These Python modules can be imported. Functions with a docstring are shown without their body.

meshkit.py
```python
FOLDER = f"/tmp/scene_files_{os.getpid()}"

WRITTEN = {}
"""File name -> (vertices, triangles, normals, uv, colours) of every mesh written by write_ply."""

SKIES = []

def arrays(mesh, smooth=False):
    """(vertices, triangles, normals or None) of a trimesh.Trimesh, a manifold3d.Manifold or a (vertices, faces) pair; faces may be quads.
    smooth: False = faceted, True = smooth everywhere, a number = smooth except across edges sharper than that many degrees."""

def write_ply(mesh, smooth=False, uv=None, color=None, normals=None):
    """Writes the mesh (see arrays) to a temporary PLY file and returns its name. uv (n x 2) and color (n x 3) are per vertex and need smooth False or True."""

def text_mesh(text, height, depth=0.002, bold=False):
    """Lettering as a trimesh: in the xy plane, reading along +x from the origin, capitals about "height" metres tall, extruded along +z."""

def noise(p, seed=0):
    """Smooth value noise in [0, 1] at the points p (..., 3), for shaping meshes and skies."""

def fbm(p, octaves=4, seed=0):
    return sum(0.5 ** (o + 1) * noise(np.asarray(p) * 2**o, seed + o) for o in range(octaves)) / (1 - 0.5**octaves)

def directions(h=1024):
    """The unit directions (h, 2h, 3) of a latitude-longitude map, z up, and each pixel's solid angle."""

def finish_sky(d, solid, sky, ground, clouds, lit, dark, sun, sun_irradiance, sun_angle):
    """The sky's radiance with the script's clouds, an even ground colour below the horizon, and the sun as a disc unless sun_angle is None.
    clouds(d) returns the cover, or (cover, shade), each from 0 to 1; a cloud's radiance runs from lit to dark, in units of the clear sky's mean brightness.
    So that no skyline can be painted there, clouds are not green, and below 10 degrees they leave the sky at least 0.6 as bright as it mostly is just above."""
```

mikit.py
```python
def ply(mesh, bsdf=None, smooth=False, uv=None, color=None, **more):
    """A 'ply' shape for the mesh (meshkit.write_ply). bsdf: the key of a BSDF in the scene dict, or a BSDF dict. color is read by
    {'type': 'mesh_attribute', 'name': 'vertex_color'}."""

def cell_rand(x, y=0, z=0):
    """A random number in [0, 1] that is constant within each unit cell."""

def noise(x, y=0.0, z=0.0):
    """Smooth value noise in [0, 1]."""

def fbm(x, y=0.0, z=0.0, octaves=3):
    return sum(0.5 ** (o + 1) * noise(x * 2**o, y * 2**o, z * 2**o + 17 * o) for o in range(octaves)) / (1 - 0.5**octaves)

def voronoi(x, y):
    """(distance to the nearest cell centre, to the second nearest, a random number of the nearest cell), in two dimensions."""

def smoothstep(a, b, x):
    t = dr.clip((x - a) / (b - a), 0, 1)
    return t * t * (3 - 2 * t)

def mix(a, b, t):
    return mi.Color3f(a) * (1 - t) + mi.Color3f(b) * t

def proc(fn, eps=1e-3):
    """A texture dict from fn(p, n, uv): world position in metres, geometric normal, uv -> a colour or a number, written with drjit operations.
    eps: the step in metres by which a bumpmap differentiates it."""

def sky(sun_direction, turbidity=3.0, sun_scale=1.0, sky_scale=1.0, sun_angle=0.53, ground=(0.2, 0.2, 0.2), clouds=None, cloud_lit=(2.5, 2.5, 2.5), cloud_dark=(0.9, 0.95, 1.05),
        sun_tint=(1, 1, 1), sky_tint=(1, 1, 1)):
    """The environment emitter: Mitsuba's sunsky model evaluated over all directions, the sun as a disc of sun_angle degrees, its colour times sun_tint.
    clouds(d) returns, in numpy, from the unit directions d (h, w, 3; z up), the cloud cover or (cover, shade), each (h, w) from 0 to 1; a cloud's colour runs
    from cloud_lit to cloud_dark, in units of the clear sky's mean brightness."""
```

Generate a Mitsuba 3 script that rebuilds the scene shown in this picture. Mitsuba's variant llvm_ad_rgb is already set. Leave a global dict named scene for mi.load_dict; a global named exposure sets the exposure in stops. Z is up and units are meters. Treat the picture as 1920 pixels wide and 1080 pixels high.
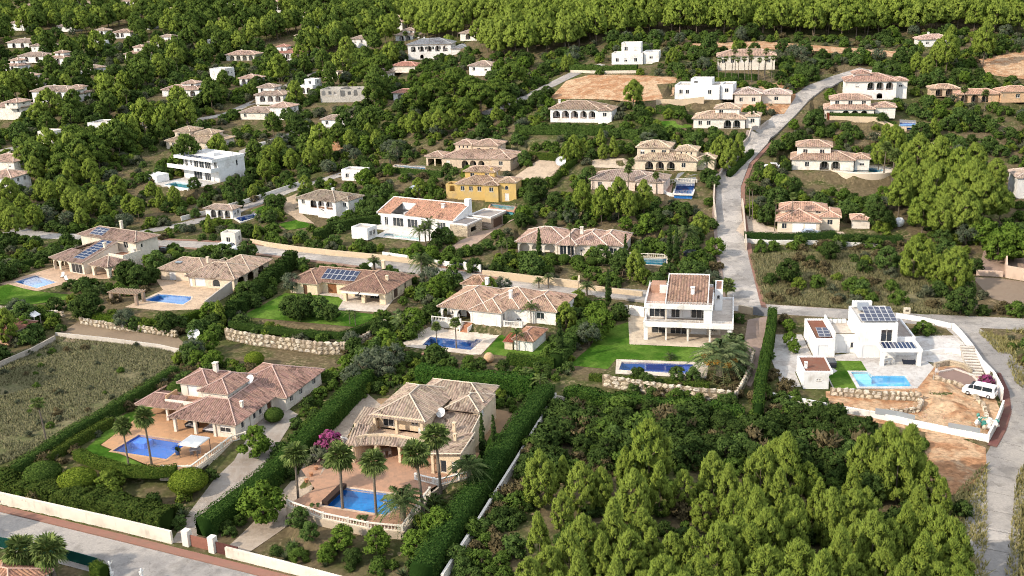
import math, random
import numpy as np, trimesh, shapely
import shapely.geometry as sg
from shapely.ops import unary_union
import mitsuba as mi, drjit as dr, mikit, meshkit
from mikit import proc, noise, fbm, cell_rand, smoothstep, mix, voronoi

T = mi.ScalarTransform4f
scene, labels = {}, {}
rng = np.random.default_rng(7)

# ---------------------------------------------------------------- camera, sky, exposure
FOC, HGT, PITCH, ROLL = 1965.0, 69.0, math.radians(17.5), math.radians(2.05)
_F = np.array([0, math.cos(PITCH), -math.sin(PITCH)])
_U0 = np.array([0, math.sin(PITCH), math.cos(PITCH)])
_R0 = np.array([1.0, 0, 0])
_R = math.cos(ROLL) * _R0 - math.sin(ROLL) * _U0
_U = math.sin(ROLL) * _R0 + math.cos(ROLL) * _U0
EYE = np.array([0, 0, HGT])
scene['camera'] = {'type': 'perspective', 'fov': 2 * math.degrees(math.atan(960 / FOC)), 'fov_axis': 'x', 'near_clip': 5.0, 'far_clip': 6000.0,
                   'to_world': T().look_at(origin=EYE.tolist(), target=(EYE + _F).tolist(), up=_U.tolist())}
SUN = (-0.76, -0.40, 0.56)
def _fill_clouds(d):  # unseen cloud cover, added to strengthen the fill light
    q = d / np.maximum(d[..., 2:], .08)
    c = meshkit.fbm(np.stack([q[..., 0] * .9, q[..., 1] * .9, np.full(d.shape[:2], 2.0)], -1), 5)
    return np.clip((c - .40) * 5, 0, 1) * .9, np.clip((c - .58) * 2.5, 0, .5)
scene['sky'] = mikit.sky(SUN, turbidity=3, sun_scale=.74, sky_scale=1.25, sun_tint=(.91, .98, 1.14), clouds=_fill_clouds, cloud_lit=(3.2, 3.2, 3.2))
exposure = 2.4

# ---------------------------------------------------------------- ground height
PADS = []                                   # (polygon, height): levelled plots
def sst(a, b, t):
    t = np.clip((t - a) / (b - a), 0, 1)
    return t * t * (3 - 2 * t)
def base_h(x, y):
    x, y = np.asarray(x, float), np.asarray(y, float)
    w = sst(-100, 62, x)
    z = np.interp(y, [0, 288, 330, 430, 530, 640, 800, 1100, 2600], [0, 0, 3, 18, 28, 40, 60, 90, 260]) * (1 - w) + np.interp(y, [0, 202, 265, 300, 340, 380, 470, 560, 700, 1100, 2600], [0, 0, 8, 16, 26, 33, 45, 62, 95, 170, 420]) * w
    z = z - 2.6 * sst(150, 122, y) * sst(0, -30, x)
    z = z - 2.5 * sst(170, 115, y) * sst(20, 60, x)
    return z
def ground(x, y):
    x, y = np.atleast_1d(np.asarray(x, float)), np.atleast_1d(np.asarray(y, float))
    z = base_h(x, y)
    for poly, h in PADS:
        x0, y0, x1, y1 = poly.bounds
        near = (x > x0 - 2) & (x < x1 + 2) & (y > y0 - 2) & (y < y1 + 2)
        if near.any():
            d = shapely.distance(poly, shapely.points(x[near], y[near]))
            w = 1 - np.clip((d - 0.02) / 1.2, 0, 1)
            z[near] = z[near] * (1 - w) + (h(x[near], y[near]) if callable(h) else h) * w
    return z
def gz(x, y): return float(ground(x, y)[0])
def ray(u, v): return _F + (u - 960) / FOC * _R + (540 - v) / FOC * _U
def at(u, v, z=None):
    """the point of the ground (or of level z) that the photograph shows at (u, v)"""
    d = ray(u, v)
    if z is not None:
        t = (z - HGT) / d[2]
        p = EYE + d * t
        return np.array([p[0], p[1], z])
    t = 90.0
    for step in (4.0, 0.5, 0.05):
        while t < 3000:
            p = EYE + d * (t + step)
            if base_h(p[0], p[1]) >= p[2]: break
            t += step
    p = EYE + d * t
    return np.array([p[0], p[1], float(base_h(p[0], p[1]))])
def pix(p):
    """where a world point shows in the photograph"""
    q = np.asarray(p, float) - EYE
    w = q @ _F
    return 960 + FOC * (q @ _R) / w, 540 - FOC * (q @ _U) / w

# ---------------------------------------------------------------- materials
def rgb(*c): return {'type': 'rgb', 'value': list(c)}
def unpack(uv):
    """the colour that MB.shape stores in the texture coordinates (red and green in u, blue in v), so that all meshes of a BSDF can be joined"""
    r = dr.floor(uv.x); b = uv.y - dr.floor(uv.y)
    return mi.Color3f(r * .001, (uv.x - r - .02) / .96, (b - .02) / .96)
def _vc(p, n, uv): return unpack(uv)
VC = proc(_vc)
def dif(c): return {'type': 'diffuse', 'reflectance': c if isinstance(c, dict) else rgb(*c)}
def two(b): return {'type': 'twosided', 'bsdf': b}
def stained(b, fn):
    def colour(p, n, uv):
        w = fn(p, n, uv); c = unpack(uv)
        return c * (1 - w) + mi.Color3f(b) * w
    return two(dif(proc(colour)))
def _plaster(p, n, uv):
    a = fbm(p.x * .35, p.y * .35, p.z * .5); b = fbm(p.x * 2.1, p.y * 2.1, p.z * .6)
    return dr.clip(.05 + .55 * smoothstep(.48, .8, a) * b + .28 * smoothstep(.55, .9, b), 0, 1)
def _tile(p, n, uv):
    a = cell_rand(dr.floor(uv.y), dr.floor(p.x * 2.3) + dr.floor(p.y * 2.3), 3); m = fbm(p.x * .45, p.y * .45, p.z * .45)
    return dr.clip(.5 * smoothstep(.55, .95, a) + .6 * smoothstep(.42, .75, m) * a, 0, .85)
def _stone(p, n, uv):
    return dr.clip(smoothstep(.35, .8, fbm(p.x * 1.7, p.y * 1.7, p.z * 1.7)) * .7, 0, 1)
def _rubble(p, n, uv):
    h = p.x * .7 + p.y * .7; d1, d2, k = voronoi(h * 2.2, p.z * 3.6)
    return dr.clip(.75 * smoothstep(.16, .03, d2 - d1) + .5 * k, 0, .95)
def _leafmix(p, n, uv):
    return dr.clip(smoothstep(.3, .7, noise(p.x * .13 + 3, p.y * .13, 1.5)) * .75 + .3 * (noise(p.x * 1.3, p.y * 1.3, p.z * 1.3) - .4), 0, 1)
def _earth(p, n, uv):
    a = fbm(p.x * .05, p.y * .05, 1.0); b = fbm(p.x * .35, p.y * .35, 2.0); c = fbm(p.x * 2.3, p.y * 2.3, 3.0)
    g = smoothstep(.42, .62, a * .5 + b * .5)
    col = mix((.125, .10, .06), (.07, .08, .03), g)
    col = mix(col, (.2, .155, .1), smoothstep(.58, .8, b * .4 + c * .6))
    return col * (.55 + .9 * c)
def _dry(p, n, uv):
    a = fbm(p.x * .09, p.y * .09, 7.0); b = fbm(p.x * .6, p.y * .6, 2.0); c = fbm(p.x * 3.1, p.y * 3.1, 3.0)
    col = mix((.165, .15, .088), (.10, .11, .052), smoothstep(.35, .65, a * .6 + b * .4))
    return col * (.5 + 1.0 * c)
def _orange(p, n, uv):
    x, y = p.x * .8 + p.y * .6, p.y * .8 - p.x * .6
    w = fbm(x * .31, y * .31, 9.0); a = fbm(x * .12 + w, y * .12, 7.0); b = fbm(x * .7 + 2 * w, y * .7 - w, 2.0); c = fbm(y * 2.9 + x * 1.1, x * 2.9 + 3 * w, 3.0)
    col = mix((.33, .18, .10), (.45, .32, .21), smoothstep(.35, .65, a * .45 + b * .55))
    return col * (.55 + .9 * c)
def _road(p, n, uv):
    a = fbm(p.x * .12, p.y * .12, 4.0); b = fbm(p.x * .9, p.y * .9, 2.0); c = fbm(p.x * 5, p.y * 5, 3.0)
    col = mix((.29, .275, .265), (.39, .365, .34), smoothstep(.35, .65, a * .6 + b * .4))
    d1, d2, k = voronoi(p.x * .16 + .6 * b, p.y * .16 + .6 * a)
    col = col * (1 - .22 * smoothstep(.035, .0, d2 - d1)) * (.9 + .2 * smoothstep(.75, .8, k))
    return col * (.84 + .32 * c) * (1 - .22 * smoothstep(.6, .78, fbm(p.x * .5 + 9, p.y * .5, 5.0)))
def _lawn(p, n, uv):
    a = fbm(p.x * .25, p.y * .25, 4.0); c = fbm(p.x * 3, p.y * 3, 3.0)
    return mix((.04, .10, .012), (.10, .17, .03), smoothstep(.3, .7, a)) * (.6 + .8 * c)
def _paving(p, n, uv):
    a = fbm(p.x * .3, p.y * .3, 4.0); c = fbm(p.x * 4, p.y * 4, 3.0); k = cell_rand(p.x * 1.7, p.y * 1.7, 1)
    return dr.clip(.25 * smoothstep(.4, .75, a) + .3 * (k - .3) + .35 * (c - .4), 0, .7)
def _mosaic(p, n, uv):
    k = cell_rand(p.x * 2.5, p.y * 2.5, 1)
    return dr.clip(.2 * k + .35 * (fbm(p.x * .5, p.y * .5, 0.0) - .3), 0, 1)
def _bark(p, n, uv):
    return mix((.10, .075, .055), (.22, .18, .14), fbm(p.x * 3, p.y * 3, p.z * 1.2))
def _palmbark(p, n, uv):
    r = p.z * 4.5
    return mix((.09, .075, .06), (.23, .195, .16), .55 * fbm(p.x * 5, p.y * 5, p.z * 3) + .45 * (r - dr.floor(r)))
scene['plaster'] = stained((.36, .31, .25), _plaster)
scene['tile'] = stained((.075, .05, .042), _tile)
scene['stonework'] = stained((.22, .18, .13), _stone)
scene['rubble_masonry'] = stained((.17, .14, .11), _rubble)
scene['paving'] = stained((.2, .15, .115), _paving)
scene['pine_leaf'] = stained((.165, .215, .04), _leafmix)
scene['leaf'] = two(dif(VC))
scene['paint'] = two(dif(VC))
scene['gloss'] = two({'type': 'principled', 'base_color': VC, 'roughness': .25, 'specular': .5})
scene['bark'] = two(dif(proc(_bark)))
scene['palm_bark'] = two(dif(proc(_palmbark)))
scene['earth'] = two(dif(proc(_earth)))
scene['dry_ground'] = two(dif(proc(_dry)))
scene['orange_soil'] = two(dif(proc(_orange)))
scene['roadway'] = two(dif(proc(_road)))
scene['turf'] = two(dif(proc(_lawn)))
scene['glass'] = two({'type': 'principled', 'base_color': rgb(.025, .032, .04), 'roughness': .06, 'specular': .7})
scene['cells'] = two({'type': 'principled', 'base_color': rgb(.012, .02, .055), 'roughness': .12, 'specular': .6})
scene['clear_glass'] = {'type': 'thindielectric', 'int_ior': 1.5}
scene['pool_water'] = {'type': 'thindielectric', 'int_ior': 1.33}
scene['mosaic'] = stained((.02, .06, .22), _mosaic)

# ---------------------------------------------------------------- names and entries
_count = {}
def numbered(key):
    n = _count.get(key, -1) + 1
    _count[key] = n
    return key if n == 0 else f'{key}_{n:03d}'
def tag(key, label=None, cat=None, group=None, kind=None):
    d = {k: v for k, v in (('label', label), ('category', cat), ('group', group), ('kind', kind)) if v}
    if d: labels[key] = {**labels.get(key, {}), **d}
    return key
def thing(name, label, cat, group=None):
    return tag(numbered(name), label, cat, group)
def structure(name, mesh, bsdf, label=None, **k):
    key = numbered(name)
    scene[key] = mesh.shape(bsdf, **k)
    return tag(key, label, None, None, 'structure')
def part(parent, name, mesh, bsdf, label=None, kind=None, **k):
    key = numbered(parent + '__' + name)
    scene[key] = mesh if isinstance(mesh, dict) else mesh.shape(bsdf, **k)
    tag(key, label, None, None, kind)
    return key

class MB:
    """collects vertices, triangles, colours, uv and normals of one mesh"""
    def __init__(s): s.v, s.f, s.c, s.u, s.n, s.k = [], [], [], [], [], 0
    def add(s, v, f, c=(.5, .5, .5), uv=0, n=None):
        v = np.asarray(v, float).reshape(-1, 3); f = np.asarray(f, int)
        if f.shape[1] == 4: f = np.vstack([f[:, [0, 1, 2]], f[:, [0, 2, 3]]])
        s.v.append(v); s.f.append(f + s.k); s.k += len(v)
        s.c.append(np.broadcast_to(np.asarray(c, float), v.shape)); s.u.append(np.full(len(v), float(uv or 0)))
        s.n.append(np.zeros_like(v) if n is None else n)
        return s
    def box(s, x0, y0, z0, x1, y1, z1, c=(.5, .5, .5), bottom=True):
        v = [[x, y, z] for z in (z0, z1) for x, y in ((x0, y0), (x1, y0), (x1, y1), (x0, y1))]
        f = [[0, 1, 5, 4], [1, 2, 6, 5], [2, 3, 7, 6], [3, 0, 4, 7], [4, 5, 6, 7]] + ([[3, 2, 1, 0]] if bottom else [])
        return s.add(v, f, c)
    def tube(s, pts, rad, sides=6, c=(.5, .5, .5), cap=True):
        p = np.asarray(pts, float); r = np.broadcast_to(rad, (len(p),))
        t = np.gradient(p, axis=0); t /= np.linalg.norm(t, axis=1, keepdims=True) + 1e-12
        a = np.cross(t, np.where(np.abs(t[:, 2:]) < .9, [0, 0, 1.0], [1.0, 0, 0])); a /= np.linalg.norm(a, axis=1, keepdims=True)
        b = np.cross(t, a); g = np.arange(sides) * 2 * np.pi / sides
        v = p[:, None] + r[:, None, None] * (np.cos(g)[None, :, None] * a[:, None] + np.sin(g)[None, :, None] * b[:, None])
        i, j = np.meshgrid(np.arange(len(p) - 1), np.arange(sides), indexing='ij')
        q = np.stack([i * sides + j, i * sides + (j + 1) % sides, (i + 1) * sides + (j + 1) % sides, (i + 1) * sides + j], -1).reshape(-1, 4)
        s.add(v.reshape(-1, 3), q, c)
        if cap:
            k = s.k; e = v[-1]
            s.add(np.vstack([e, e.mean(0)]), [[m, (m + 1) % sides, sides] for m in range(sides)], c)
        return s
    def poly(s, pts, c=(.5, .5, .5)):
        n = len(pts)
        return s.add(pts, [[0, i, i + 1] for i in range(1, n - 1)], c)
    def mesh(s, m, c=(.5, .5, .5), M=None):
        v = np.array(m.vertices, float)
        if M is not None: v = v @ M[:3, :3].T + M[:3, 3]
        return s.add(v, m.faces, c)
    def joined(s): return np.vstack(s.v), np.vstack(s.f), np.vstack(s.c), np.concatenate(s.u), np.vstack(s.n)
    def turned(s, M):
        s.v = [v @ M[:3, :3].T + M[:3, 3] for v in s.v]
        return s
    def shape(s, bsdf, smooth=False, normals=False, **k):
        v, f, c, u, n = s.joined()
        c = np.clip(c, 0, .95); u = np.c_[np.floor(c[:, 0] * 1000 + .5) + .02 + .96 * c[:, 1], u + .02 + .96 * c[:, 2]]
        if normals:
            path = meshkit.write_ply((v, f), False, u, None, normals=n / (np.linalg.norm(n, axis=1, keepdims=True) + 1e-12))
            return {'type': 'ply', 'filename': path, 'face_normals': False, 'bsdf': {'type': 'ref', 'id': bsdf}, **k}
        return mikit.ply((v, f), bsdf, smooth=smooth, uv=u, **k)

def jit(c, a, r=rng):
    return np.clip(np.asarray(c, float) * (1 + a * (r.random() * 2 - 1)) * (1 + .3 * a * (r.random(3) * 2 - 1)), .004, .9)
def tri2d(poly):
    v, f = trimesh.creation.triangulate_polygon(poly, engine='earcut')
    return np.asarray(v), np.asarray(f)
def polys(g): return [q for q in getattr(g, 'geoms', [g]) if isinstance(q, sg.Polygon) and q.area > 1e-4]
def slab(mb, poly, z0, z1, c, M=None):
    for q in polys(poly):
        m = trimesh.creation.extrude_polygon(q, z1 - z0, engine='earcut')
        v = np.array(m.vertices) + [0, 0, z0]
        if M is not None: v = v @ M[:3, :3].T + M[:3, 3]
        mb.add(v, m.faces, c)
    return mb

# ---------------------------------------------------------------- houses
TERRA, BROWN, PALE, ORANGE = (.38, .25, .185), (.215, .13, .105), (.44, .32, .235), (.47, .235, .14)
WHITE, CREAM, BEIGE, YELLOW, ROSE, GREY = (.80, .79, .77), (.72, .63, .49), (.6, .49, .375), (.62, .42, .13), (.64, .52, .43), (.42, .41, .4)
HOUSES = []
class House:
    def __init__(s, name, label, o, ang, z=None, cat='villa', group=None, tile=TERRA, wall=WHITE, ridge=None, pitch=.42, row=.42, pad=None):
        a = at(*o, z) if len(o) == 2 else np.array(o, float)
        c, q = math.cos(math.radians(ang)), math.sin(math.radians(ang))
        s.M = np.eye(4); s.M[:2, 0] = (c, q); s.M[:2, 1] = (-q, c); s.M[:3, 3] = a; s.z = a[2]
        s.key = thing(name, label, cat, group); s.tile, s.wall, s.pitch, s.row = tile, wall, pitch, row
        s.ridge = ridge or tuple(np.clip(np.array(tile) * 1.25 + .12, 0, .7)); s.rnd = np.random.default_rng(int(abs(a[0]) * 10 + abs(a[1]) * 100))
        s.foot = []; s.brief = label; HOUSES.append(s)
        if pad: PADS.append((s.lot(*pad), s.z))
    def lot(s, x0, y0, x1, y1): return s.shape2([(x0, y0), (x1, y0), (x1, y1), (x0, y1)])
    def shape2(s, pts): return sg.Polygon([(s.M @ [x, y, 0, 1])[:2] for x, y in pts])
    def pt(s, x, y): return (s.M @ [x, y, 0, 1])[:2]
    def loc(s, u, v, dz=0):
        p = at(u, v, s.z + dz) - s.M[:3, 3]
        return p @ s.M[:3, 0], p @ s.M[:3, 1]
    def part(s, name, mb, bsdf, label=None, kind=None, under=None, **k):
        mb.turned(s.M)
        return part(under or s.key, name, mb, bsdf, label, kind, **k)
    def walls(s, x0, y0, x1, y1, z0, z1, col=None, ops=(), t=.25, name='wall', top=None, sides='fbrl', bsdf='plaster'):
        """four wall panels with openings; ops: (side, position, sill, width, height, kind)"""
        col = col or s.wall; mb = MB(); s.foot.append((x0, y0, x1, y1))
        S = {'f': ((x0, y0), (1, 0), x1 - x0), 'b': ((x1, y1), (-1, 0), x1 - x0), 'r': ((x1, y0 + t), (0, 1), y1 - y0 - 2 * t), 'l': ((x0, y1 - t), (0, -1), y1 - y0 - 2 * t)}
        later = []
        for side, (o, d, L) in S.items():
            if L <= 0 or side not in sides: continue
            M = np.eye(4); M[:3, 0] = (*d, 0); M[:3, 1] = (0, 0, 1); M[:3, 2] = np.cross(M[:3, 0], M[:3, 1]); M[:3, 3] = (*o, z0)
            face = sg.box(0, 0, L, z1 - z0)
            for (sd, pos, sill, w, h, kind) in ops:
                if sd != side: continue
                c = {'f': pos - x0, 'b': x1 - pos, 'r': pos - y0 - t, 'l': y1 - t - pos}[side]
                sill -= z0 if kind[0] != '+' else 0
                kind = kind.lstrip('+')
                hole = sg.box(c - w / 2, sill, c + w / 2, sill + h)
                if kind.startswith('arch'):
                    k = min(w / 2, h * .45); a = np.linspace(0, np.pi, 11)
                    hole = sg.Polygon([(c - w / 2, sill), (c + w / 2, sill)] + [(c + w / 2 * math.cos(q), sill + h - k + k * math.sin(q)) for q in a])
                hole = hole.intersection(sg.box(.02, .0, L - .02, z1 - z0 - .02))
                if hole.is_empty: continue
                face = face.difference(hole); later.append((M, hole, kind))
            slab(mb, face, -t, 0, col, M)
        if top is not None:
            mb.box(x0 + t + .002, y0 + t + .002, z1 - .22, x1 - t - .002, y1 - t - .002, z1 - .12, top)
        s.part(name, mb, bsdf)
        for M, hole, kind in later:
            bx = hole.bounds
            if kind in ('win', 'archwin', 'slide'):
                fr = hole.difference(hole.buffer(-.07, join_style=2))
                if kind != 'archwin' and bx[2] - bx[0] > 1.0:
                    n = 2 if bx[2] - bx[0] < 2.6 else 3
                    for i in range(1, n):
                        xm = bx[0] + (bx[2] - bx[0]) * i / n
                        fr = fr.union(sg.box(xm - .045, bx[1], xm + .045, bx[3]))
                k = s.part('window', slab(MB(), fr, -.16, -.09, (.6, .58, .55), M), 'paint')
                s.part('pane', slab(MB(), hole, -.2, -.165, (.1, .1, .1), M), 'glass', under=k)
                if kind == 'win' and s.rnd.random() < .4:
                    f_ = .35 + .65 * s.rnd.random(); s.part('blind', slab(MB(), sg.box(bx[0] + .06, bx[3] - .06 - (bx[3] - bx[1] - .12) * f_, bx[2] - .06, bx[3] - .06), -.155, -.1, (.68, .67, .65), M), 'paint', under=k)
                if kind == 'win' and s.rnd.random() < .8:
                    s.part('sill', slab(MB(), sg.box(bx[0] - .1, bx[1] - .09, bx[2] + .1, bx[1] - .004), .003, .09, (.6, .55, .48), M), 'plaster', under=k)
            elif kind in ('shut', 'garage', 'door', 'wood', 'brown'):
                c = {'shut': (.72, .72, .73), 'garage': (.75, .74, .72), 'door': (.13, .07, .045), 'wood': (.22, .1, .05), 'brown': (.12, .08, .06)}[kind]
                k = s.part({'shut': 'shutter', 'garage': 'garage_door', 'brown': 'shutter'}.get(kind, 'door'), slab(MB(), hole.buffer(-.02, join_style=2), -.19, -.14, c, M), 'paint')
                if bx[3] - bx[1] > 1.2 and s.z > -99 and kind != 'shut':
                    m2 = MB()
                    for q in np.arange(bx[1] + .35, bx[3] - .1, .42): slab(m2, sg.box(bx[0] + .05, q, bx[2] - .05, q + .05), -.14, -.125, np.array(c) * .8, M)
                    if m2.k: s.part('rail', m2, 'paint', under=k, kind=None)
        return s
    def planes(s, planes, name='roof', col=None, under=None, rows=True, ridges=(), thick=.14):
        """sloping roof planes (local corner lists, counter-clockwise from above), each with its rows of cover tiles"""
        col = np.array(col or s.tile); mb, rw = MB(), MB()
        for P in planes:
            P = np.asarray(P, float); n = np.cross(P[1] - P[0], P[2] - P[0])
            if np.linalg.norm(n) < 1e-6 and len(P) > 3: n = np.cross(P[2] - P[0], P[3] - P[0])
            n /= np.linalg.norm(n)
            if n[2] < 0: n = -n; P = P[::-1]
            a = np.array([-n[1], n[0], 0]); a = a / np.linalg.norm(a) if np.linalg.norm(a) > 1e-6 else np.array([1.0, 0, 0])
            d = np.cross(a, n)
            if d[2] > 0: d = -d
            q = np.c_[P @ a, P @ d]; o = P[0] - a * q[0, 0] - d * q[0, 1]
            lo = P - [0, 0, thick]; m = len(P)
            mb.add(P, [[0, i, i + 1] for i in range(1, m - 1)], col * .78)
            mb.add(lo, [[0, i + 1, i] for i in range(1, m - 1)], (.6, .52, .42))
            for i in range(m):
                j = (i + 1) % m; mb.add([lo[i], lo[j], P[j], P[i]], [[0, 1, 2, 3]], (.5, .4, .32))
            if not rows: continue
            G = sg.Polygon(q)
            if not G.is_valid: G = G.buffer(0)
            h = s.row * .19; w = s.row * .33
            for x in np.arange(math.ceil((q[:, 0].min() + .08) / s.row), (q[:, 0].max() - .08) / s.row) * s.row:
                cut = G.intersection(sg.LineString([(x, -1e3), (x, 1e3)]))
                for seg in getattr(cut, 'geoms', [cut]):
                    if seg.is_empty or seg.length < .25: continue
                    y = sorted(p[1] for p in seg.coords); y0, y1 = y[0] + .03, y[-1] + .05
                    nseg = max(1, int(round((y1 - y0) / 1.6)))
                    ys = np.linspace(y0, y1, nseg + 1)
                    for ya, yb in zip(ys[:-1], ys[1:]):
                        c = jit(col, .15, s.rnd); pr = [(-w, 0), (-w * .5, h), (w * .5, h), (w, 0)]
                        V = [o + a * (x + i) + d * yy + n * (k + .004) for yy in (ya, yb) for i, k in pr]
                        rw.add(V, [[0, 4, 5, 1], [1, 5, 6, 2], [2, 6, 7, 3]] + ([[4, 7, 6, 5]] if yb == ys[-1] else []), c, s.rnd.integers(200))
        k = s.part(name, mb, 'tile', under=under)
        if rows and rw.k: s.part('tile_row', rw, 'tile', under=k, kind='stuff')
        if ridges:
            rd = MB()
            for A, B in ridges:
                A, B = np.asarray(A, float) + [0, 0, .09], np.asarray(B, float) + [0, 0, .09]
                rd.tube([A, B], max(.1, s.row * .25), 5, s.ridge)
            s.part('ridge', rd, 'plaster', under=k)
        return k
    def hip(s, x0, y0, x1, y1, z, over=.5, ends='hhhh', pitch=None, name='roof', col=None, axis=None, cut=None):
        """hipped roof; ends: l, r, f, b each h (hip) or g (gable)"""
        t = pitch or s.pitch; x0, y0, x1, y1 = x0 - over, y0 - over, x1 + over, y1 + over; z -= over * t
        W, D = x1 - x0, y1 - y0
        if (axis or ('x' if W >= D else 'y')) == 'x':
            zr = z + t * D / 2; ym = (y0 + y1) / 2
            a = x0 + (min(D, W) / 2 if ends[0] == 'h' else 0); b = x1 - (min(D, W) / 2 if ends[1] == 'h' else 0)
            A, B = (a, ym, zr), (max(a, b), ym, zr); c = [(x0, y0, z), (x1, y0, z), (x1, y1, z), (x0, y1, z)]
            P = [[c[0], c[1], B, A] if b - a > .01 else [c[0], c[1], A], [c[2], c[3], A, B] if b - a > .01 else [c[2], c[3], A]]
            R = [(A, B)] if b - a > .01 else []
            if ends[0] == 'h': P.append([c[3], c[0], A]); R += [(c[0], A), (c[3], A)]
            else: s.gable((x0 + over, y0, y1, z, zr), 'x', -1, over)
            if ends[1] == 'h': P.append([c[1], c[2], B]); R += [(c[1], B), (c[2], B)]
            else: s.gable((x1 - over, y0, y1, z, zr), 'x', 1, over)
        else:
            zr = z + t * W / 2; xm = (x0 + x1) / 2
            a = y0 + (min(D, W) / 2 if ends[2] == 'h' else 0); b = y1 - (min(D, W) / 2 if ends[3] == 'h' else 0)
            A, B = (xm, a, zr), (xm, max(a, b), zr); c = [(x0, y0, z), (x1, y0, z), (x1, y1, z), (x0, y1, z)]
            P = [[c[3], c[0], A, B] if b - a > .01 else [c[3], c[0], A], [c[1], c[2], B, A] if b - a > .01 else [c[1], c[2], A]]
            R = [(A, B)] if b - a > .01 else []
            if ends[2] == 'h': P.append([c[0], c[1], A]); R += [(c[0], A), (c[1], A)]
            else: s.gable((y0 + over, x0, x1, z, zr), 'y', -1, over)
            if ends[3] == 'h': P.append([c[2], c[3], B]); R += [(c[2], B), (c[3], B)]
            else: s.gable((y1 - over, x0, x1, z, zr), 'y', 1, over)
        return s.planes(P, name, col, ridges=R)
    def gable(s, g, axis, sign, over):
        p, a0, a1, z0, zr = g; mb = MB(); m = (a0 + a1) / 2; k = (zr - z0) / (m - a0)
        tri = [(a0 + over, z0 + over * k - .16), (a1 - over, z0 + over * k - .16), (m, zr - .16)]
        for q in (0, 1):
            pp = p - sign * (.001 + .24 * q)
            mb.add([(pp, y, z) if axis == 'x' else (y, pp, z) for y, z in tri], [[0, 1, 2]], s.wall)
        s.part('gable', mb, 'plaster')
    def shed(s, x0, y0, x1, y1, zf, zb, name='roof', col=None, way='y', ridges=False):
        P = [(x0, y0, zf), (x1, y0, zf), (x1, y1, zb), (x0, y1, zb)] if way == 'y' else [(x0, y0, zf), (x1, y0, zb), (x1, y1, zb), (x0, y1, zf)]
        R = ([((x0, y1, zb), (x1, y1, zb))] if way == 'y' else [((x1, y0, zb), (x1, y1, zb))]) if ridges else ()
        return s.planes([P], name, col, ridges=R)
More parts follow.
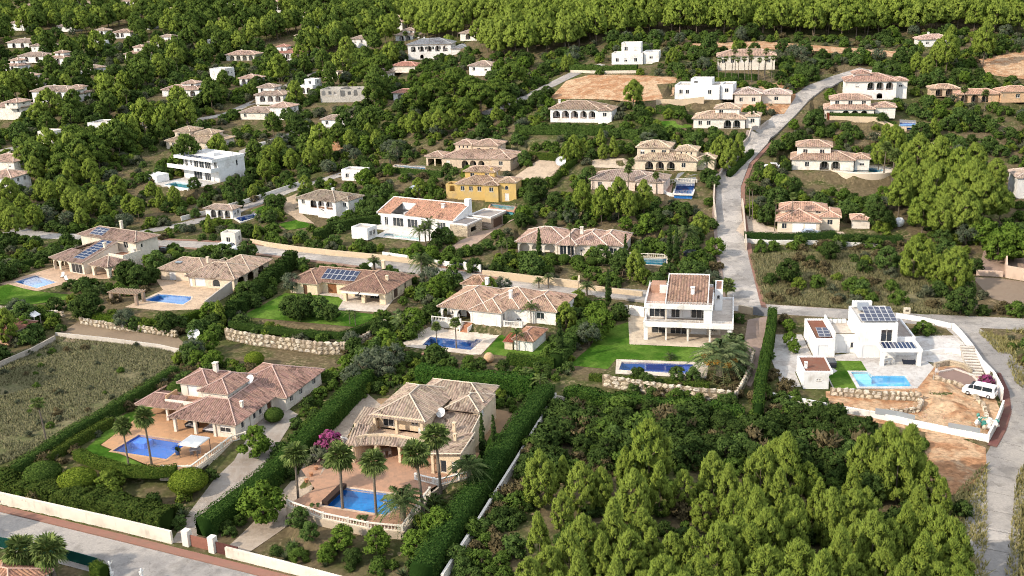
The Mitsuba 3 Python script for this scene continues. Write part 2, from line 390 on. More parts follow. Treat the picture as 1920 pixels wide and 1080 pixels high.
    def flat(s, x0, y0, x1, y1, z, par=.5, col=None, deck=(.5, .47, .43), t=.22, over=0, thick=.25, name='flat_roof', bsdf='paving'):
        x0, y0, x1, y1 = x0 - over, y0 - over, x1 + over, y1 + over
        s.part(name, MB().box(x0 + t + .003, y0 + t + .003, z - thick, x1 - t - .003, y1 - t - .003, z, deck), bsdf)
        ring = sg.box(x0, y0, x1, y1).difference(sg.box(x0 + t, y0 + t, x1 - t, y1 - t))
        return s.part('parapet', slab(MB(), ring, z - thick - (.002 if over else -.0), z + par, col or s.wall), 'plaster')
    def box(s, name, x0, y0, z0, x1, y1, z1, col=None, bsdf='plaster', under=None, label=None):
        return s.part(name, MB().box(x0, y0, z0, x1, y1, z1, col or s.wall), bsdf, label, under=under)
    def chimney(s, x, y, z0, z1, w=.75, col=None):
        z1 = z0 + (z1 - z0) * .68; w *= .85
        k = s.box('chimney', x - w / 2, y - w / 2, z0, x + w / 2, y + w / 2, z1, col)
        mb = MB().box(x - w * .62, y - w * .62, z1 + .28, x + w * .62, y + w * .62, z1 + .42, col or s.wall)
        for i in (-1, 1):
            for j in (-1, 1): mb.box(x + i * w * .36 - .08, y + j * w * .36 - .08, z1 + .002, x + i * w * .36 + .08, y + j * w * .36 + .08, z1 + .278, col or s.wall)
        s.part('cap', mb, 'plaster', under=k)
    def columns(s, xs, ys, z0, z1, w=.38, col=None):
        for x, y in zip(xs, ys):
            mb = MB().box(x - w / 2, y - w / 2, z0, x + w / 2, y + w / 2, z1, col or s.wall)
            mb.box(x - w * .62, y - w * .62, z1 - .16, x + w * .62, y + w * .62, z1 - .003, col or s.wall).box(x - w * .6, y - w * .6, z0, x + w * .6, y + w * .6, z0 + .2, col or s.wall)
            s.part('column', mb, 'plaster')
    def panels(s, O, A, B, na, nb, w=1.0, h=1.65, gap=.06, skip=(), lift=.12):
        """solar panels: O corner, A across and B along the slope (unit vectors)"""
        O, A, B = (np.asarray(q, float) for q in (O, A, B)); N = np.cross(A, B); N = N if N[2] > 0 else -N
        for i in range(na):
            for j in range(nb):
                if (i, j) in skip: continue
                o = O + A * i * (w + gap) + B * j * (h + gap) + N * lift
                def pl(m, lo, hi, z0, z1, c):
                    v = [o + A * x + B * y + N * z for z in (z0, z1) for x, y in ((lo, lo), (w - lo, lo), (w - lo, h - lo), (lo, h - lo))]
                    return m.add(v, [[0, 1, 5, 4], [1, 2, 6, 5], [2, 3, 7, 6], [3, 0, 4, 7], [4, 5, 6, 7], [3, 2, 1, 0]], c)
                k = s.part('solar_panel', pl(MB(), 0, 0, 0, .05, (.5, .52, .55)), 'paint')
                s.part('cell_sheet', pl(MB(), .05, 0, .051, .056, (.02, .03, .08)), 'cells', under=k)
    def rail(s, pts, z, h=.95, col=(.8, .79, .76), step=.34, name='balustrade', r=.075):
        """balusters under a hand rail along local points; a part of the house"""
        baluster(pts, [z] * len(pts), h, col, step, s, name, r)

def baluster(pts, zs, h, col, step, hs, name, r=.075):
    mb, rl = MB(), MB()
    for (a, za), (b, zb) in zip(zip(pts[:-1], zs[:-1]), zip(pts[1:], zs[1:])):
        a, b = np.array(a, float), np.array(b, float); L = np.hypot(*(b - a)); d = (b - a) / L; nrm = np.array([-d[1], d[0]])
        for e0, e1, w in ((h - .12, h, .13), (.02, .12, .12)):
            q = [a + nrm * w, a - nrm * w, b - nrm * w, b + nrm * w]; zz = [za, za, zb, zb]
            rl.add([(*p, z + e) for e in (e0, e1) for p, z in zip(q, zz)], [[0, 1, 5, 4], [1, 2, 6, 5], [2, 3, 7, 6], [3, 0, 4, 7], [4, 5, 6, 7], [3, 2, 1, 0]], col)
        n = max(1, int(L / step))
        for i in range(n + 1):
            p = a + d * L * i / n; z = za + (zb - za) * i / n
            big = i in (0, n) or i % 9 == 0
            if big: rl.box(p[0] - .16, p[1] - .16, z, p[0] + .16, p[1] + .16, z + h + .08, col)
            else: mb.tube([(*p, z + .121), (*p, z + .3), (*p, z + h * .6), (*p, z + h - .121)], [r * .6, r * 1.15, r * .5, r * .75], 5, col, cap=False)
    if isinstance(hs, House):
        k = hs.part(name, rl, 'plaster')
        if mb.k: hs.part('baluster', mb, 'plaster', under=k, kind='stuff')
    else:
        k = hs; scene[k] = rl.shape('plaster')
        if mb.k: part(k, 'baluster', mb, 'plaster', kind='stuff')
    return k

# ---------------------------------------------------------------- plants
def unit(v): return v / (np.linalg.norm(v, axis=-1, keepdims=True) + 1e-12)
ICO = trimesh.creation.icosphere(subdivisions=0); ICO1 = trimesh.creation.icosphere(subdivisions=1)
def leaf_cloud(mb, C, R, n, size, colA, colB, r, up=.5, elong=2.0, core=.6, crown=None, tangent=False, squash=1.0, inner=.55, soft=.38, taper=0.0):
    """leaf-sized triangles round every clump centre of C, over a small rough core"""
    C = np.asarray(C, float); R = np.broadcast_to(np.asarray(R, float), (len(C),)); cc = C.mean(0) if crown is None else np.asarray(crown, float)
    colA, colB = np.asarray(colA, float), np.asarray(colB, float)
    for c, q in zip(C, R):
        d = unit(r.normal(size=(n, 3))); d[:, 2] = np.where(d[:, 2] < -.45, -d[:, 2], d[:, 2])
        p = c + d * (q * (inner + (1 - inner) * r.random((n, 1)) ** .6)) * [1, 1, squash]
        if taper:
            o_ = p - c; f_ = 1 - taper * o_[:, 2:] / (q * squash); p = c + o_ * np.c_[f_, f_, np.where(o_[:, 2:] < 0, .55, 1.0)]
        if tangent:
            nn = unit(d + .7 * r.normal(size=(n, 3))); ax = unit(np.cross(nn, r.normal(size=(n, 3))))
        else:
            ax = unit(d * .6 + [0, 0, up] + .45 * r.normal(size=(n, 3))); nn = unit(np.cross(ax, r.normal(size=(n, 3))))
        w = np.cross(nn, ax); s = size * (.65 + .7 * r.random((n, 1)))
        v = np.stack([p - ax * s * .3 - w * s / elong / 1.1, p - ax * s * .3 + w * s / elong / 1.1, p + ax * s * .75 + w * (r.random((n, 1)) - .5) * s * .3], 1).reshape(-1, 3)
        nr = unit(.6 * d + .5 * unit(p - cc) + [0, 0, .2] + soft * r.normal(size=(n, 3)))
        t = r.random((n, 1)) * .7 + .3 * r.random()
        col = colA * (1 - t) + colB * t
        mb.add(v, np.arange(3 * n).reshape(-1, 3), np.repeat(col, 3, 0), None, np.repeat(nr, 3, 0))
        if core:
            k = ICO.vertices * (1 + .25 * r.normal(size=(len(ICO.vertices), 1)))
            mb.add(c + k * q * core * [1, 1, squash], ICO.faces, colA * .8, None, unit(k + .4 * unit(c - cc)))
def tree_mesh(r, H, Rm, z0, prof, nclump, cr, nleaf, size, colA, colB, trunk=.16, limbs=8, squash=.85, **k):
    """(trunk, crown) of a tree of height H with crown radius Rm from height z0 on"""
    C, Q = [], []
    for i in range(nclump):
        t = (i + .5) / nclump; t = t + .5 / nclump * r.normal(); t = min(max(t, .01), .99)
        rad = Rm * prof(t); a = i * 2.39996 + .5 * r.normal()
        rho = rad * (.98 - .5 * r.random() ** 2.2)
        z = z0 + (H - z0) * t
        C.append((rho * math.cos(a), rho * math.sin(a), z)); Q.append(cr * (.55 + .9 * r.random()) * (.65 + .35 * prof(t)))
    C = np.array(C); tr, cw = MB(), MB()
    lean = r.normal(size=2) * .02 * H
    tip = np.array([lean[0], lean[1], z0 + (H - z0) * .75])
    tr.tube([(0, 0, -.3), (lean[0] * .2, lean[1] * .3, z0 * .5), (lean[0] * .6, lean[1] * .6, z0), tip], [trunk, trunk * .85, trunk * .7, trunk * .25], 6)
    for i in r.choice(nclump, min(limbs, nclump), replace=False):
        b = np.array([lean[0] * .6, lean[1] * .6, max(z0 * .8, C[i][2] - (H - z0) * .3)])
        tr.tube([b, (b + C[i]) / 2 + [0, 0, .15], C[i]], [trunk * .4, trunk * .25, trunk * .1], 4, cap=False)
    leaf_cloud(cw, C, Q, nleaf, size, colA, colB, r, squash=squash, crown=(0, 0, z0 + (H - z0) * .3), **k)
    return tr, cw
GROUP = {}
def archetype(kind, makers):
    GROUP[kind] = []
    for i, entries in enumerate(makers):
        g = f'{kind}_form_{i}'
        scene[g] = {'type': 'shapegroup', **entries}
        GROUP[kind].append(g)
def shp(mb, bsdf, **k): return mb.shape(bsdf, **k)
def rr(i): return np.random.default_rng(1000 + i)

def ovoid(t): return math.sin(math.pi * min(1, .12 + .88 * t) ** .75) ** .8 if t < .5 else max(.12, math.cos((t - .45) / .55 * math.pi / 2) ** .8)
def dome(t): return max(.15, (1 - t ** 2.4) ** .6) * (.75 + .25 * min(1, t * 4))
def ball(t): return max(.2, math.sin(math.pi * (.08 + .88 * t)) ** .6)
def cone(t): return max(.08, (1 - t) ** .7) * (.6 + .4 * min(1, t * 6))
PA, PB = (.07, .115, .018), (.205, .26, .045)
def mk(i, *a, **k):
    t, c = tree_mesh(rr(i), *a, **k)
    return {'trunk': shp(t, 'bark', smooth=True), 'crown': shp(c, k_leaf, normals=True)}
k_leaf = 'pine_leaf'
archetype('young_pine', [mk(i, 8.0, 2.2 + .3 * (i % 3), .9, [ovoid, cone, ovoid][i % 3], 88, .5, 84, .50, PA, PB, up=1.2, elong=4.4, limbs=5, squash=1.35, core=.34, soft=.34, taper=.3, inner=.35) for i in range(6)])
archetype('tall_pine', [mk(20 + i, 12.0, 3.7, 3.2 + i % 2, [ovoid, dome][i % 2], 100, .82, 76, .62, PA, PB, up=1.0, elong=3.8, trunk=.24, limbs=10, squash=1.1, core=.36, soft=.34, taper=.25, inner=.4) for i in range(4)])
archetype('hill_pine', [mk(40 + i, 10.0, 3.3, 3.2, [dome, ovoid][i % 2], 46, .95, 46, .66, PA, PB, up=1.0, elong=2.4, trunk=.2, limbs=6, squash=1.2, core=.45, soft=.28, taper=.3) for i in range(5)])
k_leaf = 'leaf'
archetype('umbrella_pine', [mk(60 + i, 9.0, 4.2, 4.0, dome, 44, 1.25, 80, .5, (.045, .08, .016), (.115, .16, .03), up=.7, elong=2.2, trunk=.25, limbs=12, squash=.7) for i in range(2)])
archetype('dark_pine', [mk(50 + i, 10.0, 3.4, 3.0, [dome, ovoid][i % 2], 46, .98, 46, .62, (.04, .072, .016), (.11, .155, .032), up=.9, elong=2.2, trunk=.2, limbs=6, squash=1.0, core=.5, soft=.28) for i in range(4)])
DA, DB = (.028, .052, .014), (.075, .115, .03)
archetype('broadleaf_tree', [mk(80 + i, 5.0, 2.5, .7, [ball, dome][i % 2], 46, .82, 76, .27, tuple(np.array(DA) * (.8 + .2 * i)), tuple(np.array(DB) * (.8 + .2 * i)), tangent=True, elong=1.6) for i in range(4)])
archetype('lime_tree', [mk(100 + i, 4.5, 2.1, .7, [ball, dome][i % 2], 38, .74, 70, .28, (.05, .095, .014), (.12, .18, .03), tangent=True, elong=1.6) for i in range(3)])
archetype('olive_tree', [mk(120 + i, 4.5, 2.3, 1.0, ball, 26, .9, 80, .24, (.055, .075, .045), (.135, .155, .10), elong=2.6, core=.5) for i in range(3)])
archetype('dark_bush', [mk(140 + i, 1.8, 1.35, .05, dome, 20, .55, 56, .22, tuple(np.array(DA) * (.85 + .15 * i)), tuple(np.array(DB) * (.85 + .15 * i)), tangent=True, elong=1.7, trunk=.06, limbs=3) for i in range(4)])
archetype('green_bush', [mk(160 + i, 1.7, 1.3, .05, dome, 19, .52, 56, .22, (.04, .075, .014), (.095, .145, .03), tangent=True, elong=1.7, trunk=.06, limbs=3) for i in range(4)])
archetype('bright_bush', [mk(170 + i, 1.7, 1.2, .05, dome, 18, .5, 52, .22, (.075, .115, .018), (.155, .20, .035), elong=1.8, trunk=.06, limbs=3) for i in range(3)])
archetype('grey_bush', [mk(180 + i, 1.5, 1.2, .05, dome, 10, .68, 56, .24, (.05, .06, .035), (.12, .13, .08), elong=2.4, trunk=.05, limbs=3) for i in range(2)])
archetype('dry_bush', [mk(190 + i, 1.2, 1.2, .02, dome, 10, .62, 56, .26, (.06, .05, .026), (.14, .115, .06), elong=2.8, trunk=.05, limbs=3, core=.5) for i in range(3)])
archetype('bougainvillea', [mk(200, 2.6, 1.6, .1, dome, 16, .8, 70, .26, (.06, .05, .03), (.36, .06, .22), tangent=True, elong=1.5, trunk=.06, limbs=3)])
def clipped(i, ca, cb):
    r = rr(210 + i); c, tr = MB(), MB().tube([(0, 0, -.2), (0, 0, .7)], [.09, .07], 6); core = trimesh.creation.icosphere(subdivisions=2); d = np.array(core.vertices)
    S = lambda d: d * np.array([1.25, 1.25, .95]) * (1 + .07 * (meshkit.fbm(d * 2.2 + i, 2)[:, None] - .5)) * np.where(d[:, 2:] < 0, [1, 1, .85], 1.0) + [0, 0, 1.0]
    ca, cb = np.array(ca), np.array(cb); c.add(S(d) * [.97, .97, .98], core.faces, ca * .8, None, d)
    n = 3000; d = unit(r.normal(size=(n, 3))); p = S(d) + d * (.07 * r.random((n, 1)) - .02); nn = unit(d + .5 * r.normal(size=(n, 3))); ax = unit(np.cross(nn, r.normal(size=(n, 3)))); w = np.cross(nn, ax); s_ = .11 * (.6 + .8 * r.random((n, 1))); t = r.random((n, 1))
    c.add(np.stack([p - ax * s_ * .5 - w * s_ * .4, p - ax * s_ * .5 + w * s_ * .4, p + ax * s_ * .6], 1).reshape(-1, 3), np.arange(3 * n).reshape(-1, 3), np.repeat(ca * (1 - t) + cb * t, 3, 0), None, np.repeat(unit(d + .25 * r.normal(size=(n, 3))), 3, 0))
    return {'trunk': shp(tr, 'bark', smooth=True), 'crown': shp(c, 'leaf', normals=True)}
archetype('clipped_ball', [clipped(i, (.035, .065, .014), (.085, .13, .028)) for i in range(2)])
archetype('bright_ball', [clipped(5 + i, (.075, .115, .014), (.17, .215, .03)) for i in range(2)])

def cypress(i):
    r = rr(240 + i); H = 8.0; C = []
    for t in np.linspace(.04, .98, 34):
        rad = .62 * min(1, t * 6) * (1 - t ** 2.2) ** .7 * .55
        a = r.random() * 6.28; C.append((rad * math.cos(a), rad * math.sin(a), t * H))
    cw = MB(); leaf_cloud(cw, C, .5 - .018 * np.abs(np.arange(34) - 12), 70, .26, (.02, .04, .012), (.058, .09, .026), r, up=1.6, elong=2.6, core=.75, crown=(0, 0, 3))
    tr = MB().tube([(0, 0, -.2), (0, 0, 1.2)], [.13, .1], 6)
    return {'trunk': shp(tr, 'bark', smooth=True), 'crown': shp(cw, 'leaf', normals=True)}
archetype('cypress', [cypress(i) for i in range(2)])

def fan_leaf(mb, o, d, L, r, c1, c2, droop=.0):
    """one fan leaf: stalk, then a fan of narrow blades"""
    up = np.array([0, 0, 1.0]); side = unit(np.cross(d, up)); nn = unit(np.cross(side, d))
    e = o + d * L * .5 + np.array([0, 0, -droop * L * .2])
    mb.add([o - side * .03, o + side * .03, e + side * .02, e - side * .02], [[0, 1, 2, 3]], c1 * .9 + np.array([.03, .02, 0]), None, np.repeat(nn[None], 4, 0))
    for k in range(11):
        a = (k - 5) / 5 * 1.75; bl = L * .62 * (1 - .18 * abs(k - 5) / 5)
        dd = unit(d * math.cos(a) + side * math.sin(a)); tip = e + dd * bl + np.array([0, 0, -.22 * bl - droop * .3 * bl]); m = e + dd * bl * .55
        w = np.cross(dd, nn) * .10 * L * .5; n2 = unit(nn + .35 * r.normal(size=3)); t = r.random()
        mb.add([e, m - w, tip, m + w], [[0, 1, 2], [0, 2, 3]], c1 * (1 - t) + c2 * t, None, np.repeat(n2[None], 4, 0))
def fan_palm(i, H=10.0, n=50, rad=2.1, skirt=True, tr=.24):
    r = rr(260 + i); tk, cw, sk = MB(), MB(), MB(); lean = r.normal(size=2) * .25
    zs = np.linspace(0, 1, 9)
    tk.tube([(lean[0] * z * z, lean[1] * z * z, -.3 + (H + .3) * z) for z in zs], [tr * (1.5 - .5 * min(1, z * 5)) * (1 - .3 * z) for z in zs], 8)
    top = np.array([lean[0], lean[1], H])
    for k in range(n):
        el = 1.35 - 1.9 * (k / n) ** .9 + .12 * r.normal(); a = k * 2.39996
        d = np.array([math.cos(a) * math.cos(el), math.sin(a) * math.cos(el), math.sin(el)])
        fan_leaf(cw, top + [0, 0, .1], d, rad * (.85 + .3 * r.random()), r, np.array((.07, .115, .028)), np.array((.18, .225, .075)), droop=max(0, .5 - el) * .5)
    for k in range(16 if skirt else 0):
        a = k * 2.39996; el = -1.0 - .4 * r.random(); d = np.array([math.cos(a) * math.cos(el), math.sin(a) * math.cos(el), math.sin(el)])
        fan_leaf(sk, top - [0, 0, .1], d, rad * .75, r, np.array((.10, .085, .045)), np.array((.19, .155, .085)), droop=.4)
    e = {'trunk': shp(tk, 'palm_bark', smooth=True), 'crown': shp(cw, 'leaf', normals=True)}
    if skirt: e['dead_leaf_skirt'] = shp(sk, 'leaf', normals=True)
    return e
archetype('fan_palm', [fan_palm(i) for i in range(4)])
archetype('short_fan_palm', [fan_palm(10 + i, 3.2, 44, 1.9, i == 1, .26) for i in range(2)])
archetype('thin_palm', [fan_palm(14 + i, 11.0, 26, 1.3, True, .17) for i in range(2)])
def date_palm(i, H, n, L, ca, cb, fruit=False, tr=.3):
    r = rr(300 + i); tk, cw = MB(), MB(); zs = np.linspace(0, 1, 6)
    tk.tube([(0, 0, -.3 + (H + .3) * z) for z in zs], [tr * (1.25 - .25 * min(1, z * 4)) for z in zs], 8); top = np.array([0, 0, H])
    ca, cb = np.array(ca), np.array(cb)
    for k in range(n):
        el = 1.3 - 1.55 * (k / n) + .1 * r.normal(); a = k * 2.39996; l = L * (.85 + .3 * r.random())
        h = np.array([math.cos(a), math.sin(a), 0]); s = np.linspace(0, 1, 9)
        p = top + np.outer(s * l * math.cos(el), h) + np.outer(s * l * math.sin(el) - .62 * l * s ** 2.2 * (.5 + .5 * math.cos(el)), [0, 0, 1])
        side = np.array([-h[1], h[0], 0]); t = r.random(); c = ca * (1 - t) + cb * t
        cw.tube(p, np.linspace(.045, .012, 9), 3, c * 1.2 + .02, cap=False); nn = np.tile([0, 0, 1.0], (3, 1))
        cw.n[-1] = np.tile(unit(h * .3 + np.array([0, 0, 1.0])), (len(cw.v[-1]), 1))
        for q in np.linspace(.1, .98, 20):
            o = top + h * (q * l * math.cos(el)) + np.array([0, 0, q * l * math.sin(el) - .62 * l * q ** 2.2 * (.5 + .5 * math.cos(el))]); ll = .62 * L / 2.6 * (math.sin(math.pi * (.12 + .8 * q)) ** .6)
            for sg_ in (-1, 1):
                d = unit(side * sg_ + h * .65 + np.array([0, 0, .25 - .6 * q]) + .12 * r.normal(size=3)); w = h * .055 * L / 2.6 + np.array([0, 0, .02])
                nr = unit(np.array([0, 0, 1.0]) + .5 * h + .3 * sg_ * side + .25 * r.normal(size=3))
                cw.add([o - w, o + w, o + d * ll], [[0, 1, 2]], np.clip(c * (.75 + .5 * r.random()), 0, 1), None, np.tile(nr, (3, 1)))
    e = {'trunk': shp(tk, 'palm_bark', smooth=True), 'crown': shp(cw, 'leaf', normals=True)}
    if fruit:
        fr = MB(); C = [top + [1.5 * math.cos(a), 1.5 * math.sin(a), -.1 - .4 * (k % 2)] for k, a in enumerate(np.linspace(0, 6.0, 9))]
        leaf_cloud(fr, C, .46, 90, .2, (.42, .17, .02), (.65, .30, .04), r, up=-.8, core=.6)
        e['fruit_bunch'] = shp(fr, 'leaf', normals=True)
    return e
archetype('date_palm', [date_palm(i, 2.6 + 1.2 * i, 46, 2.8, (.045, .08, .026), (.12, .155, .055)) for i in range(3)])
archetype('fruiting_date_palm', [date_palm(5, 2.6, 64, 3.6, (.065, .105, .04), (.19, .22, .10), True, .42), date_palm(7, 2.2, 56, 3.2, (.06, .10, .036), (.16, .195, .08), False, .4)])
archetype('cycad', [date_palm(8 + i, .35, 34, 1.5, (.035, .065, .02), (.09, .125, .04), False, .2) for i in range(2)])
archetype('queen_palm', [date_palm(12 + i, 4.2, 22, 2.6, (.055, .095, .025), (.125, .165, .05), False, .14) for i in range(2)])
def agave(i):
    r = rr(330 + i); m = MB()
    for k in range(26):
        el = 1.2 - 1.1 * k / 26; a = k * 2.39996; d = np.array([math.cos(a) * math.cos(el), math.sin(a) * math.cos(el), math.sin(el)]); s = np.array([-math.sin(a), math.cos(a), 0]) * .07
        n = unit(np.cross(s, d)); n = n if n[2] > 0 else -n
        m.add([-s, s, d * .55 + s * 1.3, d, d * .55 - s * 1.3], [[0, 1, 2], [0, 2, 4], [4, 2, 3]], jit((.07, .09, .045), .4, r), None, np.tile(n, (5, 1)))
    return {'leaf_rosette': shp(m, 'leaf', normals=True)}
archetype('agave', [agave(i) for i in range(2)])

_pc = {}
def plant(kind, x, y, h, label, cat, group, z=None, name=None, wide=1.0, form=None, only=None):
    """one plant of the kind, h metres tall; each is a thing with trunk and crown"""
    H0 = {'young_pine': 8, 'tall_pine': 12, 'hill_pine': 10, 'dark_pine': 10, 'umbrella_pine': 9, 'broadleaf_tree': 5, 'lime_tree': 4.5, 'olive_tree': 4.5, 'dark_bush': 1.8, 'green_bush': 1.7, 'bright_bush': 1.7, 'grey_bush': 1.5, 'dry_bush': 1.2,
          'bougainvillea': 2.6, 'clipped_ball': 2.0, 'bright_ball': 2.0, 'cypress': 8, 'fan_palm': 11.2, 'short_fan_palm': 4.6, 'thin_palm': 12, 'date_palm': 4.6, 'fruiting_date_palm': 4.8, 'cycad': 1.5, 'queen_palm': 5.6, 'agave': 1.0}[kind]
    nm = name or {'young_pine': 'pine_tree', 'tall_pine': 'pine_tree', 'hill_pine': 'pine_tree', 'dark_pine': 'pine_tree', 'thin_palm': 'fan_palm', 'fruiting_date_palm': 'date_palm'}.get(kind, kind)
    i = _pc[kind] = _pc.get(kind, -1) + 1
    g = GROUP[kind][(i if form is None else form) % len(GROUP[kind])]
    s = h / H0; w = s * wide
    if z is None: z = gz(x, y)
    M = T().translate([float(x), float(y), float(z)]).rotate([0, 0, 1], float(rng.random() * 360)).scale([w, w, s])
    if only:
        scene[only] = {'type': 'instance', 'to_world': M, 'group': {'type': 'ref', 'id': g}}
        return only
    k = thing(nm, label, cat, group)
    scene[k] = {'type': 'instance', 'to_world': M, 'group': {'type': 'ref', 'id': g}}
    return k
def plants(kind, uvs, h, label, cat, group, vary=.15, z=None, **k):
    """plants by the pixel of their foot; an entry is (u, v) or (u, v, height)"""
    for q in uvs:
        p = at(q[0], q[1], z)
        plant(kind, p[0], p[1], (q[2] if len(q) > 2 else h * (1 + vary * (rng.random() * 2 - 1))), label, cat, group, z=None if z is None else z, **k)

def path_of(pts, step=2.0):
    """resampled polyline (world xy) with unit tangents"""
    p = np.asarray(pts, float)[:, :2]; s = np.r_[0, np.cumsum(np.hypot(*np.diff(p, axis=0).T))]
    n = max(2, int(math.ceil(s[-1] / step)) + 1); t = np.unique(np.r_[np.linspace(0, s[-1], n), s])
    t = t[np.r_[True, np.diff(t) > .05]]
    q = np.c_[np.interp(t, s, p[:, 0]), np.interp(t, s, p[:, 1])]
    g = np.gradient(q, axis=0) if len(q) > 2 else np.repeat(q[1:] - q[:1], 2, 0)
    return q, unit(g), t
def wxy(uvs, z=None): return np.array([at(u, v, z)[:2] for u, v in uvs])
def hedge(uvs, w, h, label, z=None, colA=(.03, .06, .014), colB=(.08, .125, .03), group=None, world=None, leaf=.2, dens=42, rough=.1, name='hedge'):
    """a clipped hedge along ground pixels (or world points): a bumpy core under leaf-sized faces"""
    q, g, _ = path_of(wxy(uvs, z) if world is None else world, .6); r = np.random.default_rng(len(scene)); mb = MB()
    nrm = np.c_[-g[:, 1], g[:, 0]]; zb = ground(q[:, 0], q[:, 1]) if z is None else np.full(len(q), float(z))
    colA, colB = np.array(colA), np.array(colB)
    prof = [(-.5, -.1), (-.5, .55), (-.42, .92), (0, 1.0), (.42, .92), (.5, .55), (.5, -.1)]; m = len(prof)
    sm = lambda k: meshkit.fbm(np.c_[q / k, np.full(len(q), float(len(scene) % 97))], 3) - .5
    hh = h * (1 + 1.7 * rough * sm(1.6)); ww = w * (1 + 1.7 * rough * sm(2.1)); q = q + nrm * (w * rough * sm(3.1))[:, None]
    V = np.array([[(*(q[i] + nrm[i] * ww[i] * a * .92), zb[i] + hh[i] * b * .96) for a, b in prof] for i in range(len(q))])
    F = [[i * m + j, (i + 1) * m + j, (i + 1) * m + j + 1, i * m + j + 1] for i in range(len(q) - 1) for j in range(m - 1)]
    N = np.array([[(*(nrm[i] * a * 2), .3 + b) for a, b in prof] for i in range(len(q))])
    F += [[0, j, j + 1, j + 1] for j in range(1, m - 1)] + [[(len(q) - 1) * m, (len(q) - 1) * m + j + 1, (len(q) - 1) * m + j, (len(q) - 1) * m + j] for j in range(1, m - 1)]
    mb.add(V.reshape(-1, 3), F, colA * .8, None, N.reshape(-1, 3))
    L = np.hypot(*np.diff(q, axis=0).T); n = int(L.sum() * (2 * h + w) * dens); n = min(n, 26000)
    i = r.choice(len(L), n, p=L / L.sum()); t = r.random(n)[:, None]; per = r.random(n) * (2 * h + w)
    a = np.where(per < h, -.5, np.where(per < h + w, (per - h) / w - .5, .5)); b = np.where(per < h, per / h, np.where(per < h + w, 1, (2 * h + w - per) / h))
    b = np.where((np.abs(a) > .4) & (b > .9), .9 + .1 * r.random(n), b)
    P2 = q[i] * (1 - t) + q[i + 1] * t + nrm[i] * (a * ww[i])[:, None]; z0 = zb[i] * (1 - t[:, 0]) + zb[i + 1] * t[:, 0]
    out = unit(np.c_[nrm[i] * np.where(np.abs(a) > .47, np.sign(a), a * .6)[:, None], np.where(b > .93, 1.0, .15)])
    P = np.c_[P2, z0 + b * hh[i]] + out * (.1 * r.random((n, 1)) - .02)
    nn = unit(out + .6 * r.normal(size=(n, 3))); ax = unit(np.cross(nn, r.normal(size=(n, 3)))); wv = np.cross(nn, ax); s = leaf * (.6 + .8 * r.random((n, 1)))
    v = np.stack([P - ax * s * .5 - wv * s * .35, P - ax * s * .5 + wv * s * .35, P + ax * s * .6], 1).reshape(-1, 3)
    tt = np.clip(.5 + .35 * r.normal(size=(n, 1)), 0, 1); col = colA * (1 - tt) + colB * tt
    mb.add(v, np.arange(3 * n).reshape(-1, 3), np.repeat(col, 3, 0), None, np.repeat(unit(out + .3 * r.normal(size=(n, 3))), 3, 0))
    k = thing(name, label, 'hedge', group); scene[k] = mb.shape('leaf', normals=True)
    return k

# ---------------------------------------------------------------- walls, roads, sheets, pools
def wall(uvs, h, t, label, col=WHITE, z=None, world=None, cat='wall', name='garden_wall', group=None, base=-.6, sag=False, bsdf='plaster', closed=False, zs=None):
    """a free-standing wall along ground pixels; it follows the ground"""
    pts = wxy(uvs, z) if world is None else np.asarray(world, float)
    q, g, s = path_of(pts, 3.0); nrm = np.c_[-g[:, 1], g[:, 0]]
    zb = ground(q[:, 0], q[:, 1]) if z is None else np.full(len(q), float(z))
    if zs is not None: zb = np.interp(s / s[-1], np.linspace(0, 1, len(zs)), zs)
    hh = np.broadcast_to(np.interp(s / s[-1], np.linspace(0, 1, np.size(h)), np.atleast_1d(h)), (len(q),))
    mb = MB(); V = []
    for i in range(len(q)):
        for a, zz in ((-.5, base), (-.5, hh[i]), (.5, hh[i]), (.5, base)): V.append((*(q[i] + nrm[i] * t * a), zb[i] + zz))
    n = len(q); F = [[4 * i + j, 4 * i + 4 + j, 4 * i + 4 + (j + 1) % 4, 4 * i + (j + 1) % 4] for i in range(n - 1) for j in range(4)] + [[0, 1, 2, 3], [4 * n - 1, 4 * n - 2, 4 * n - 3, 4 * n - 4]]
    k = thing(name, label, cat, group); scene[k] = mb.add(V, F, col).shape(bsdf)
    return k
STONE = []
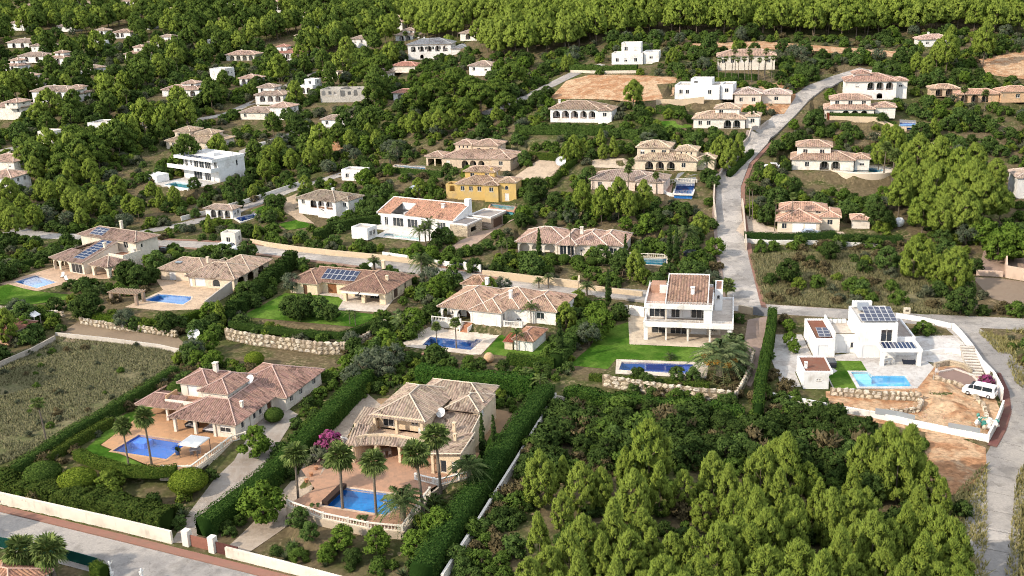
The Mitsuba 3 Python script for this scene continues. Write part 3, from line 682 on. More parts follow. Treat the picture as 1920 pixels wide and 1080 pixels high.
def rock_wall(uvs, h, label, z=None, size=.9, col=(.5, .44, .36), world=None, group=None, name='stone_wall', depth=.7):
    """a retaining wall of boulders, each stone a part of its own, bedded in an earth backing"""
    if not STONE:
        for i in range(7):
            r = rr(400 + i); m = ICO1.copy(); v = np.array(m.vertices); v = np.sign(v) * np.abs(v) ** .72; v *= 1 + .16 * r.normal(size=(len(v), 1)); v = v / np.abs(v).max(0) * .5
            c = np.array([(.52, .46, .37), (.56, .51, .43), (.47, .4, .32), (.6, .54, .45), (.5, .46, .4), (.44, .36, .28), (.58, .5, .38)][i])
            STONE.append(MB().add(v, m.faces, c).shape('stonework'))
    pts = wxy(uvs, z) if world is None else np.asarray(world, float); r = np.random.default_rng(len(scene))
    k = wall(None, h - .12, depth * .5, label, (.2, .16, .11), z, world=pts, name=name, group=group, base=-.8)
    q, g, s = path_of(pts, .3); n = 0; rows = max(1, round(h / (size * .72)))
    for j in range(rows):
        x = size * .3 * r.random()
        while x < s[-1] and n < 300:
            L = size * (.7 + .8 * r.random()); c = np.array([np.interp(x + L / 2, s, q[:, 0]), np.interp(x + L / 2, s, q[:, 1])]); i = min(np.searchsorted(s, x + L / 2), len(q) - 1)
            a = math.degrees(math.atan2(g[i][1], g[i][0])); zb = gz(*c) if z is None else z; hh = h / rows
            M = T().translate([float(c[0]), float(c[1]), float(zb + hh * (j + .5) + .05 * r.normal())]).rotate([0, 0, 1], a + 6 * r.normal()).rotate([0, 1, 0], 7 * r.normal()).scale([L * 1.04, depth * (.95 + .3 * r.random()), hh * (1.02 + .2 * r.random())])
            kk = numbered(k + '__stone'); scene[kk] = {**STONE[r.integers(7)], 'to_world': M}; n += 1; x += L
    return k
def ribbon(pts, width, lift=.06, side=0.0, step=3.0, n=5, kerb=0.0, dz=None):
    """a strip along world points that follows the ground; side shifts it sideways; kerb closes its edges downwards"""
    q, g, s = path_of(pts, step); nrm = np.c_[g[:, 1], -g[:, 0]]; mb = MB(); V = []
    w = np.interp(s / s[-1], np.linspace(0, 1, np.size(width)), np.atleast_1d(width))
    for i in range(len(q)):
        for a in np.linspace(-.5, .5, n):
            p = q[i] + nrm[i] * (side + a * w[i]); V.append((*p, gz(*p) + lift if dz is None else dz + lift))
    V = np.array(V).reshape(len(q), n, 3)
    V[:, :, 2] = np.maximum(V[:, :, 2], V[:, :, 2].mean(1, keepdims=True) - .02)
    F = [[i * n + j, i * n + j + 1, (i + 1) * n + j + 1, (i + 1) * n + j] for i in range(len(q) - 1) for j in range(n - 1)]
    mb.add(V.reshape(-1, 3), F, (.5, .5, .5))
    if kerb:
        for j in (0, n - 1):
            a = V[:, j]; b = a - [0, 0, kerb]; m = len(a)
            mb.add(np.vstack([a, b]), [[i, i + 1, m + i + 1, m + i] for i in range(m - 1)])
    return mb
def colored(mb, c):
    mb.c = [np.broadcast_to(np.asarray(c, float), v.shape) for v in mb.v]
    return mb
def sheet(poly, z=None, lift=.05, cell=2.0, c=(.5, .5, .5), thick=0):
    """a patch of ground covering: flat at level z, else draped over the ground"""
    mb = MB()
    for P in polys(poly):
        if z is not None:
            if thick: slab(mb, P, z + lift - thick, z + lift, c)
            else:
                v, f = tri2d(P); mb.add(np.c_[v, np.full(len(v), z + lift)], f, c)
            continue
        x0, y0, x1, y1 = P.bounds
        for i in np.arange(math.floor(x0 / cell), math.ceil(x1 / cell)):
            for j in np.arange(math.floor(y0 / cell), math.ceil(y1 / cell)):
                b = sg.box(i * cell, j * cell, (i + 1) * cell, (j + 1) * cell)
                for R in polys(P.intersection(b)):
                    xy = np.array(R.exterior.coords)[:-1]
                    try: v, f = tri2d(R)
                    except Exception: continue
                    mb.add(np.c_[v, ground(v[:, 0], v[:, 1]) + lift], f, c)
    return mb
def P2(uvs, z=None): return sg.Polygon(wxy(uvs, z)).buffer(0)
POOLS = []
def pool(poly, z, label, water=.12, depth=1.25, tile=(.05, .20, .50), cope=(.6, .52, .42), cw=.4, cat='swimming pool', steps=None, group=None):
    """a swimming pool let into the ground: tiled basin, coping and water; POLY is its inner edge"""
    k = thing('swimming_pool', label, cat, group); POOLS.append((poly, z))
    b = MB()
    for P in polys(poly):
        v, f = tri2d(P); b.add(np.c_[v, np.full(len(v), z - depth)], f, tile)
        e = np.array(P.exterior.coords); n = len(e)
        b.add(np.vstack([np.c_[e, np.full(n, z - depth)], np.c_[e, np.full(n, z + .05)]]), [[i, i + 1, n + i + 1, n + i] for i in range(n - 1)], np.array(tile) * .9)
    scene[k + '__basin'] = b.shape('mosaic')
    scene[k + '__coping'] = slab(MB(), poly.buffer(cw, join_style=2).difference(poly), z - .3, z + .09, cope).shape('paving')
    scene[k + '__water'] = sheet(poly.buffer(-.005), z, -water).shape('pool_water')
    if steps is not None:
        s = MB()
        for i, P in enumerate(steps): slab(s, P.intersection(poly.buffer(-.01)), z - depth + .002, z - .35 - .27 * i, np.array(tile) * 1.5 + .05)
        scene[k + '__step'] = s.shape('mosaic')
    return k
def build_terrain():
    ax = np.unique(np.r_[np.linspace(-1600, -260, 24), np.arange(-260, -130, 5), np.arange(-130, 112, 1.0), np.arange(112, 260, 5), np.linspace(260, 1600, 24)])
    ay = np.unique(np.r_[np.linspace(20, 100, 9), np.arange(100, 262, 1.0), np.arange(262, 420, 3), np.arange(420, 760, 10), np.linspace(760, 2600, 20)])
    X, Y = np.meshgrid(ax, ay); Z = ground(X.ravel(), Y.ravel()); nx = len(ax)
    i, j = np.meshgrid(np.arange(len(ay) - 1), np.arange(nx - 1), indexing='ij'); a = (i * nx + j).ravel()
    Q = np.stack([a, a + 1, a + nx + 1, a + nx], 1); V = np.c_[X.ravel(), Y.ravel(), Z]
    drop = np.zeros(len(Q), bool); mb = MB()
    for P, z in POOLS:
        x0, y0, x1, y1 = P.bounds; c = V[Q]
        near = np.flatnonzero((c[:, :, 0].max(1) > x0 - 1) & (c[:, :, 0].min(1) < x1 + 1) & (c[:, :, 1].max(1) > y0 - 1) & (c[:, :, 1].min(1) < y1 + 1))
        big = P.buffer(.15); cut = [q for q in near if big.intersects(sg.Polygon(c[q][:, :2]))]; drop[cut] = True
        rest = unary_union([sg.Polygon(c[q][:, :2]) for q in cut]).difference(P.buffer(.1))
        for R in polys(rest):
            v, f = tri2d(R); mb.add(np.c_[v, ground(v[:, 0], v[:, 1])], f)
    Q = Q[~drop]; mb.add(V, Q)
    scene['ground'] = mb.shape('earth'); tag('ground', None, None, None, 'structure')

# ---------------------------------------------------------------- the houses of the front rows
def roofpt(u, v, z, h):
    p = at(u, v, z + h); return (p[0], p[1], z)
def win(side, xs, sill=.95, w=1.1, h=1.25, kind='win'): return [(side, x, sill, w, h, kind) for x in xs]
def dish(hs, x, y, z, r, label, az=-120):
    """a satellite dish: a shallow bowl on a post with its feed arm"""
    k = thing('satellite_dish', label, 'satellite dish'); M = hs.M if hs is not None else np.eye(4)
    t = np.linspace(0, 1, 6); a = np.linspace(0, 2 * np.pi, 25)[:-1]
    V = np.array([(r * q * math.cos(b), r * q * math.sin(b), .28 * r * q * q) for q in t for b in a]); n = 24
    F = [[i * n + j, i * n + (j + 1) % n, (i + 1) * n + (j + 1) % n, (i + 1) * n + j] for i in range(5) for j in range(n)]
    az, el = math.radians(az), math.radians(38); d = np.array([math.cos(az) * math.cos(el), math.sin(az) * math.cos(el), math.sin(el)])
    s = unit(np.cross([0, 0, 1.0], d)); u = np.cross(d, s); c = (M @ [x, y, z, 1])[:3] + [0, 0, r]
    V = c + V @ np.array([s, u, d])
    scene[k + '__bowl'] = MB().add(V, F, (.62, .63, .64)).shape('paint', smooth=True)
    scene[k + '__post'] = MB().tube([c - [0, 0, r + .1], c - d * .05], [.05, .05], 6, (.45, .45, .45)).shape('paint')
    scene[k + '__feed_arm'] = MB().tube([c - u * r * .9 + d * .2, c + d * r * .95], [.03, .03], 5, (.4, .4, .4)).box(*(c + d * r * .9 - .07), *(c + d * r * .9 + .07), (.5, .5, .5)).shape('paint')
    return k

# the villa with the tent, lower left
A = House('villa', 'pink-roofed cream villa with a white tent beside its rectangular pool', (-53.4, 150.4, 0), -19.5, tile=(.33, .21, .175), wall=(.74, .68, .6), pad=(-13, -2, 11.3, 25), row=.38)
A.walls(0, 4.3, 10.9, 17, 0, 2.7, ops=win('r', [5.6, 7.3], w=.9, h=1.2) + [('r', 9.9, 0, 1.3, 2.2, 'door'), ('f', 2, 0, 2.2, 2.2, 'slide'), ('f', 5.2, 0, 2.2, 2.2, 'slide')])
A.walls(7.5, .1, 10.9, 4.05, 0, 2.7, ops=[('f', 9.1, .9, 1.9, 1.2, 'win'), ('r', 2.2, .9, .9, 1.1, 'win')])
A.columns([0, 3.7, 7.25, 0], [.1, .1, .1, 4.0], 0, 2.55, .42)
A.box('beam', -.1, -.05, 2.55, 7.48, .3, 2.78); A.box('beam', -.1, .31, 2.55, .25, 4.28, 2.78)
T_, U_ = (7.4, 4.2, 4.45), (3.6, 4.2, 4.45)
A.planes([[(-.8, -.6, 2.62), (11.6, -.6, 2.62), T_, U_], [(11.6, -.6, 2.62), (11.6, 12.5, 2.62), (7.4, 12.5, 4.45), T_], [(-.8, 5.5, 2.62), (-.8, -.6, 2.62), U_, (3.6, 5.5, 4.45)]], ridges=[((11.6, -.6, 2.62), T_), ((-.8, -.6, 2.62), U_), (T_, (7.4, 12.5, 4.45)), (T_, U_)])
A.walls(2, 11.4, 13.1, 23, 0, 2.7, ops=win('r', [13.2, 16.2, 20.6], w=1.1, h=1.15)); A.hip(2, 11.4, 13.1, 23, 2.8, .6)
A.walls(1.9, 4.9, 6.8, 12, 2.7, 5.3, ops=win('f', [3.9, 4.75], 3.45, .55, .8, 'archwin') + win('r', [6.6, 7.6], 3.6, .5, .8, 'archwin')); A.hip(1.9, 4.9, 6.8, 12.5, 5.35, .45)
A.walls(-3.5, 7, 1.65, 12.5, 0, 5.3, ops=[('f', -1.3, 2.95, 1.9, 2.1, 'shut')]); A.hip(-3.5, 7, 1.7, 12.5, 5.35, .45)
A.box('terrace_slab', -4.2, 4.0, 2.5, 1.88, 6.98, 2.86, (.36, .2, .13)); A.box('parapet', -4.4, 3.8, 2.5, 1.88, 3.98, 3.4); A.box('parapet', -4.4, 4.0, 2.87, -4.2, 6.9, 3.9, (.55, .36, .22))
A.columns([-8.7, -3.8, -8.7], [3.3, 3.3, 7.4], 0, 2.4, .36); A.box('beam', -8.9, 3.1, 2.4, -.9, 3.45, 2.62); A.walls(-8.9, 7.6, -3.7, 8.2, 0, 2.5, t=.2)
A.planes([[(-9.4, 2.5, 2.5), (-1.0, 2.5, 2.5), (-1.0, 5.3, 3.6), (-7.4, 5.3, 3.6)], [(-9.4, 8.6, 2.5), (-9.4, 2.5, 2.5), (-7.4, 5.3, 3.6), (-7.4, 8.6, 3.6)], [(-4.5, 8.6, 2.5), (-9.4, 8.6, 2.5), (-7.4, 5.3, 3.6), (-4.5, 5.3, 3.6)]], ridges=[((-9.4, 2.5, 2.5), (-7.4, 5.3, 3.6)), ((-7.4, 5.3, 3.6), (-4.5, 5.3, 3.6))])
A.chimney(.6, 11.2, 5.6, 7.6, .8); A.chimney(9.7, 4.2, 3.2, 4.5, .5)
dish(A, 7.4, 10.6, 4.5, .78, 'round grey satellite dish on the pink tiled roof of the lower left villa')

# the beige two-storey villa with the curved arcade, bottom middle
B = House('villa', 'beige two-storey villa with a curved arcade above a pool ringed by tall palms', (-21.4, 141.8, 0), -20.7, tile=(.37, .295, .235), wall=(.66, .53, .38), ridge=(.62, .53, .43), pad=(-5, -11.5, 15.5, 17), row=.44)
B.walls(.3, 1.2, 10, 9, 0, 2.7, ops=[('f', 2.4, 0, 2.2, 2.2, 'slide'), ('f', 5.6, 0, 2.2, 2.2, 'brown'), ('f', 8.3, 0, 1.4, 2.2, 'slide')])
B.walls(.3, 1.6, 8.2, 9.2, 2.92, 5.5, ops=[('f', 2.3, 3.15, 2.6, 2.0, 'slide'), ('f', 6.2, 3.9, 1.1, .9, 'win')])
B.columns([.35, 3.9, 8.0], [.35, .35, .35], 2.92, 5.3, .4); B.box('beam', .1, .1, 5.3, 8.3, .6, 5.6)
B.hip(.3, .5, 8.2, 12, 5.62, .6, axis='y', pitch=.45)
B.walls(3.5, 9.4, 13.8, 15, 0, 5.5); B.hip(3.5, 9.4, 13.8, 15, 5.55, .5, pitch=.45)
B.walls(9.6, 6.4, 14.3, 12.2, 0, 5.2, ops=[('r', 8.4, 3.5, 1.0, 1.2, 'win'), ('f', 11.9, 3.1, 3.4, 1.6, 'brown')]); B.hip(9.6, 6.4, 14.3, 12.2, 5.25, .45)
B.walls(8.5, 1.4, 14.5, 6.15, 0, 3.2, ops=[('r', 3.6, 1, 1, 1.2, 'win'), ('r', 5.2, 1, .8, 1.2, 'win')], wall=None) if False else B.walls(8.5, 1.4, 14.5, 6.15, 0, 3.2, ops=[('r', 3.6, 1, 1, 1.2, 'win')])
B.planes([[(8.3, .9, 3.1), (15, .9, 3.1), (14.8, 6.2, 4.5), (8.3, 6.2, 4.7)]], ridges=[((15, .9, 3.1), (14.8, 6.2, 4.5))])
B.walls(12.2, -4.4, 15.9, 1.15, 0, 3.1, ops=[('f', 13.3, .2, .9, 1.9, 'win'), ('f', 15, .2, .9, 1.9, 'win'), ('r', -1.5, .9, .9, 1.2, 'win')])
B.planes([[(11.5, -4.9, 3.05), (16.3, -4.9, 3.7), (16.1, .85, 4.3), (11.5, .85, 3.05)], ], ridges=[((16.3, -4.9, 3.7), (16.1, .85, 4.3)), ((11.5, -4.9, 3.05), (16.3, -4.9, 3.7))])
B.columns([11.8], [-4.6], 0, 2.9, .4); B.chimney(12.3, 2.2, 3.3, 5.0, .55); B.chimney(13.9, -1.2, 3.5, 4.9, .5)
arc = [(-.7, -5.3), (.6, -4.3), (2.2, -3.65), (4.0, -3.35), (5.8, -3.3), (7.6, -3.5), (9.2, -4.1), (10.4, -4.9)]
inn = [(x - .12 * (x - 4.5) * .3, y + 1.35) for x, y in arc]
B.planes([[(*arc[i], 2.75), (*arc[i + 1], 2.75), (*inn[i + 1], 3.4), (*inn[i], 3.4)] for i in range(7)])
m = MB()
for i in range(7):
    for lo, hi, P, off in ((2.5, 2.72, arc, .25), (2.92, 3.75, inn, .02)):
        (x0, y0), (x1, y1) = P[i], P[i + 1]; q = [(x0, y0 + off), (x1, y1 + off), (x1, y1 + off + .22), (x0, y0 + off + .22)]
        m.add([(*p, z) for z in (lo, hi) for p in q], [[0, 1, 5, 4], [1, 2, 6, 5], [2, 3, 7, 6], [3, 0, 4, 7], [4, 5, 6, 7], [3, 2, 1, 0]], B.wall)
B.part('curved_parapet', m, 'plaster')
B.part('balcony_slab', slab(MB(), sg.Polygon([(x, y + .3) for x, y in inn] + [(10.3, 1.15), (-.6, 1.15)]), 2.71, 2.9, (.55, .42, .32)), 'paving')
for i in (0, 2, 4, 6): B.columns([arc[i][0]], [arc[i][1] + .4], 0, 2.5, .38)
B.columns([-.6, 2.3], [-4.0, -2.6], 0, 2.5, .3)
B.walls(-1.7, -4.4, -.4, 3, 0, 2.9, t=.2)
B.planes([[(-1.9, -5.0, 2.8), (.55, -4.5, 2.85), (.55, -1.2, 4.4), (-1.9, -1.2, 4.4)], [(-2.9, -.4, 4.0), (.3, -.4, 4.0), (.3, 3.2, 5.1), (-2.9, 3.2, 5.1)]])
B.walls(-2.7, -.55, .25, 3, 2.95, 4.0); B.walls(-2.7, -.5, -1.72, 3, 0, 2.93, t=.2)
for x in (11.3, 12.7): B.part('air_conditioner', MB().box(x - .45, 6.05, 3.55, x + .45, 6.37, 4.3, (.6, .6, .6)), 'paint')
B.part('air_conditioner', MB().box(7.0, 1.1, 2.92, 7.9, 1.5, 3.7, (.65, .65, .64)), 'paint')
dish(B, 9.3, 4.4, 4.3, .75, 'pale satellite dish beside the upper eaves of the beige arcaded villa')
B.rail([(10.2, -7.1), (13.9, -7.7), (17.2, -4.2)], 0); B.rail([(-7.6, 1.0), (-4.0, -.4)], .2)

# the cream bungalow with solar panels
C = House('bungalow', 'cream bungalow with two rows of solar panels above a boulder retaining wall', (*at(637.4, 541.4, 3.8)[:2], 1.0), -22.2, tile=(.285, .18, .14), wall=(.74, .62, .45), ridge=(.5, .36, .27), pad=(-16, -15.5, 13.5, 15), row=.4)
C.walls(.4, 3.6, 10.4, 12.6, 0, 2.75, ops=[('f', 2.8, 0, 3, 2.3, 'slide'), ('f', 6.6, 0, 3.4, 2.3, 'slide'), ('r', 5.2, .2, 1.8, 1.9, 'brown'), ('r', 9.6, 0, .9, 2.1, 'brown')])
C.walls(9.0, .5, 10.4, 3.35, 0, 2.75); C.columns([.8, 5.2], [.7, .7], 0, 2.5, .75); C.box('beam', .42, .45, 2.45, 8.98, .95, 2.78)
C.part('awning', MB().add([(.5, .4, 2.5), (4.6, .4, 2.5), (4.6, -.9, 2.25), (.5, -.9, 2.25)], [[0, 1, 2, 3]], (.6, .56, .5)).add([(4.9, .4, 2.5), (9.4, .4, 2.5), (9.4, -.9, 2.25), (4.9, -.9, 2.25)], [[0, 1, 2, 3]], (.6, .56, .5)), 'paint')
C.hip(.4, .5, 10.4, 13, 2.85, .55, axis='y')
C.walls(-14, 2.4, -7.2, 11, 0, 2.75, ops=[('f', -10.2, 0, 1, 2.1, 'door')]); C.hip(-14, 2.4, -7.2, 11, 2.85, .5)
C.walls(-7.2, 4.3, .4, 12.4, 0, 2.75, ops=[('f', -4.6, 0, 2.2, 2.2, 'wood')]); C.hip(-9.5, 4.3, 3.0, 12.4, 2.85, .5, ends='gghh', axis='x')
sl = unit(np.array([0, 1, C.pitch])); C.panels((-7.4, 4.6, 3.05), (1, 0, 0), sl, 7, 2, 1.12, 1.62)
C.chimney(8.3, 5.6, 3.4, 4.8, .6); C.chimney(4.2, 11.8, 4.2, 6.3, .8)
dish(C, .6, 12.6, 4.0, .5, 'small satellite dish behind the solar panels of the cream bungalow')

# the white bungalow with arches and three loungers
D = House('bungalow', 'white hip-roofed bungalow with a porch of arches and three loungers at its pool', (*at(821.5, 572.2, 4.3)[:2], 1.3), -24.0, tile=(.41, .285, .215), wall=(.79, .77, .74), ridge=(.68, .58, .5), row=.4)
PADS.append((D.lot(-3, -13, 25, 24), 0.0)); PADS.append((D.lot(-1.6, .2, 24, 24), 1.28))
D.walls(.3, 3.4, 7.3, 12.5, 0, 3, ops=[('f', 2.2, 0, 2, 2.2, 'slide'), ('f', 5.2, 0, 1.6, 2.2, 'door')])
D.walls(.3, .4, 7.2, .75, -1.3, 3, t=.34, sides='f', ops=[('f', 1.9, 0, 2.5, 2.5, 'arch'), ('f', 5.3, 0, 2.9, 2.5, 'arch')])
D.walls(.3, .78, .65, 3.38, 0, 3, t=.17, sides='l', ops=[('l', 2.1, 0, 1.9, 2.4, 'arch')])
D.walls(7.3, .3, 13.3, 12.5, -1.3, 3, ops=[('r', 1.8, 0, 1.1, 2.1, 'win')]); D.box('wall_panel', 8.3, .24, -.2, 12.4, .298, 1.9, (.72, .71, .69))
D.walls(13.3, 3.7, 19, 14, -1.3, 3, ops=[('f', 15.6, .2, 1.1, 2, 'win')]); D.walls(17, 4.0, 23.2, 14.2, -1.3, 3, ops=[('f', 20, .9, 1.6, 1.3, 'win'), ('r', 8, .9, 1.2, 1.2, 'win')])
D.hip(.3, .4, 10.4, 12.8, 3.05, .6); D.hip(7.3, .3, 13.3, 9, 3.05, .55); D.hip(8, 3.7, 19, 13.5, 3.05, .5, axis='y'); D.hip(15.5, 4.0, 23.2, 14.2, 3.05, .5, axis='y')
D.hip(9.5, 3.2, 15.8, 13, 3.05, .4, axis='y'); D.chimney(13.2, 5.6, 3.9, 5.8, .7); D.chimney(4.4, 13.6, 3.6, 5.2, .8)
D.rail([(-1.0, 3.5), (-1.0, -.9), (5.2, -.9)], 0); D.box('terrace_slab', -1.15, -1.05, -1.31, 5.3, .38, -.003, (.72, .68, .62)); D.rail([(13.8, .8), (17.3, 1.2)], 0); D.box('terrace_slab', 13.5, .5, -1.31, 17.5, 3.65, -.003, (.7, .66, .6))
for i in range(7): D.box('step', 5.55, -2.0 + .34 * i, -1.3, 7.15, -1.65 + .34 * i - .004, -1.12 + .185 * i, (.42, .2, .12), 'paving')
D.box('stair_wall', 5.32, -2.0, -1.3, 5.52, .3, -.2); D.box('stair_wall', 7.18, -2.0, -1.3, 7.28, .25, -.2)
G = House('garage', 'tile-roofed garage behind the white arched bungalow near the street', (*D.pt(-2.8, 16.5), 1.3), -24, tile=(.36, .23, .16), wall=(.6, .52, .44), cat='garage'); G.walls(0, 0, 5.4, 5.5, 0, 2.4); G.hip(0, 0, 5.4, 5.5, 2.45, .4)
G = House('pool_house', 'small tile-roofed pool house with white door beside a palm and hedge', (*D.pt(19.4, -7.6), 0), -24, tile=(.34, .19, .13), wall=(.77, .76, .74), cat='pool house')
G.walls(0, 0, 3.7, 6.4, 0, 2.3, ops=[('f', 2.6, 0, .9, 1.9, 'shut')]); G.hip(0, 0, 3.7, 6.4, 2.35, .4)
G = House('tool_shed', 'small red-roofed shed just in front of the pool house', (*D.pt(17.6, -7.9), 0), -24, tile=(.35, .1, .07), wall=(.62, .52, .42), cat='shed'); G.walls(0, 0, 1.6, 3, 0, 1.6); G.shed(-.2, -.3, 1.8, 3.2, 1.65, 2.3)

# the cream villa with solar roof at the far left
E = House('villa', 'cream villa with a long sloping solar roof and a round arched pavilion', (-109.9, 258.9, 0), -31.0, tile=(.33, .235, .195), wall=(.74, .67, .56), ridge=(.55, .46, .38), pad=(1, -25, 25, 12), row=.42)
E.walls(.6, .7, 20.9, 7.5, 0, 6, ops=[('f', 17.2, 3.9, 1.6, 2, 'slide'), ('r', 2.5, 4, .6, 1, 'archwin'), ('f', 3, 1.2, 1, 1.2, 'win')]); E.hip(.6, .7, 20.9, 7.5, 6.05, .6, pitch=.38)
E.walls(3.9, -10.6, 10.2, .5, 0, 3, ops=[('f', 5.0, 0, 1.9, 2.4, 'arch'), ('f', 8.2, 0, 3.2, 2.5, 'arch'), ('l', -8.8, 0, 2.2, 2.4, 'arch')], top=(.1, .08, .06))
E.walls(10.4, -10.9, 15.6, .5, 0, 3, ops=[('f', 13, .1, 3.9, 2.3, 'slide')])
E.planes([[(3.3, -11.3, 3), (10.3, -11.3, 3), (10.3, -6.6, 4.5), (6.6, -6.6, 4.5)], [(3.3, .6, 3), (3.3, -11.3, 3), (6.6, -6.6, 4.5), (6.6, .6, 4.5)]], ridges=[((3.3, -11.3, 3), (6.6, -6.6, 4.5))])
E.planes([[(10.0, -11.5, 3.02), (16.0, -11.5, 3.02), (16.0, -.4, 5.7), (10.0, -.4, 5.7)]], ridges=[((16, -11.5, 3.02), (16, -.4, 5.7))])
sl = unit(np.array([0, 11.1, 2.68])); E.panels((11.0, -9.9, 3.4), (1, 0, 0), sl, 2, 8, 1.75, 1.06, .1)
sl = unit(np.array([0, 1, .38])); E.panels((4.0, .8, 6.08), (1, 0, 0), sl, 3, 3, 1.5, .95)
E.walls(15.6, -4.9, 22.6, .6, 0, 3.0, ops=[('f', 17.5, 0, 1.4, 2.2, 'slide')], top=(.3, .16, .11)); E.box('parapet', 17.5, -4.9, 3.01, 22.6, -4.65, 4.0); E.box('parapet', 22.36, -4.63, 3.01, 22.6, .58, 4.0)
E.part('side_wall', MB().add([(15.35, -11, 3), (15.35, -.4, 3), (15.35, -.4, 5.5)], [[0, 1, 2]], E.wall).add([(15.6, -11, 3), (15.6, -.4, 3), (15.6, -.4, 5.5)], [[0, 1, 2]], E.wall), 'plaster')
E.walls(17.8, -10.4, 23.8, -5.1, 0, 3, t=.4, ops=[('f', 20.8, 0, 4.4, 2.6, 'arch'), ('r', -7.8, 0, 3.6, 2.6, 'arch'), ('l', -7.8, 0, 3.4, 2.6, 'arch')]); E.hip(17.8, -10.4, 23.8, -5.1, 3.05, .5, pitch=.5)
E.chimney(8.8, 6.9, 6.6, 8.9, .7); E.chimney(15.2, -3.8, 4.8, 6.4, .7); E.part('air_conditioner', MB().box(19.4, .2, 3.1, 20.5, .6, 4.1, (.6, .6, .58)), 'paint')

# the beige bungalow with arches beside the square pool
F_ = House('bungalow', 'beige bungalow with arched porch behind a grey screen wall and rectangular pool', (*at(346.2, 516.3, 3.3)[:2], .5), -18.7, tile=(.41, .31, .245), wall=(.68, .58, .46), ridge=(.6, .5, .4), pad=(-13.5, -18, 14.5, 18), row=.42)
F_.walls(.4, .6, 12.3, 15.5, 0, 2.75, ops=[('f', 3.4, .3, 2.7, 2, 'shut'), ('f', .95, 0, .8, 2, 'shut'), ('f', 7.6, .4, 1.9, 1.7, 'archwin'), ('r', 3.4, 0, 2.8, 2.3, 'arch'), ('r', 7.4, 0, 2.8, 2.3, 'arch'), ('r', 12, 0, 2.8, 2.3, 'arch')])
F_.hip(.4, .6, 12.3, 9.5, 2.85, .6); F_.hip(3, 7, 12.3, 16, 2.85, .5, axis='y'); F_.walls(-9.6, 4.2, .15, 12, 0, 2.75, ops=[('f', -6.5, 0, 1.8, 2, 'shut'), ('f', -2.2, .9, 1, 1.1, 'win')]); F_.hip(-9.6, 4.2, 2.5, 12, 2.85, .6)
F_.chimney(1.2, 7.6, 3.6, 5.2, .6); F_.part('roof_light', MB().box(-6.4, 5.6, 3.75, -4.9, 7.2, 3.95, (.2, .24, .27)), 'gloss')

# the big white modern villa with terraces
H = House('modern_villa', 'white modern villa of long terraces under a striped tile roof', (24.2, 183.4, 0), -12.2, tile=(.32, .21, .16), wall=(.8, .8, .8), pad=(-4.5, -20, 17, 22), row=.56)
H.walls(.3, 4.2, 14, 14.5, 0, 2.85, col=(.66, .6, .52), ops=[('f', 2.5, 0, 2.6, 2.3, 'slide'), ('f', 6.2, 0, 3, 2.3, 'slide'), ('f', 10, 0, 3, 2.3, 'shut'), ('f', 12.8, .8, 1, 1.2, 'win')])
H.box('floor_slab', 0, .25, 2.86, 16.3, 16.6, 3.1, (.55, .5, .45), 'paving')
H.box('front_band', -.05, 0, 2.75, 16.35, .24, 3.75); H.box('side_band', -.05, .242, 2.75, .18, 16.4, 3.75); H.box('side_band', 16.12, .242, 2.75, 16.35, 16.4, 3.7); H.box('back_band', .18, 16.4, 2.75, 16.12, 16.62, 3.6)
for x in (4.1, 8.1, 12.1): H.box('column', x - .16, .35, 0, x + .16, .67, 2.74, (.72, .7, .67))
H.box('column', 0, .3, 0, .75, .75, 2.74); H.box('column', 15.3, .3, 0, 16.0, .7, 2.74)
H.walls(.3, 4.4, 12.4, 14, 3.11, 6.2, ops=[('f', 5.6, 3.2, 1.6, 2.3, 'slide'), ('f', 7.6, 3.2, 1.5, 2.3, 'shut'), ('f', 10, 3.2, 3, 2.3, 'slide'), ('f', 2.2, 3.2, 2.9, 2.4, 'slide')])
H.walls(10.9, .9, 12.4, 4.38, 3.11, 6.1, t=.2); H.box('column', .15, .9, 3.11, .45, 1.2, 6.1); H.box('column', 3.9, .9, 3.11, 4.15, 1.15, 6.1, (.66, .58, .48))
H.box('roof_slab', .1, .95, 6.21, 12.5, 14.2, 6.4, (.5, .32, .24), 'paving'); H.box('front_band', 0, .7, 6.1, 12.6, .94, 7.05); H.box('side_band', 0, .942, 6.1, .23, 14, 7.0); H.box('side_band', 12.37, .942, 6.1, 12.6, 9, 6.95); H.box('back_band', .24, 13.8, 6.41, 12.36, 14.0, 7.0)
H.walls(4.2, 2.2, 11.4, 12.2, 6.41, 6.9, t=.3); H.planes([[(4.0, 1.5, 6.95), (11.5, 1.5, 6.95), (11.5, 12.4, 9.2), (4.0, 12.4, 9.2)]])
m = MB()
for x in (3.83, 11.53): m.add([(x, 1.4, 6.6), (x + .16, 1.4, 6.6), (x + .16, 12.5, 8.6), (x, 12.5, 8.6), (x, 1.4, 7.22), (x + .16, 1.4, 7.22), (x + .16, 12.5, 9.5), (x, 12.5, 9.5)], [[0, 1, 5, 4], [1, 2, 6, 5], [2, 3, 7, 6], [3, 0, 4, 7], [4, 5, 6, 7]], H.wall)
H.part('roof_edge', m.box(4.0, 12.42, 6.5, 11.52, 12.6, 9.45, H.wall), 'plaster'); H.chimney(8.7, 5.2, 7.4, 9.3, .8)
H.walls(12.7, 9.5, 14.2, 15.5, 3.11, 7.4, ops=[('f', 13.4, 5.4, .6, .8, 'win')], top=(.35, .2, .15)); H.box('roof_hut', .6, 9.5, 6.41, 3.4, 12.6, 7.9, (.42, .25, .18), 'paving'); H.box('roof_hut', 2.3, 9.2, 6.41, 3.7, 9.48, 8.0)
m = MB()
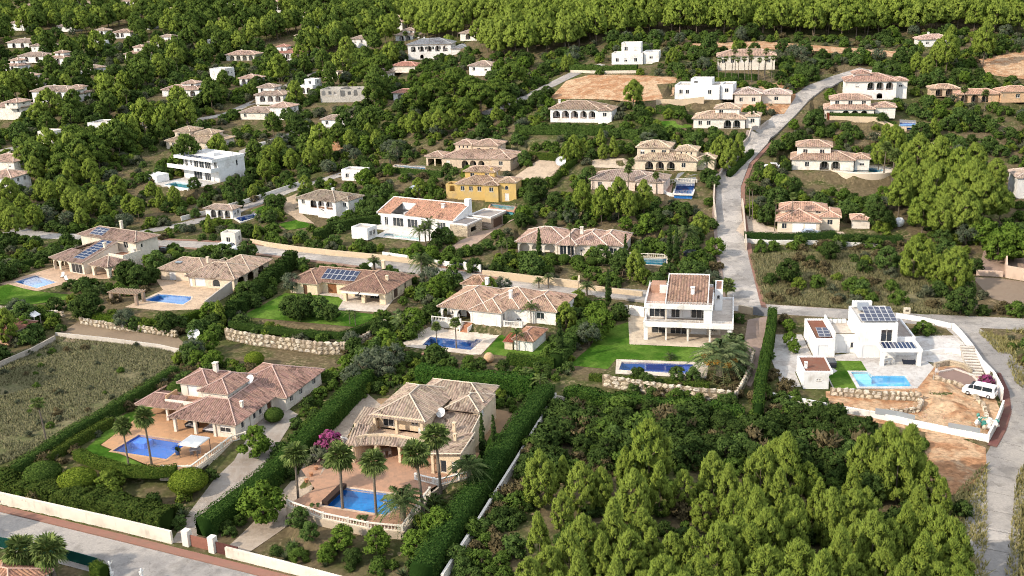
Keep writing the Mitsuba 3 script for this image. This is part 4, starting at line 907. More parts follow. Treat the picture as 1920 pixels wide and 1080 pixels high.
for pts, z in (([(.05, .12), (16.25, .12), (16.25, 16.4)], 3.75), ([(.1, 13.9), (.1, .82), (12.5, .82), (12.5, 9)], 7.02)):
    for (a0, b0), (a1, b1) in zip(pts[:-1], pts[1:]):
        m.tube([(a0, b0, z + .42), (a1, b1, z + .42)], .035, 5, (.7, .7, .7)); m.tube([(a0, b0, z + .22), (a1, b1, z + .22)], .025, 5, (.7, .7, .7)); n = int(np.hypot(a1 - a0, b1 - b0) / 2)
        for i in range(n + 1): m.tube([(a0 + (a1 - a0) * i / n, b0 + (b1 - b0) * i / n, z), (a0 + (a1 - a0) * i / n, b0 + (b1 - b0) * i / n, z + .44)], .03, 4, (.7, .7, .7))
H.part('railing', m, 'paint'); H.part('covered_table', MB().box(9.0, 1.4, .02, 11.4, 2.6, .95, (.74, .73, .7)).box(8.9, 1.3, .951, 11.5, 2.7, 1.0, (.74, .73, .7)), 'paint') if False else None

# the white cube house on the right
W = House('modern_house', 'white cube-shaped house with solar panels, flat red gravel roof and pergola', (52.8, 172.5, 0), -6.0, wall=(.82, .82, .82), pad=(-8, -15.5, 18.5, 12))
W.walls(0, -.5, 3.5, 10, 0, 3.5, ops=[('f', 1.5, .1, 1.7, 2.1, 'shut'), ('l', 4.5, .6, .6, 1.4, 'win')]); W.flat(0, -.5, 3.5, 10, 3.22, .3, deck=(.2, .085, .06), thick=.2)
W.box('partition', 3.52, .4, 0, 3.74, 10, 4.3); sl = unit(np.array([0, 1, .12])); W.panels((.9, .5, 3.35), (1, 0, 0), sl, 2, 3, 1.0, 1.15)
W.walls(3.76, 1.6, 7.5, 9, 0, 3.4, ops=[('f', 5.2, .1, 1.6, 2.2, 'shut'), ('f', 6.9, .9, .55, 1.1, 'win')]); W.flat(3.76, 1.6, 7.5, 9, 3.15, .35, deck=(.55, .5, .44), thick=.18)
W.part('plant_box', MB().box(4.0, 1.75, 3.3, 7.3, 2.0, 3.62, (.25, .22, .18)), 'paint')
W.walls(7.5, -.8, 13.9, 8.6, 0, 6.4, ops=[('f', 9.2, .1, 2.1, 2.2, 'shut'), ('f', 12.1, 3.0, 1.9, 2.2, 'slide'), ('l', 4.8, 4.0, .35, 1.6, 'win')]); W.flat(7.5, -.8, 13.9, 8.6, 6.15, .3, thick=.2, deck=(.6, .58, .55))
m = unit(np.array([0, 1, .16])); W.panels((7.85, -.3, 6.5), (1, 0, 0), m, 6, 4, .95, 1.3, skip=((0, 2), (0, 3)), lift=.15); W.part('solar_heater', MB().add([(8.6, 5.6, 6.6), (10.6, 5.6, 6.6), (10.6, 7.2, 7.6), (8.6, 7.2, 7.6), (8.6, 7.2, 6.6), (10.6, 7.2, 6.6)], [[0, 1, 2, 3], [5, 4, 3, 2], [0, 3, 4, 4], [1, 5, 2, 2]], (.2, .23, .27)), 'gloss')
W.box('parapet', 8.0, 7.9, 6.46, 11.4, 8.6, 7.5)
W.walls(13.9, .3, 17.3, 10.2, 0, 3.4); W.flat(13.9, .3, 17.3, 10.2, 3.12, .35, deck=(.34, .31, .29), thick=.2)
for i in range(4): W.part('air_conditioner', MB().box(3.95 + .82 * i, 8.3, 3.2, 4.65 + .82 * i, 8.65, 3.95, (.7, .7, .7)), 'paint')
for x, y in ((10.4, -4.7), (16.5, -4.7)): W.box('pergola_post', x, y, 0, x + .6, y + .6, 2.6)
W.box('pergola_beam', 10.3, -4.8, 2.6, 17.2, -4.3, 3.1); W.box('pergola_beam', 10.3, -4.298, 2.6, 10.7, -.82, 3.1); W.box('pergola_beam', 16.8, -4.298, 2.6, 17.2, .28, 3.1)
W.panels((11.0, -4.1, 2.85), (1, 0, 0), unit(np.array([0, 1, .06])), 8, 1, .62, 2.9, gap=.06, lift=.05)
Q = House('pool_hut', 'white flat-roofed pool hut with red gravel roof beside a strip of lawn', (*W.pt(-4.2, -14.8), 0), -6, wall=(.8, .81, .82), cat='hut')
Q.walls(0, 0, 4.0, 7, 0, 2.85, ops=[('f', 2.2, 1.45, .28, .3, 'win'), ('f', 2.6, 1.45, .28, .3, 'win'), ('r', 2, .1, 2.6, 2.2, 'slide')]); Q.flat(0, 0, 4.6, 7, 2.88, .22, deck=(.2, .085, .06), thick=.28); Q.chimney(.6, 2.0, 2.7, 4.0, .5)

# ---------------------------------------------------------------- the middle rows
def far_house(label, uv, ang, W, D, z=None, h=3.0, wall=WHITE, tile=TERRA, up=None, arches=(), wins=(), wing=None, name='villa', cat='villa', flat=False, base=0.0, pad=3, row=.5, chim=None, terr=False, upw=2, gar=None, twr=None):
    """a villa of a lower block with porch arches, an upper block set back, and a side wing; UV is the foot of its front left corner"""
    S = House(name, label, uv, ang, z, cat, tile=tile, wall=wall, pad=(-pad, -pad - 1, W + pad, D + pad) if pad else None, row=row)
    hb = h + base; S.pitch = .34
    ops = [('f', x, base + .05, w, 2.35, 'arch') for x, w in arches] + [('f', x, base + .9, 1.1, 1.3, 'win') for x in wins] + [('r', D * .35, base + .9, 1.1, 1.2, 'win'), ('r', D * .7, base + .9, 1.1, 1.2, 'win')]
    if gar: ops += [('f', gar, .05, 2.6, 2.2, 'garage')]
    if base > 1.5: ops += [('f', x, .3, w * .8, 1.7, 'arch') for x, w in arches[1::2]]
    S.walls(0, 0, W, D, 0, hb, ops=ops)
    if arches:
        a0, a1 = arches[0][0] - arches[0][1], arches[-1][0] + arches[-1][1]; a0, a1 = max(a0, .4), min(a1, W - .4)
        S.walls(a0, 2.4, a1, D - .3, base, hb - .06, ops=[('f', x, base + .1, 1.5, 2.1, 'slide') for x, w in arches]); S.box('porch_floor', .26, .26, base - .22, W - .26, 2.38, base - .02, (.4, .25, .18), 'paving')
    if flat: S.flat(0, 0, W, D, hb + .02, .45)
    else: S.hip(0, 0, W, D, hb + .02, .5)
    if wing:
        x0, y0, x1, y1, hh = wing; S.walls(x0, y0, x1, y1, 0, hh, ops=[('f', (x0 + x1) / 2, max(.9, hh - 2), 1.2, 1.2, 'win'), ('r', (y0 + y1) / 2, max(.9, hh - 2), 1.1, 1.2, 'win')])
        (S.flat if flat else S.hip)(x0, y0, x1, y1, hh + .02, .4)
    if up:
        x0, y0, x1, y1, hh = up; n = max(1, int((x1 - x0) / 3)); S.walls(x0, y0, x1, y1, hb - .4, hb + hh, ops=[('f', x0 + (x1 - x0) * (i + .5) / n, hb + max(.7, hh - 2.2), 1.2, 1.3, 'win') for i in range(n)] + [('r', (y0 + y1) / 2, hb + .9, 1, 1.2, 'win')])
        (S.flat if flat else S.hip)(x0, y0, x1, y1, hb + hh + .02, .45)
    if twr:
        x0, y0, x1, y1, hh = twr; S.walls(x0, y0, x1, y1, hb - .4, hb + hh, ops=[('f', x0 + (x1 - x0) * q, hb + hh - 1.3, .5, .8, 'archwin') for q in (.25, .5, .75)]); S.hip(x0, y0, x1, y1, hb + hh + .02, .4)
    if chim: S.chimney(chim[0], chim[1], hb, hb + chim[2], .7)
    return S
OLDT, PINKT, REDT = (.40, .315, .26), (.47, .34, .275), (.42, .22, .17)
S7 = far_house('white two-storey villa with weathered tiles and arched upstairs porch beside a conifer hedge', (561, 400), -31, 13.5, 9, wall=(.8, .8, .79), tile=(0.291, 0.24, 0.188), base=2.0, h=2.7, arches=((5.6, 2.3), (8.4, 2.3), (11.3, 2.3)), wins=(1.9,), wing=(13.2, 2.5, 16, 9, 4.6), chim=(7.5, 6.5, 2.2))
S7.part('stair', MB().add([(8.2, -.2, 0), (8.2, -1.4, 0), (13.2, -1.4, 0), (13.2, -.2, 0), (8.2, -.2, 2), (8.2, -1.4, 2)], [[0, 1, 5, 4], [1, 2, 5, 5], [0, 4, 3, 3], [4, 5, 2, 3]], (.8, .8, .79)), 'plaster')
M8 = House('modern_villa', 'low white villa with one long orange tile roof and a roof patio', (*at(707.6, 398.4, 6.0)[:2], 2.8), -30.5, tile=(0.526, 0.3, 0.206), wall=(.8, .79, .78), pad=(-6, -13, 34, 17), row=.5)
M8.walls(0, .2, 24, 7.8, 0, 3.2, ops=[('f', 2.6, 0, 1.1, 2.2, 'win'), ('f', 6.4, 0, 3.4, 2.3, 'slide'), ('f', 11, 0, 3.2, 2.3, 'slide'), ('f', 15.4, 0, 3.2, 2.3, 'slide'), ('f', 20, 0, 2.6, 2.3, 'slide'), ('r', 5, .8, 1, 1.4, 'win')])
zz = lambda y: 3.25 + .31 * y
M8.planes([[(0, 0, zz(0)), (4.2, 0, zz(0)), (4.2, 7.9, zz(7.9)), (0, 7.9, zz(7.9))], [(4.2, 5.9, zz(5.9)), (8.6, 5.9, zz(5.9)), (8.6, 7.9, zz(7.9)), (4.2, 7.9, zz(7.9))], [(8.6, 0, zz(0)), (24, 0, zz(0)), (24, 7.9, zz(7.9)), (8.6, 7.9, zz(7.9))]])
m = MB()
for x in (-.2, 24.0): m.add([(x, -.1, 3), (x + .22, -.1, 3), (x + .22, 8, 3), (x, 8, 3), (x, -.1, 3.45), (x + .22, -.1, 3.45), (x + .22, 8, zz(8) + .22), (x, 8, zz(8) + .22)], [[0, 1, 5, 4], [1, 2, 6, 5], [2, 3, 7, 6], [3, 0, 4, 7], [4, 5, 6, 7]], M8.wall)
m.box(-.2, 7.9, 3, 24.2, 8.1, zz(8) + .2, M8.wall); M8.part('roof_edge', m, 'plaster'); M8.chimney(17.5, 5.2, 4.4, 6.1, .9); M8.box('chimney_block', 22.9, 7.0, 3.2, 24.3, 8.4, 7.2)
M8.box('patio_wall', 4.2, 5.7, 3.2, 8.6, 5.88, zz(5.9) - .02); M8.box('patio_wall', 8.42, .2, 3.2, 8.58, 5.68, 3.9)
M8.walls(24.3, 6.6, 31, 14.5, 0, 3, col=(.42, .36, .3), bsdf='rubble_masonry', ops=[('r', 10, .1, 4.4, 2.3, 'brown')]); M8.flat(24.3, 6.6, 31, 14.5, 3.02, .3, deck=(.33, .31, .3))
M8.walls(24.3, -2.4, 29.5, 4.6, 0, 3, col=(.56, .48, .36), bsdf='rubble_masonry', ops=[('r', .6, .9, 2.6, 1.2, 'open')]); M8.flat(24.3, -2.4, 29.5, 4.6, 3.02, .3, deck=(.2, .2, .21))
far_house('small white annex block behind a low white wall beside the orange roof villa', (660, 447), -30, 5, 4, h=2.6, wall=(.8, .8, .79), flat=True, name='annex', cat='annex', pad=0, z=2.8)
M9 = House('bungalow', 'cream bungalow with three arches and a glazed bay behind a row of round bushes', (*at(966.3, 451.7, 5.5)[:2], 2.5), -17.2, tile=(0.403, 0.282, 0.231), wall=(.74, .69, .62), ridge=(.72, .62, .55), pad=(-3, -7, 40, 14), row=.46)
M9.walls(.4, 2.6, 17, 11, 0, 3, ops=[('f', 2, 0, 1.8, 2.2, 'slide'), ('f', 5, 0, 1.8, 2.2, 'slide'), ('f', 8, 0, 1.8, 2.2, 'slide')]); M9.walls(.4, .5, 10, 2.55, 0, 3, t=.3, ops=[('f', 2, 0, 2.5, 2.5, 'arch'), ('f', 5.1, 0, 2.5, 2.5, 'arch'), ('f', 8.2, 0, 2.6, 2.5, 'arch')])
M9.walls(10.4, -.4, 14.4, 3, 0, 3, ops=[('f', 11.6, .2, 1.5, 2.3, 'slide'), ('f', 13.4, .2, 1.5, 2.3, 'slide')]); M9.walls(14.4, .6, 17.2, 4, 0, 3, ops=[('f', 15.7, .8, .6, 1.2, 'win')])
M9.walls(17.2, .2, 21.5, 11, 0, 3, ops=[('f', 19.2, 0, 1.9, 2.2, 'shut')]); M9.walls(21.5, .7, 25.3, 11.2, 0, 3, ops=[('f', 23.2, .8, 1.7, 1.3, 'win'), ('r', 5, .8, 1.2, 1.2, 'win')])
M9.hip(.4, .5, 12.5, 11, 3.05, .6); M9.hip(10.4, -.4, 14.6, 10.5, 3.05, .5, pitch=.6); M9.hip(13.5, .3, 21.5, 11, 3.05, .5, axis='y'); M9.hip(18, .7, 25.3, 11.2, 3.05, .5, axis='y'); M9.chimney(15, 4.4, 4.2, 6.1, .8)
S10 = far_house('bright yellow villa with terracotta roof and square chimney tower above a pool', (858, 374), -17, 12, 9, wall=(.56, .39, .14), tile=(0.381, 0.276, 0.2), base=1.6, h=3, arches=(), wins=(1.6, 4, 6.4), up=(1, 4.2, 9.5, 9.5, 2.6), wing=(8.4, -1.6, 12.2, 4, 4.8), chim=(8.6, 4.8, 4.4))
S10.walls(12.3, -.8, 17, 4.6, 0, 5.4, ops=[('f', 14.4, 3.2, 1, 1.2, 'archwin'), ('f', 14.4, .3, 1.2, 2, 'win')]); S10.hip(12.3, -.8, 17, 4.6, 5.42, .3); S10.walls(-3.6, 1, -.1, 5, 0, 4, ops=[('f', -1.8, 2, 1.5, 1.6, 'open')])
S11 = far_house('large beige villa with several hipped roofs and a square tower behind the yellow one', (829, 314), -20, 22, 11, wall=(.62, .50, .38), tile=(0.414, 0.3, 0.237), h=3.2, arches=((7.4, 2), (10, 2), (12.6, 2)), wins=(2, 18), up=(8, 5, 16, 12, 3.0), wing=(16.5, -1.8, 22.3, 5, 3.6), twr=(2.6, 4.8, 7.8, 10.5, 3.2))
S11.walls(-6, 2, -.4, 8, 0, 3, ops=[('f', -4.4, 0, 2, 2.2, 'open'), ('f', -1.9, 0, 2, 2.2, 'open')]); S11.hip(-6, 2, -.4, 8, 3, .4)
far_house('beige villa with a projecting curved roof terrace beside the steep road', (1190, 318), -18, 17, 10, wall=(.68, .58, .45), tile=(0.47, 0.372, 0.275), h=3, arches=((4, 2.2), (7, 2.2), (10, 2.2)), wins=(13.5,), up=(0, 3.5, 9, 10.5, 2.8), twr=(11, 3, 16.5, 8.5, 2.2), wing=(17, 2, 21.5, 8, 3.2))
far_house('low pink-grey bungalow with ribbed hips behind four tall pines', (1108, 355), -20, 17, 9, wall=(.7, .58, .5), tile=(0.347, 0.276, 0.237), h=3, arches=((13, 2),), wins=(2.5, 6, 9), wing=(13, -2, 20, 7, 3.2), chim=(9, 4, 2.6))
far_house('white villa with three arches and a square upper room above a curved pool', (1484, 318), -16, 16, 9, wall=(.78, .74, .67), tile=(0.392, 0.276, 0.213), h=3, arches=((8.5, 2.4), (11.4, 2.4)), wins=(1.6, 4), up=(1.2, 3, 10, 9.5, 3), wing=(16.3, 1, 20, 7, 3.2), twr=None)
S15 = far_house('peach bungalow with a double garage behind a clipped hedge and three palms', (1457, 435), -15, 9.6, 10, wall=(.72, .63, .51), tile=(0.47, 0.3, 0.225), h=2.9, wins=(1.6,), up=(.6, 5, 11, 11, 1.6), wing=(9.8, 3, 14.2, 11, 3.4))
for x in (4.7, 7.6): S15.part('garage_door', MB().box(x - 1.25, -.08, .05, x + 1.25, -.004, 2.3, (.76, .75, .74)), 'paint')
far_house('small tile-roofed garden pavilion near the tall pines', (1597, 428), -15, 4, 4, wall=(.75, .68, .6), tile=(0.504, 0.324, 0.25), h=2.4, name='garden_house', cat='garden house', pad=1)
X = House('modern_villa', 'white modern villa of stacked flat slabs with a glass-fenced pool at left', (*at(328.1, 290.3, 12)[:2], 4.6), -38, wall=(.82, .82, .82), pad=(-6, -11.5, 23, 14))
X.walls(1.6, 1.4, 17, 9.5, 0, 3.4, ops=[('f', 9, .1, 4.2, 2.5, 'slide'), ('f', 14, .1, 3, 2.5, 'slide')]); X.box('floor_slab', -3, -1.2, 3.41, 19.6, 4, 3.75, X.wall); X.box('front_band', -3, -1.42, 3.4, 19.6, -1.22, 4.7); X.box('side_band', 19.4, -1.2, 3.76, 19.6, 4, 4.7)
X.walls(1.6, 1.4, 17, 9.5, 3.76, 6.6, ops=[('f', 3.6, 3.9, 1.4, 2.4, 'slide'), ('f', 6, 4.2, .8, 2, 'slide'), ('f', 8.6, 3.9, 2.2, 2.4, 'slide'), ('f', 11.4, 3.9, 2.4, 2.4, 'slide'), ('f', 14.6, 3.9, 3, 2.4, 'slide')]); X.walls(17, 1.6, 19.5, 12, 0, 6.6, ops=[('r', 9, 4.2, .7, 1.8, 'win'), ('f', 18.2, 3.9, 1.4, 2.4, 'slide')])
X.flat(0, -.6, 19.7, 12.2, 7.0, .5, deck=(.7, .7, .7), thick=.4); X.panels((3, .4, 7.05), (1, 0, 0), unit(np.array([0, 1, .1])), 9, 2, 1.5, 1.0); X.box('roof_hatch', 9, 6, 7.01, 12, 8.5, 7.9, (.7, .7, .7)); X.chimney(17.5, 9, 7, 8.3, .5)
X.part('terrace_slab', slab(MB(), sg.box(2, -10.5, 19.8, 1.35).difference(sg.Polygon([(6.2, -9.6), (6.2, -5.2), (15.5, -5.2), (18.6, -9.6)]).buffer(.05)), -.6, .02, (.55, .54, .53)), 'paving'); X.box('plinth', 9.7, -10.8, -2.8, 20, -10.52, .3); X.box('plinth', 19.82, -10.5, -2.8, 20.05, 8, -.1, (.3, .31, .33)); X.box('annex', -3.6, -9, 0, 1.8, -4.5, 2.4)
k = X.part('fence_post', MB().box(10, -10.72, .31, 10.06, -10.66, 1.3, (.7, .7, .7)), 'paint')
for i in range(1, 7): X.part('fence_post', MB().box(19.9, -10.4 + 3 * i, -.1, 19.96, -10.34 + 3 * i, 1.3, (.7, .7, .7)), 'paint')
for i in range(6): X.part('fence_glass', MB().add([(19.93, -10.4 + 3 * i + .1, .0), (19.93, -7.5 + 3 * i, .0), (19.93, -7.5 + 3 * i, 1.2), (19.93, -10.4 + 3 * i + .1, 1.2)], [[0, 1, 2, 3]]), 'clear_glass')
far_house('beige villa with layered hip roofs and dark windows above the left modern house', (313, 279), -22, 20, 12, wall=(.68, .59, .48), tile=(0.426, 0.336, 0.25), h=3, wins=(3, 6, 10, 13, 17), up=(1, 4, 7.6, 11, 2.8), twr=(10, 4, 17, 10, 2.2))
far_house('long white villa with five porch arches and an open roof courtyard', (1032, 229), -18, 15.5, 10, wall=(.8, .79, .77), tile=(0.336, 0.252, 0.194), base=1.2, h=3.2, arches=((2, 2.3), (4.9, 2.3), (7.8, 2.3), (10.7, 2.1), (13.4, 2.1)), wing=(15.8, -2, 20, 6, 4.2), chim=(1, 8, 1.8))
far_house('white villa with tiled hips above a brick terrace and small lawn', (1300, 240), -17, 15, 9, wall=(.76, .72, .66), tile=(0.47, 0.36, 0.275), h=3, arches=((10, 2.2), (12.6, 2.2)), wins=(2, 4.5), up=(6, 3, 13, 9, 2.6), wing=(15.2, 1, 19, 7, 3.6))
far_house('white flat-roofed modern house with long terrace above a row of young trees', (1265, 186), -20, 14, 9, wall=(.8, .81, .82), flat=True, base=.8, h=3.2, wins=(2, 4, 11), up=(4.5, 3, 11, 9, 1.6), wing=(14.2, 1, 18, 9, 4.2), name='modern_house', cat='house')
far_house('unfinished cream shell house with bare openings on the pale building plot', (1377, 196), -14, 8, 9, wall=(.66, .6, .53), tile=(0.493, 0.396, 0.35), h=3.4, wins=(2, 5.8), wing=(8.2, 2, 17, 9, 3.0), name='shell_house', cat='house')
far_house('tall white villa with two rows of arches at the top of the road', (1584, 187), -13, 15, 10, wall=(.8, .77, .74), tile=(0.403, 0.264, 0.213), base=2.9, h=2.9, arches=((7.5, 2.1), (10.2, 2.1), (13, 2.1)), wins=(3.5,), up=(2.5, 3.5, 7.5, 9, 1.9), wing=(14.5, 2, 18.4, 8, 5.6), chim=(7.7, 6, 3.2))
far_house('white villa with tiled roofs behind a long clipped hedge and small pool', (1546, 222), -16, 14, 9, wall=(.76, .72, .66), tile=(0.426, 0.3, 0.237), h=3, arches=((6, 2), (8.6, 2), (11.2, 2)), wins=(2,), up=(1.5, 2.5, 13, 9, 2.5), wing=(14.4, 1, 20, 8, 3.4), chim=(4, 5, 3.8))
far_house('white cubic villa with a raised middle block below the pine forest', (1147, 121), -14, 11, 8, wall=(.82, .81, .8), flat=True, h=3.4, wins=(2, 5, 8.5), up=(3.2, 2, 10, 8, 3.4), wing=(11.2, 1, 16.5, 8, 3.8), name='modern_house', cat='house')
far_house('grand white mansion with grey roof and two rows of windows on the hillside', (766, 112), -8, 19, 11, wall=(.78, .77, .76), tile=(0.235, 0.252, 0.275), base=3.2, h=3.3, wins=(2, 5, 8, 11, 14, 17), arches=((2.4, 2), (6, 2), (9.4, 2), (13, 2), (16.4, 2)), wing=(19.3, -1, 27, 9, 4.4), name='mansion', cat='mansion', chim=(6, 7, 3))
M26 = far_house('long pale villa behind a row of slim palms near the forest edge', (1345, 132), -12, 19, 9, wall=(.72, .66, .58), tile=(0.403, 0.288, 0.225), base=1.5, h=3.4, wins=(2, 5, 8, 11, 14, 17), arches=(), name='villa')
far_house('white bungalow with pink roof tucked under the pines on the slope', (1722, 88), -8, 11, 7, wall=(.76, .76, .75), tile=(0.47, 0.336, 0.288), h=2.8, wins=(3, 8), chim=(4, 4, 2.4))
far_house('tan garden pavilion with an open front at the right edge', (1745, 181), -10, 8, 5, wall=(.55, .42, .3), tile=(0.47, 0.336, 0.25), h=2.6, arches=((2.4, 2), (5.4, 2)), name='pavilion', cat='pavilion', pad=2)
far_house('terracotta-walled villa with ragged tiled roofs at the right edge', (1795, 193), -8, 12, 6, wall=(.6, .4, .25), tile=(0.448, 0.288, 0.213), h=2.8, arches=((2, 2), (5, 2), (8, 2)), wing=(12.3, -1, 22, 6, 3.4), pad=2)
far_house('pale house corner showing at the far right edge among the pines', (1905, 372), -12, 7, 9, wall=(.66, .66, .67), tile=(0.403, 0.324, 0.275), base=2.5, h=3, wins=(2,), pad=2)
# the houses scattered over the left hillside
LOTS = [('white villa with a pink roof and three arches near the left edge', 12, 167, 17, 9, 0, 1, 3, (5, 2.5, 12, 8, 2.6)), ('cream two-storey villa with arched balcony and wide roof left of the tennis court', 63, 195, 18, 9, 2.4, 0, 2, None),
        ('white villa pair with tiled gables lying half behind trees at left', -12, 224, 15, 9, 2.2, 1, 0, (9, -2, 15, 5, 2)), ('red-roofed white villa between dark trees upper left', 200, 165, 9, 7, 0, 2, 2, None),
        ('white villa with a round dish and long roof above the dark hedge', 305, 181, 17, 8, 0, 1, 3, (8, 3, 14, 8, 2.2)), ('white terraced villa with a tower room among tall pines upper left', 236, 117, 12, 8, 1.2, 1, 4, (4, 2, 9, 7, 3)),
        ('white villa with a wide gallery just right of the tower villa', 280, 93, 15, 8, 1, 0, 3, (6, 2, 13, 7, 2.4)), ('small pale villa with low roof high on the left slope', 178, 67, 7, 6, 0, 0, 2, None),
        ('white villa with long low wings beyond the palms upper left', 425, 114, 15, 8, 0, 1, 4, None), ('white villa with a square lantern roof and an arcade', 514, 114, 14, 8, .8, 2, 5, (1, 2, 6, 7, 2.8)),
        ('white low villa above the tree belt left of centre', 554, 77, 12, 7, 0, 0, 3, None), ('pale villa with three arches beside the poplars', 608, 147, 10, 8, .6, 1, 3, None),
        ('cream villa with arches and chimney beside the sloping lane', 480, 196, 12, 9, 1.0, 0, 3, (0, 3, 7, 9, 2.6)), ('small white cottage with red roof hidden among the trees mid left', 738, 188, 8, 6, 0, 2, 2, None),
        ('long pink villa with arcade below the pine forest', 863, 77, 16, 9, .6, 0, 3, (4, 3, 12, 9, 1.6)), ('brown-roofed house partly hidden by pines right of the mansion', 880, 142, 9, 8, 1, 0, 0, None),
        ('white house with a stepped roof among palms above the mansion', 742, 77, 12, 7, 0, 0, 3, (3, 2, 9, 7, 2)), ('white house cluster member at the top edge left', 92, 10, 16, 9, 1, 1, 2, None), ('bright white cubic house at the very top left of centre', 232, 14, 18, 9, 1, 1, 3, None),
        ('pale two-storey house just below the cubic house at the top', 255, 27, 9, 7, 2, 0, 2, None), ('white house at the top edge between pine clumps', 636, 8, 14, 8, 0, 0, 2, None), ('grey-white ragged-roofed house by the left edge', 15, 90, 18, 9, 0, 0, 3, None),
        ('cream house with a wide terrace below the ragged-roofed one', 37, 118, 15, 8, .5, 0, 2, None), ('white villa gable peeking out at the left edge above the pines', -20, 330, 12, 9, 2.5, 1, 0, None), ('white corner house above the lower left pines', -25, 360, 10, 9, 2, 1, 0, None),
        ('low white flat house behind the umbrella pines', 166, 247, 15, 9, 0, 3, 0, None), ('small white cube house left of the umbrella pines', 75, 275, 6, 6, 2.2, 3, 0, None), ('white square house with pyramid roof beside a palm', 508, 224, 8, 7, 2, 1, 0, None),
        ('white garage with blue gate at the bend of the lane', 604, 238, 9, 6, 0, 0, 0, None), ('tile-roofed house low behind the lane trees', 452, 224, 13, 8, 0, 0, 0, None), ('white pool house with arches at the left end of a blue pool', 387, 408, 9, 4, 0, 0, 3, None),
        ('white carport with a flat roof behind the white two-storey villa', 641, 338, 7, 5, 0, 3, 0, None), ('small blue-doored utility hut on the middle street', 416, 460, 4, 3.4, 0, 3, 0, None), ('white house with dark windows at the top left edge corner', 470, 10, 10, 7, 0, 0, 1, None),
        ('white villa glimpsed beyond the forest clump at the top', 440, 48, 10, 7, 0, 0, 2, None), ('pale house beside the long hedge of the upper lane', 735, 136, 11, 7, 0, 2, 0, None)]
for i, (lb, u, v, w_, d_, bs, ti, na, up) in enumerate(LOTS):
    ar = tuple((1.4 + (w_ - 2) * (j + .5) / na, min(2.2, (w_ - 2) / na * .8)) for j in range(na))
    far_house(lb, (u, v), -14 - 3 * (i % 4), w_, d_, wall=[(.8, .79, .78), (.82, .82, .82), (.78, .74, .67)][i % 3], tile=[OLDT, PINKT, REDT, OLDT][ti], base=bs, h=2.9, arches=ar, wins=() if na else (2, w_ - 2), up=up, chim=(w_ * .4, d_ * .6, 2.2) if w_ > 9 and ti != 3 else None,
              flat=ti == 3, row=.6, pad=2, name='hut' if 'hut' in lb else 'garage' if 'garage' in lb else 'carport' if 'carport' in lb else 'hillside_house', cat='hut' if 'hut' in lb else 'garage' if 'garage' in lb else 'carport' if 'carport' in lb else 'house')
SMALL = [(60, 98, 11), (95, 126, 9), (160, 90, 10), (215, 72, 10), (300, 34, 11), (330, 58, 9), (365, 16, 11), (420, 22, 10), (545, 38, 11), (575, 56, 8), (600, 28, 10), (655, 58, 8), (700, 38, 9), (725, 58, 9), (150, 18, 12), (40, 22, 12), (20, 58, 10), (560, 176, 7), (690, 152, 9), (480, 62, 9), (150, 140, 9), (120, 190, 8), (395, 150, 8), (450, 160, 8), (110, 60, 11), (500, 25, 10), (260, 55, 9), (390, 88, 9), (660, 90, 8), (10, 135, 9)]
for i, (u, v, w_) in enumerate(SMALL):
    far_house('small white house showing among the trees of the upper left hillside', (u, v), -16 - 4 * (i % 3), w_, 7, wall=(.82, .82, .81), tile=[OLDT, PINKT][i % 2], base=(.4, 1.6, .2)[i % 3], h=2.9, arches=((2.2, 2), (5, 2)) if i % 2 else (), wins=() if i % 2 else (2, 5.5), up=(2, 2, 7, 6.5, 2.2) if i % 4 == 1 else None, flat=i % 5 == 2, row=.7, pad=2, name='hillside_house', cat='house')
    labels[HOUSES[-1].key]['group'] = 'small white houses among the upper left trees'
R = House('ruin', 'roofless grey concrete shell with empty window holes on the lower hillside', (602, 192), -12, cat='ruin', wall=(.46, .44, .41), pad=(-2, -3, 22, 10))
R.walls(0, 0, 19, 9, 0, 5, ops=[('f', 1.4, 2.6, 1.6, 2, 'archop'), ('f', 4, 2.8, 1.4, 1.5, 'open'), ('f', 6.2, 2.6, 1.3, 2, 'archop'), ('f', 9.2, 2.2, 2, 2.4, 'open'), ('f', 12, 2.8, 1.4, 1.4, 'open'), ('f', 14.6, 2.4, 1.6, 2.4, 'archop'), ('f', 17.4, 2.8, 1, 1.4, 'open')]); R.box('cross_wall', 8, .26, 0, 8.3, 8.7, 5.3); R.box('cross_wall', 12.9, .26, 0, 13.2, 8.7, 4.6); R.box('floor_slab', .26, .26, 2.0, 7.98, 8.7, 2.3)

# ---------------------------------------------------------------- roads, plots, pools
KEEP = []                                    # what scattered plants keep clear of
def keep(poly, d=0.0):
    q = poly.buffer(d); KEEP.append(q)
    for k in (1.5, 3, 4.5): KEEP.append(shapely.affinity.translate(q, 0, -k))
    return poly
def road(name, pts, w, label=None, lift=.07, bsdf='roadway', **k):
    q = wxy(pts) if isinstance(pts[0], tuple) else np.asarray(pts)
    keep(sg.LineString(q).buffer(float(np.max(w)) / 2 + .4)); structure(name, ribbon(q, w, lift, kerb=.5, **k), bsdf, label); return q
PADS.append((B.shape2([(-3, -17), (2, -24), (14, -24), (17, -16), (17, -8), (13, -8), (13, -17), (2, -19)]), -1.0))
PADS.append((sg.Polygon([(-82, 137), (-82, 129), (-36, 108.5), (-20, 101), (-20, 106), (-34, 113.5), (-45, 119)]).buffer(1), -2.7))
qa = np.array([(-84, 135.0), (-76, 131.2), (-54, 121.2), (-38, 113.8), (-20, 105.4)]) - [0, 2.2]
keep(sg.LineString(qa).buffer(5)); structure('road', ribbon(qa, 7.0, .07, dz=-2.7), 'roadway', 'pale concrete street crossing the lower left corner')
structure('pavement', colored(ribbon(qa, 1.3, .2, side=-4.2, dz=-2.7, kerb=.4), (.27, .145, .115)), 'paving', 'reddish pavement along the lower left street')
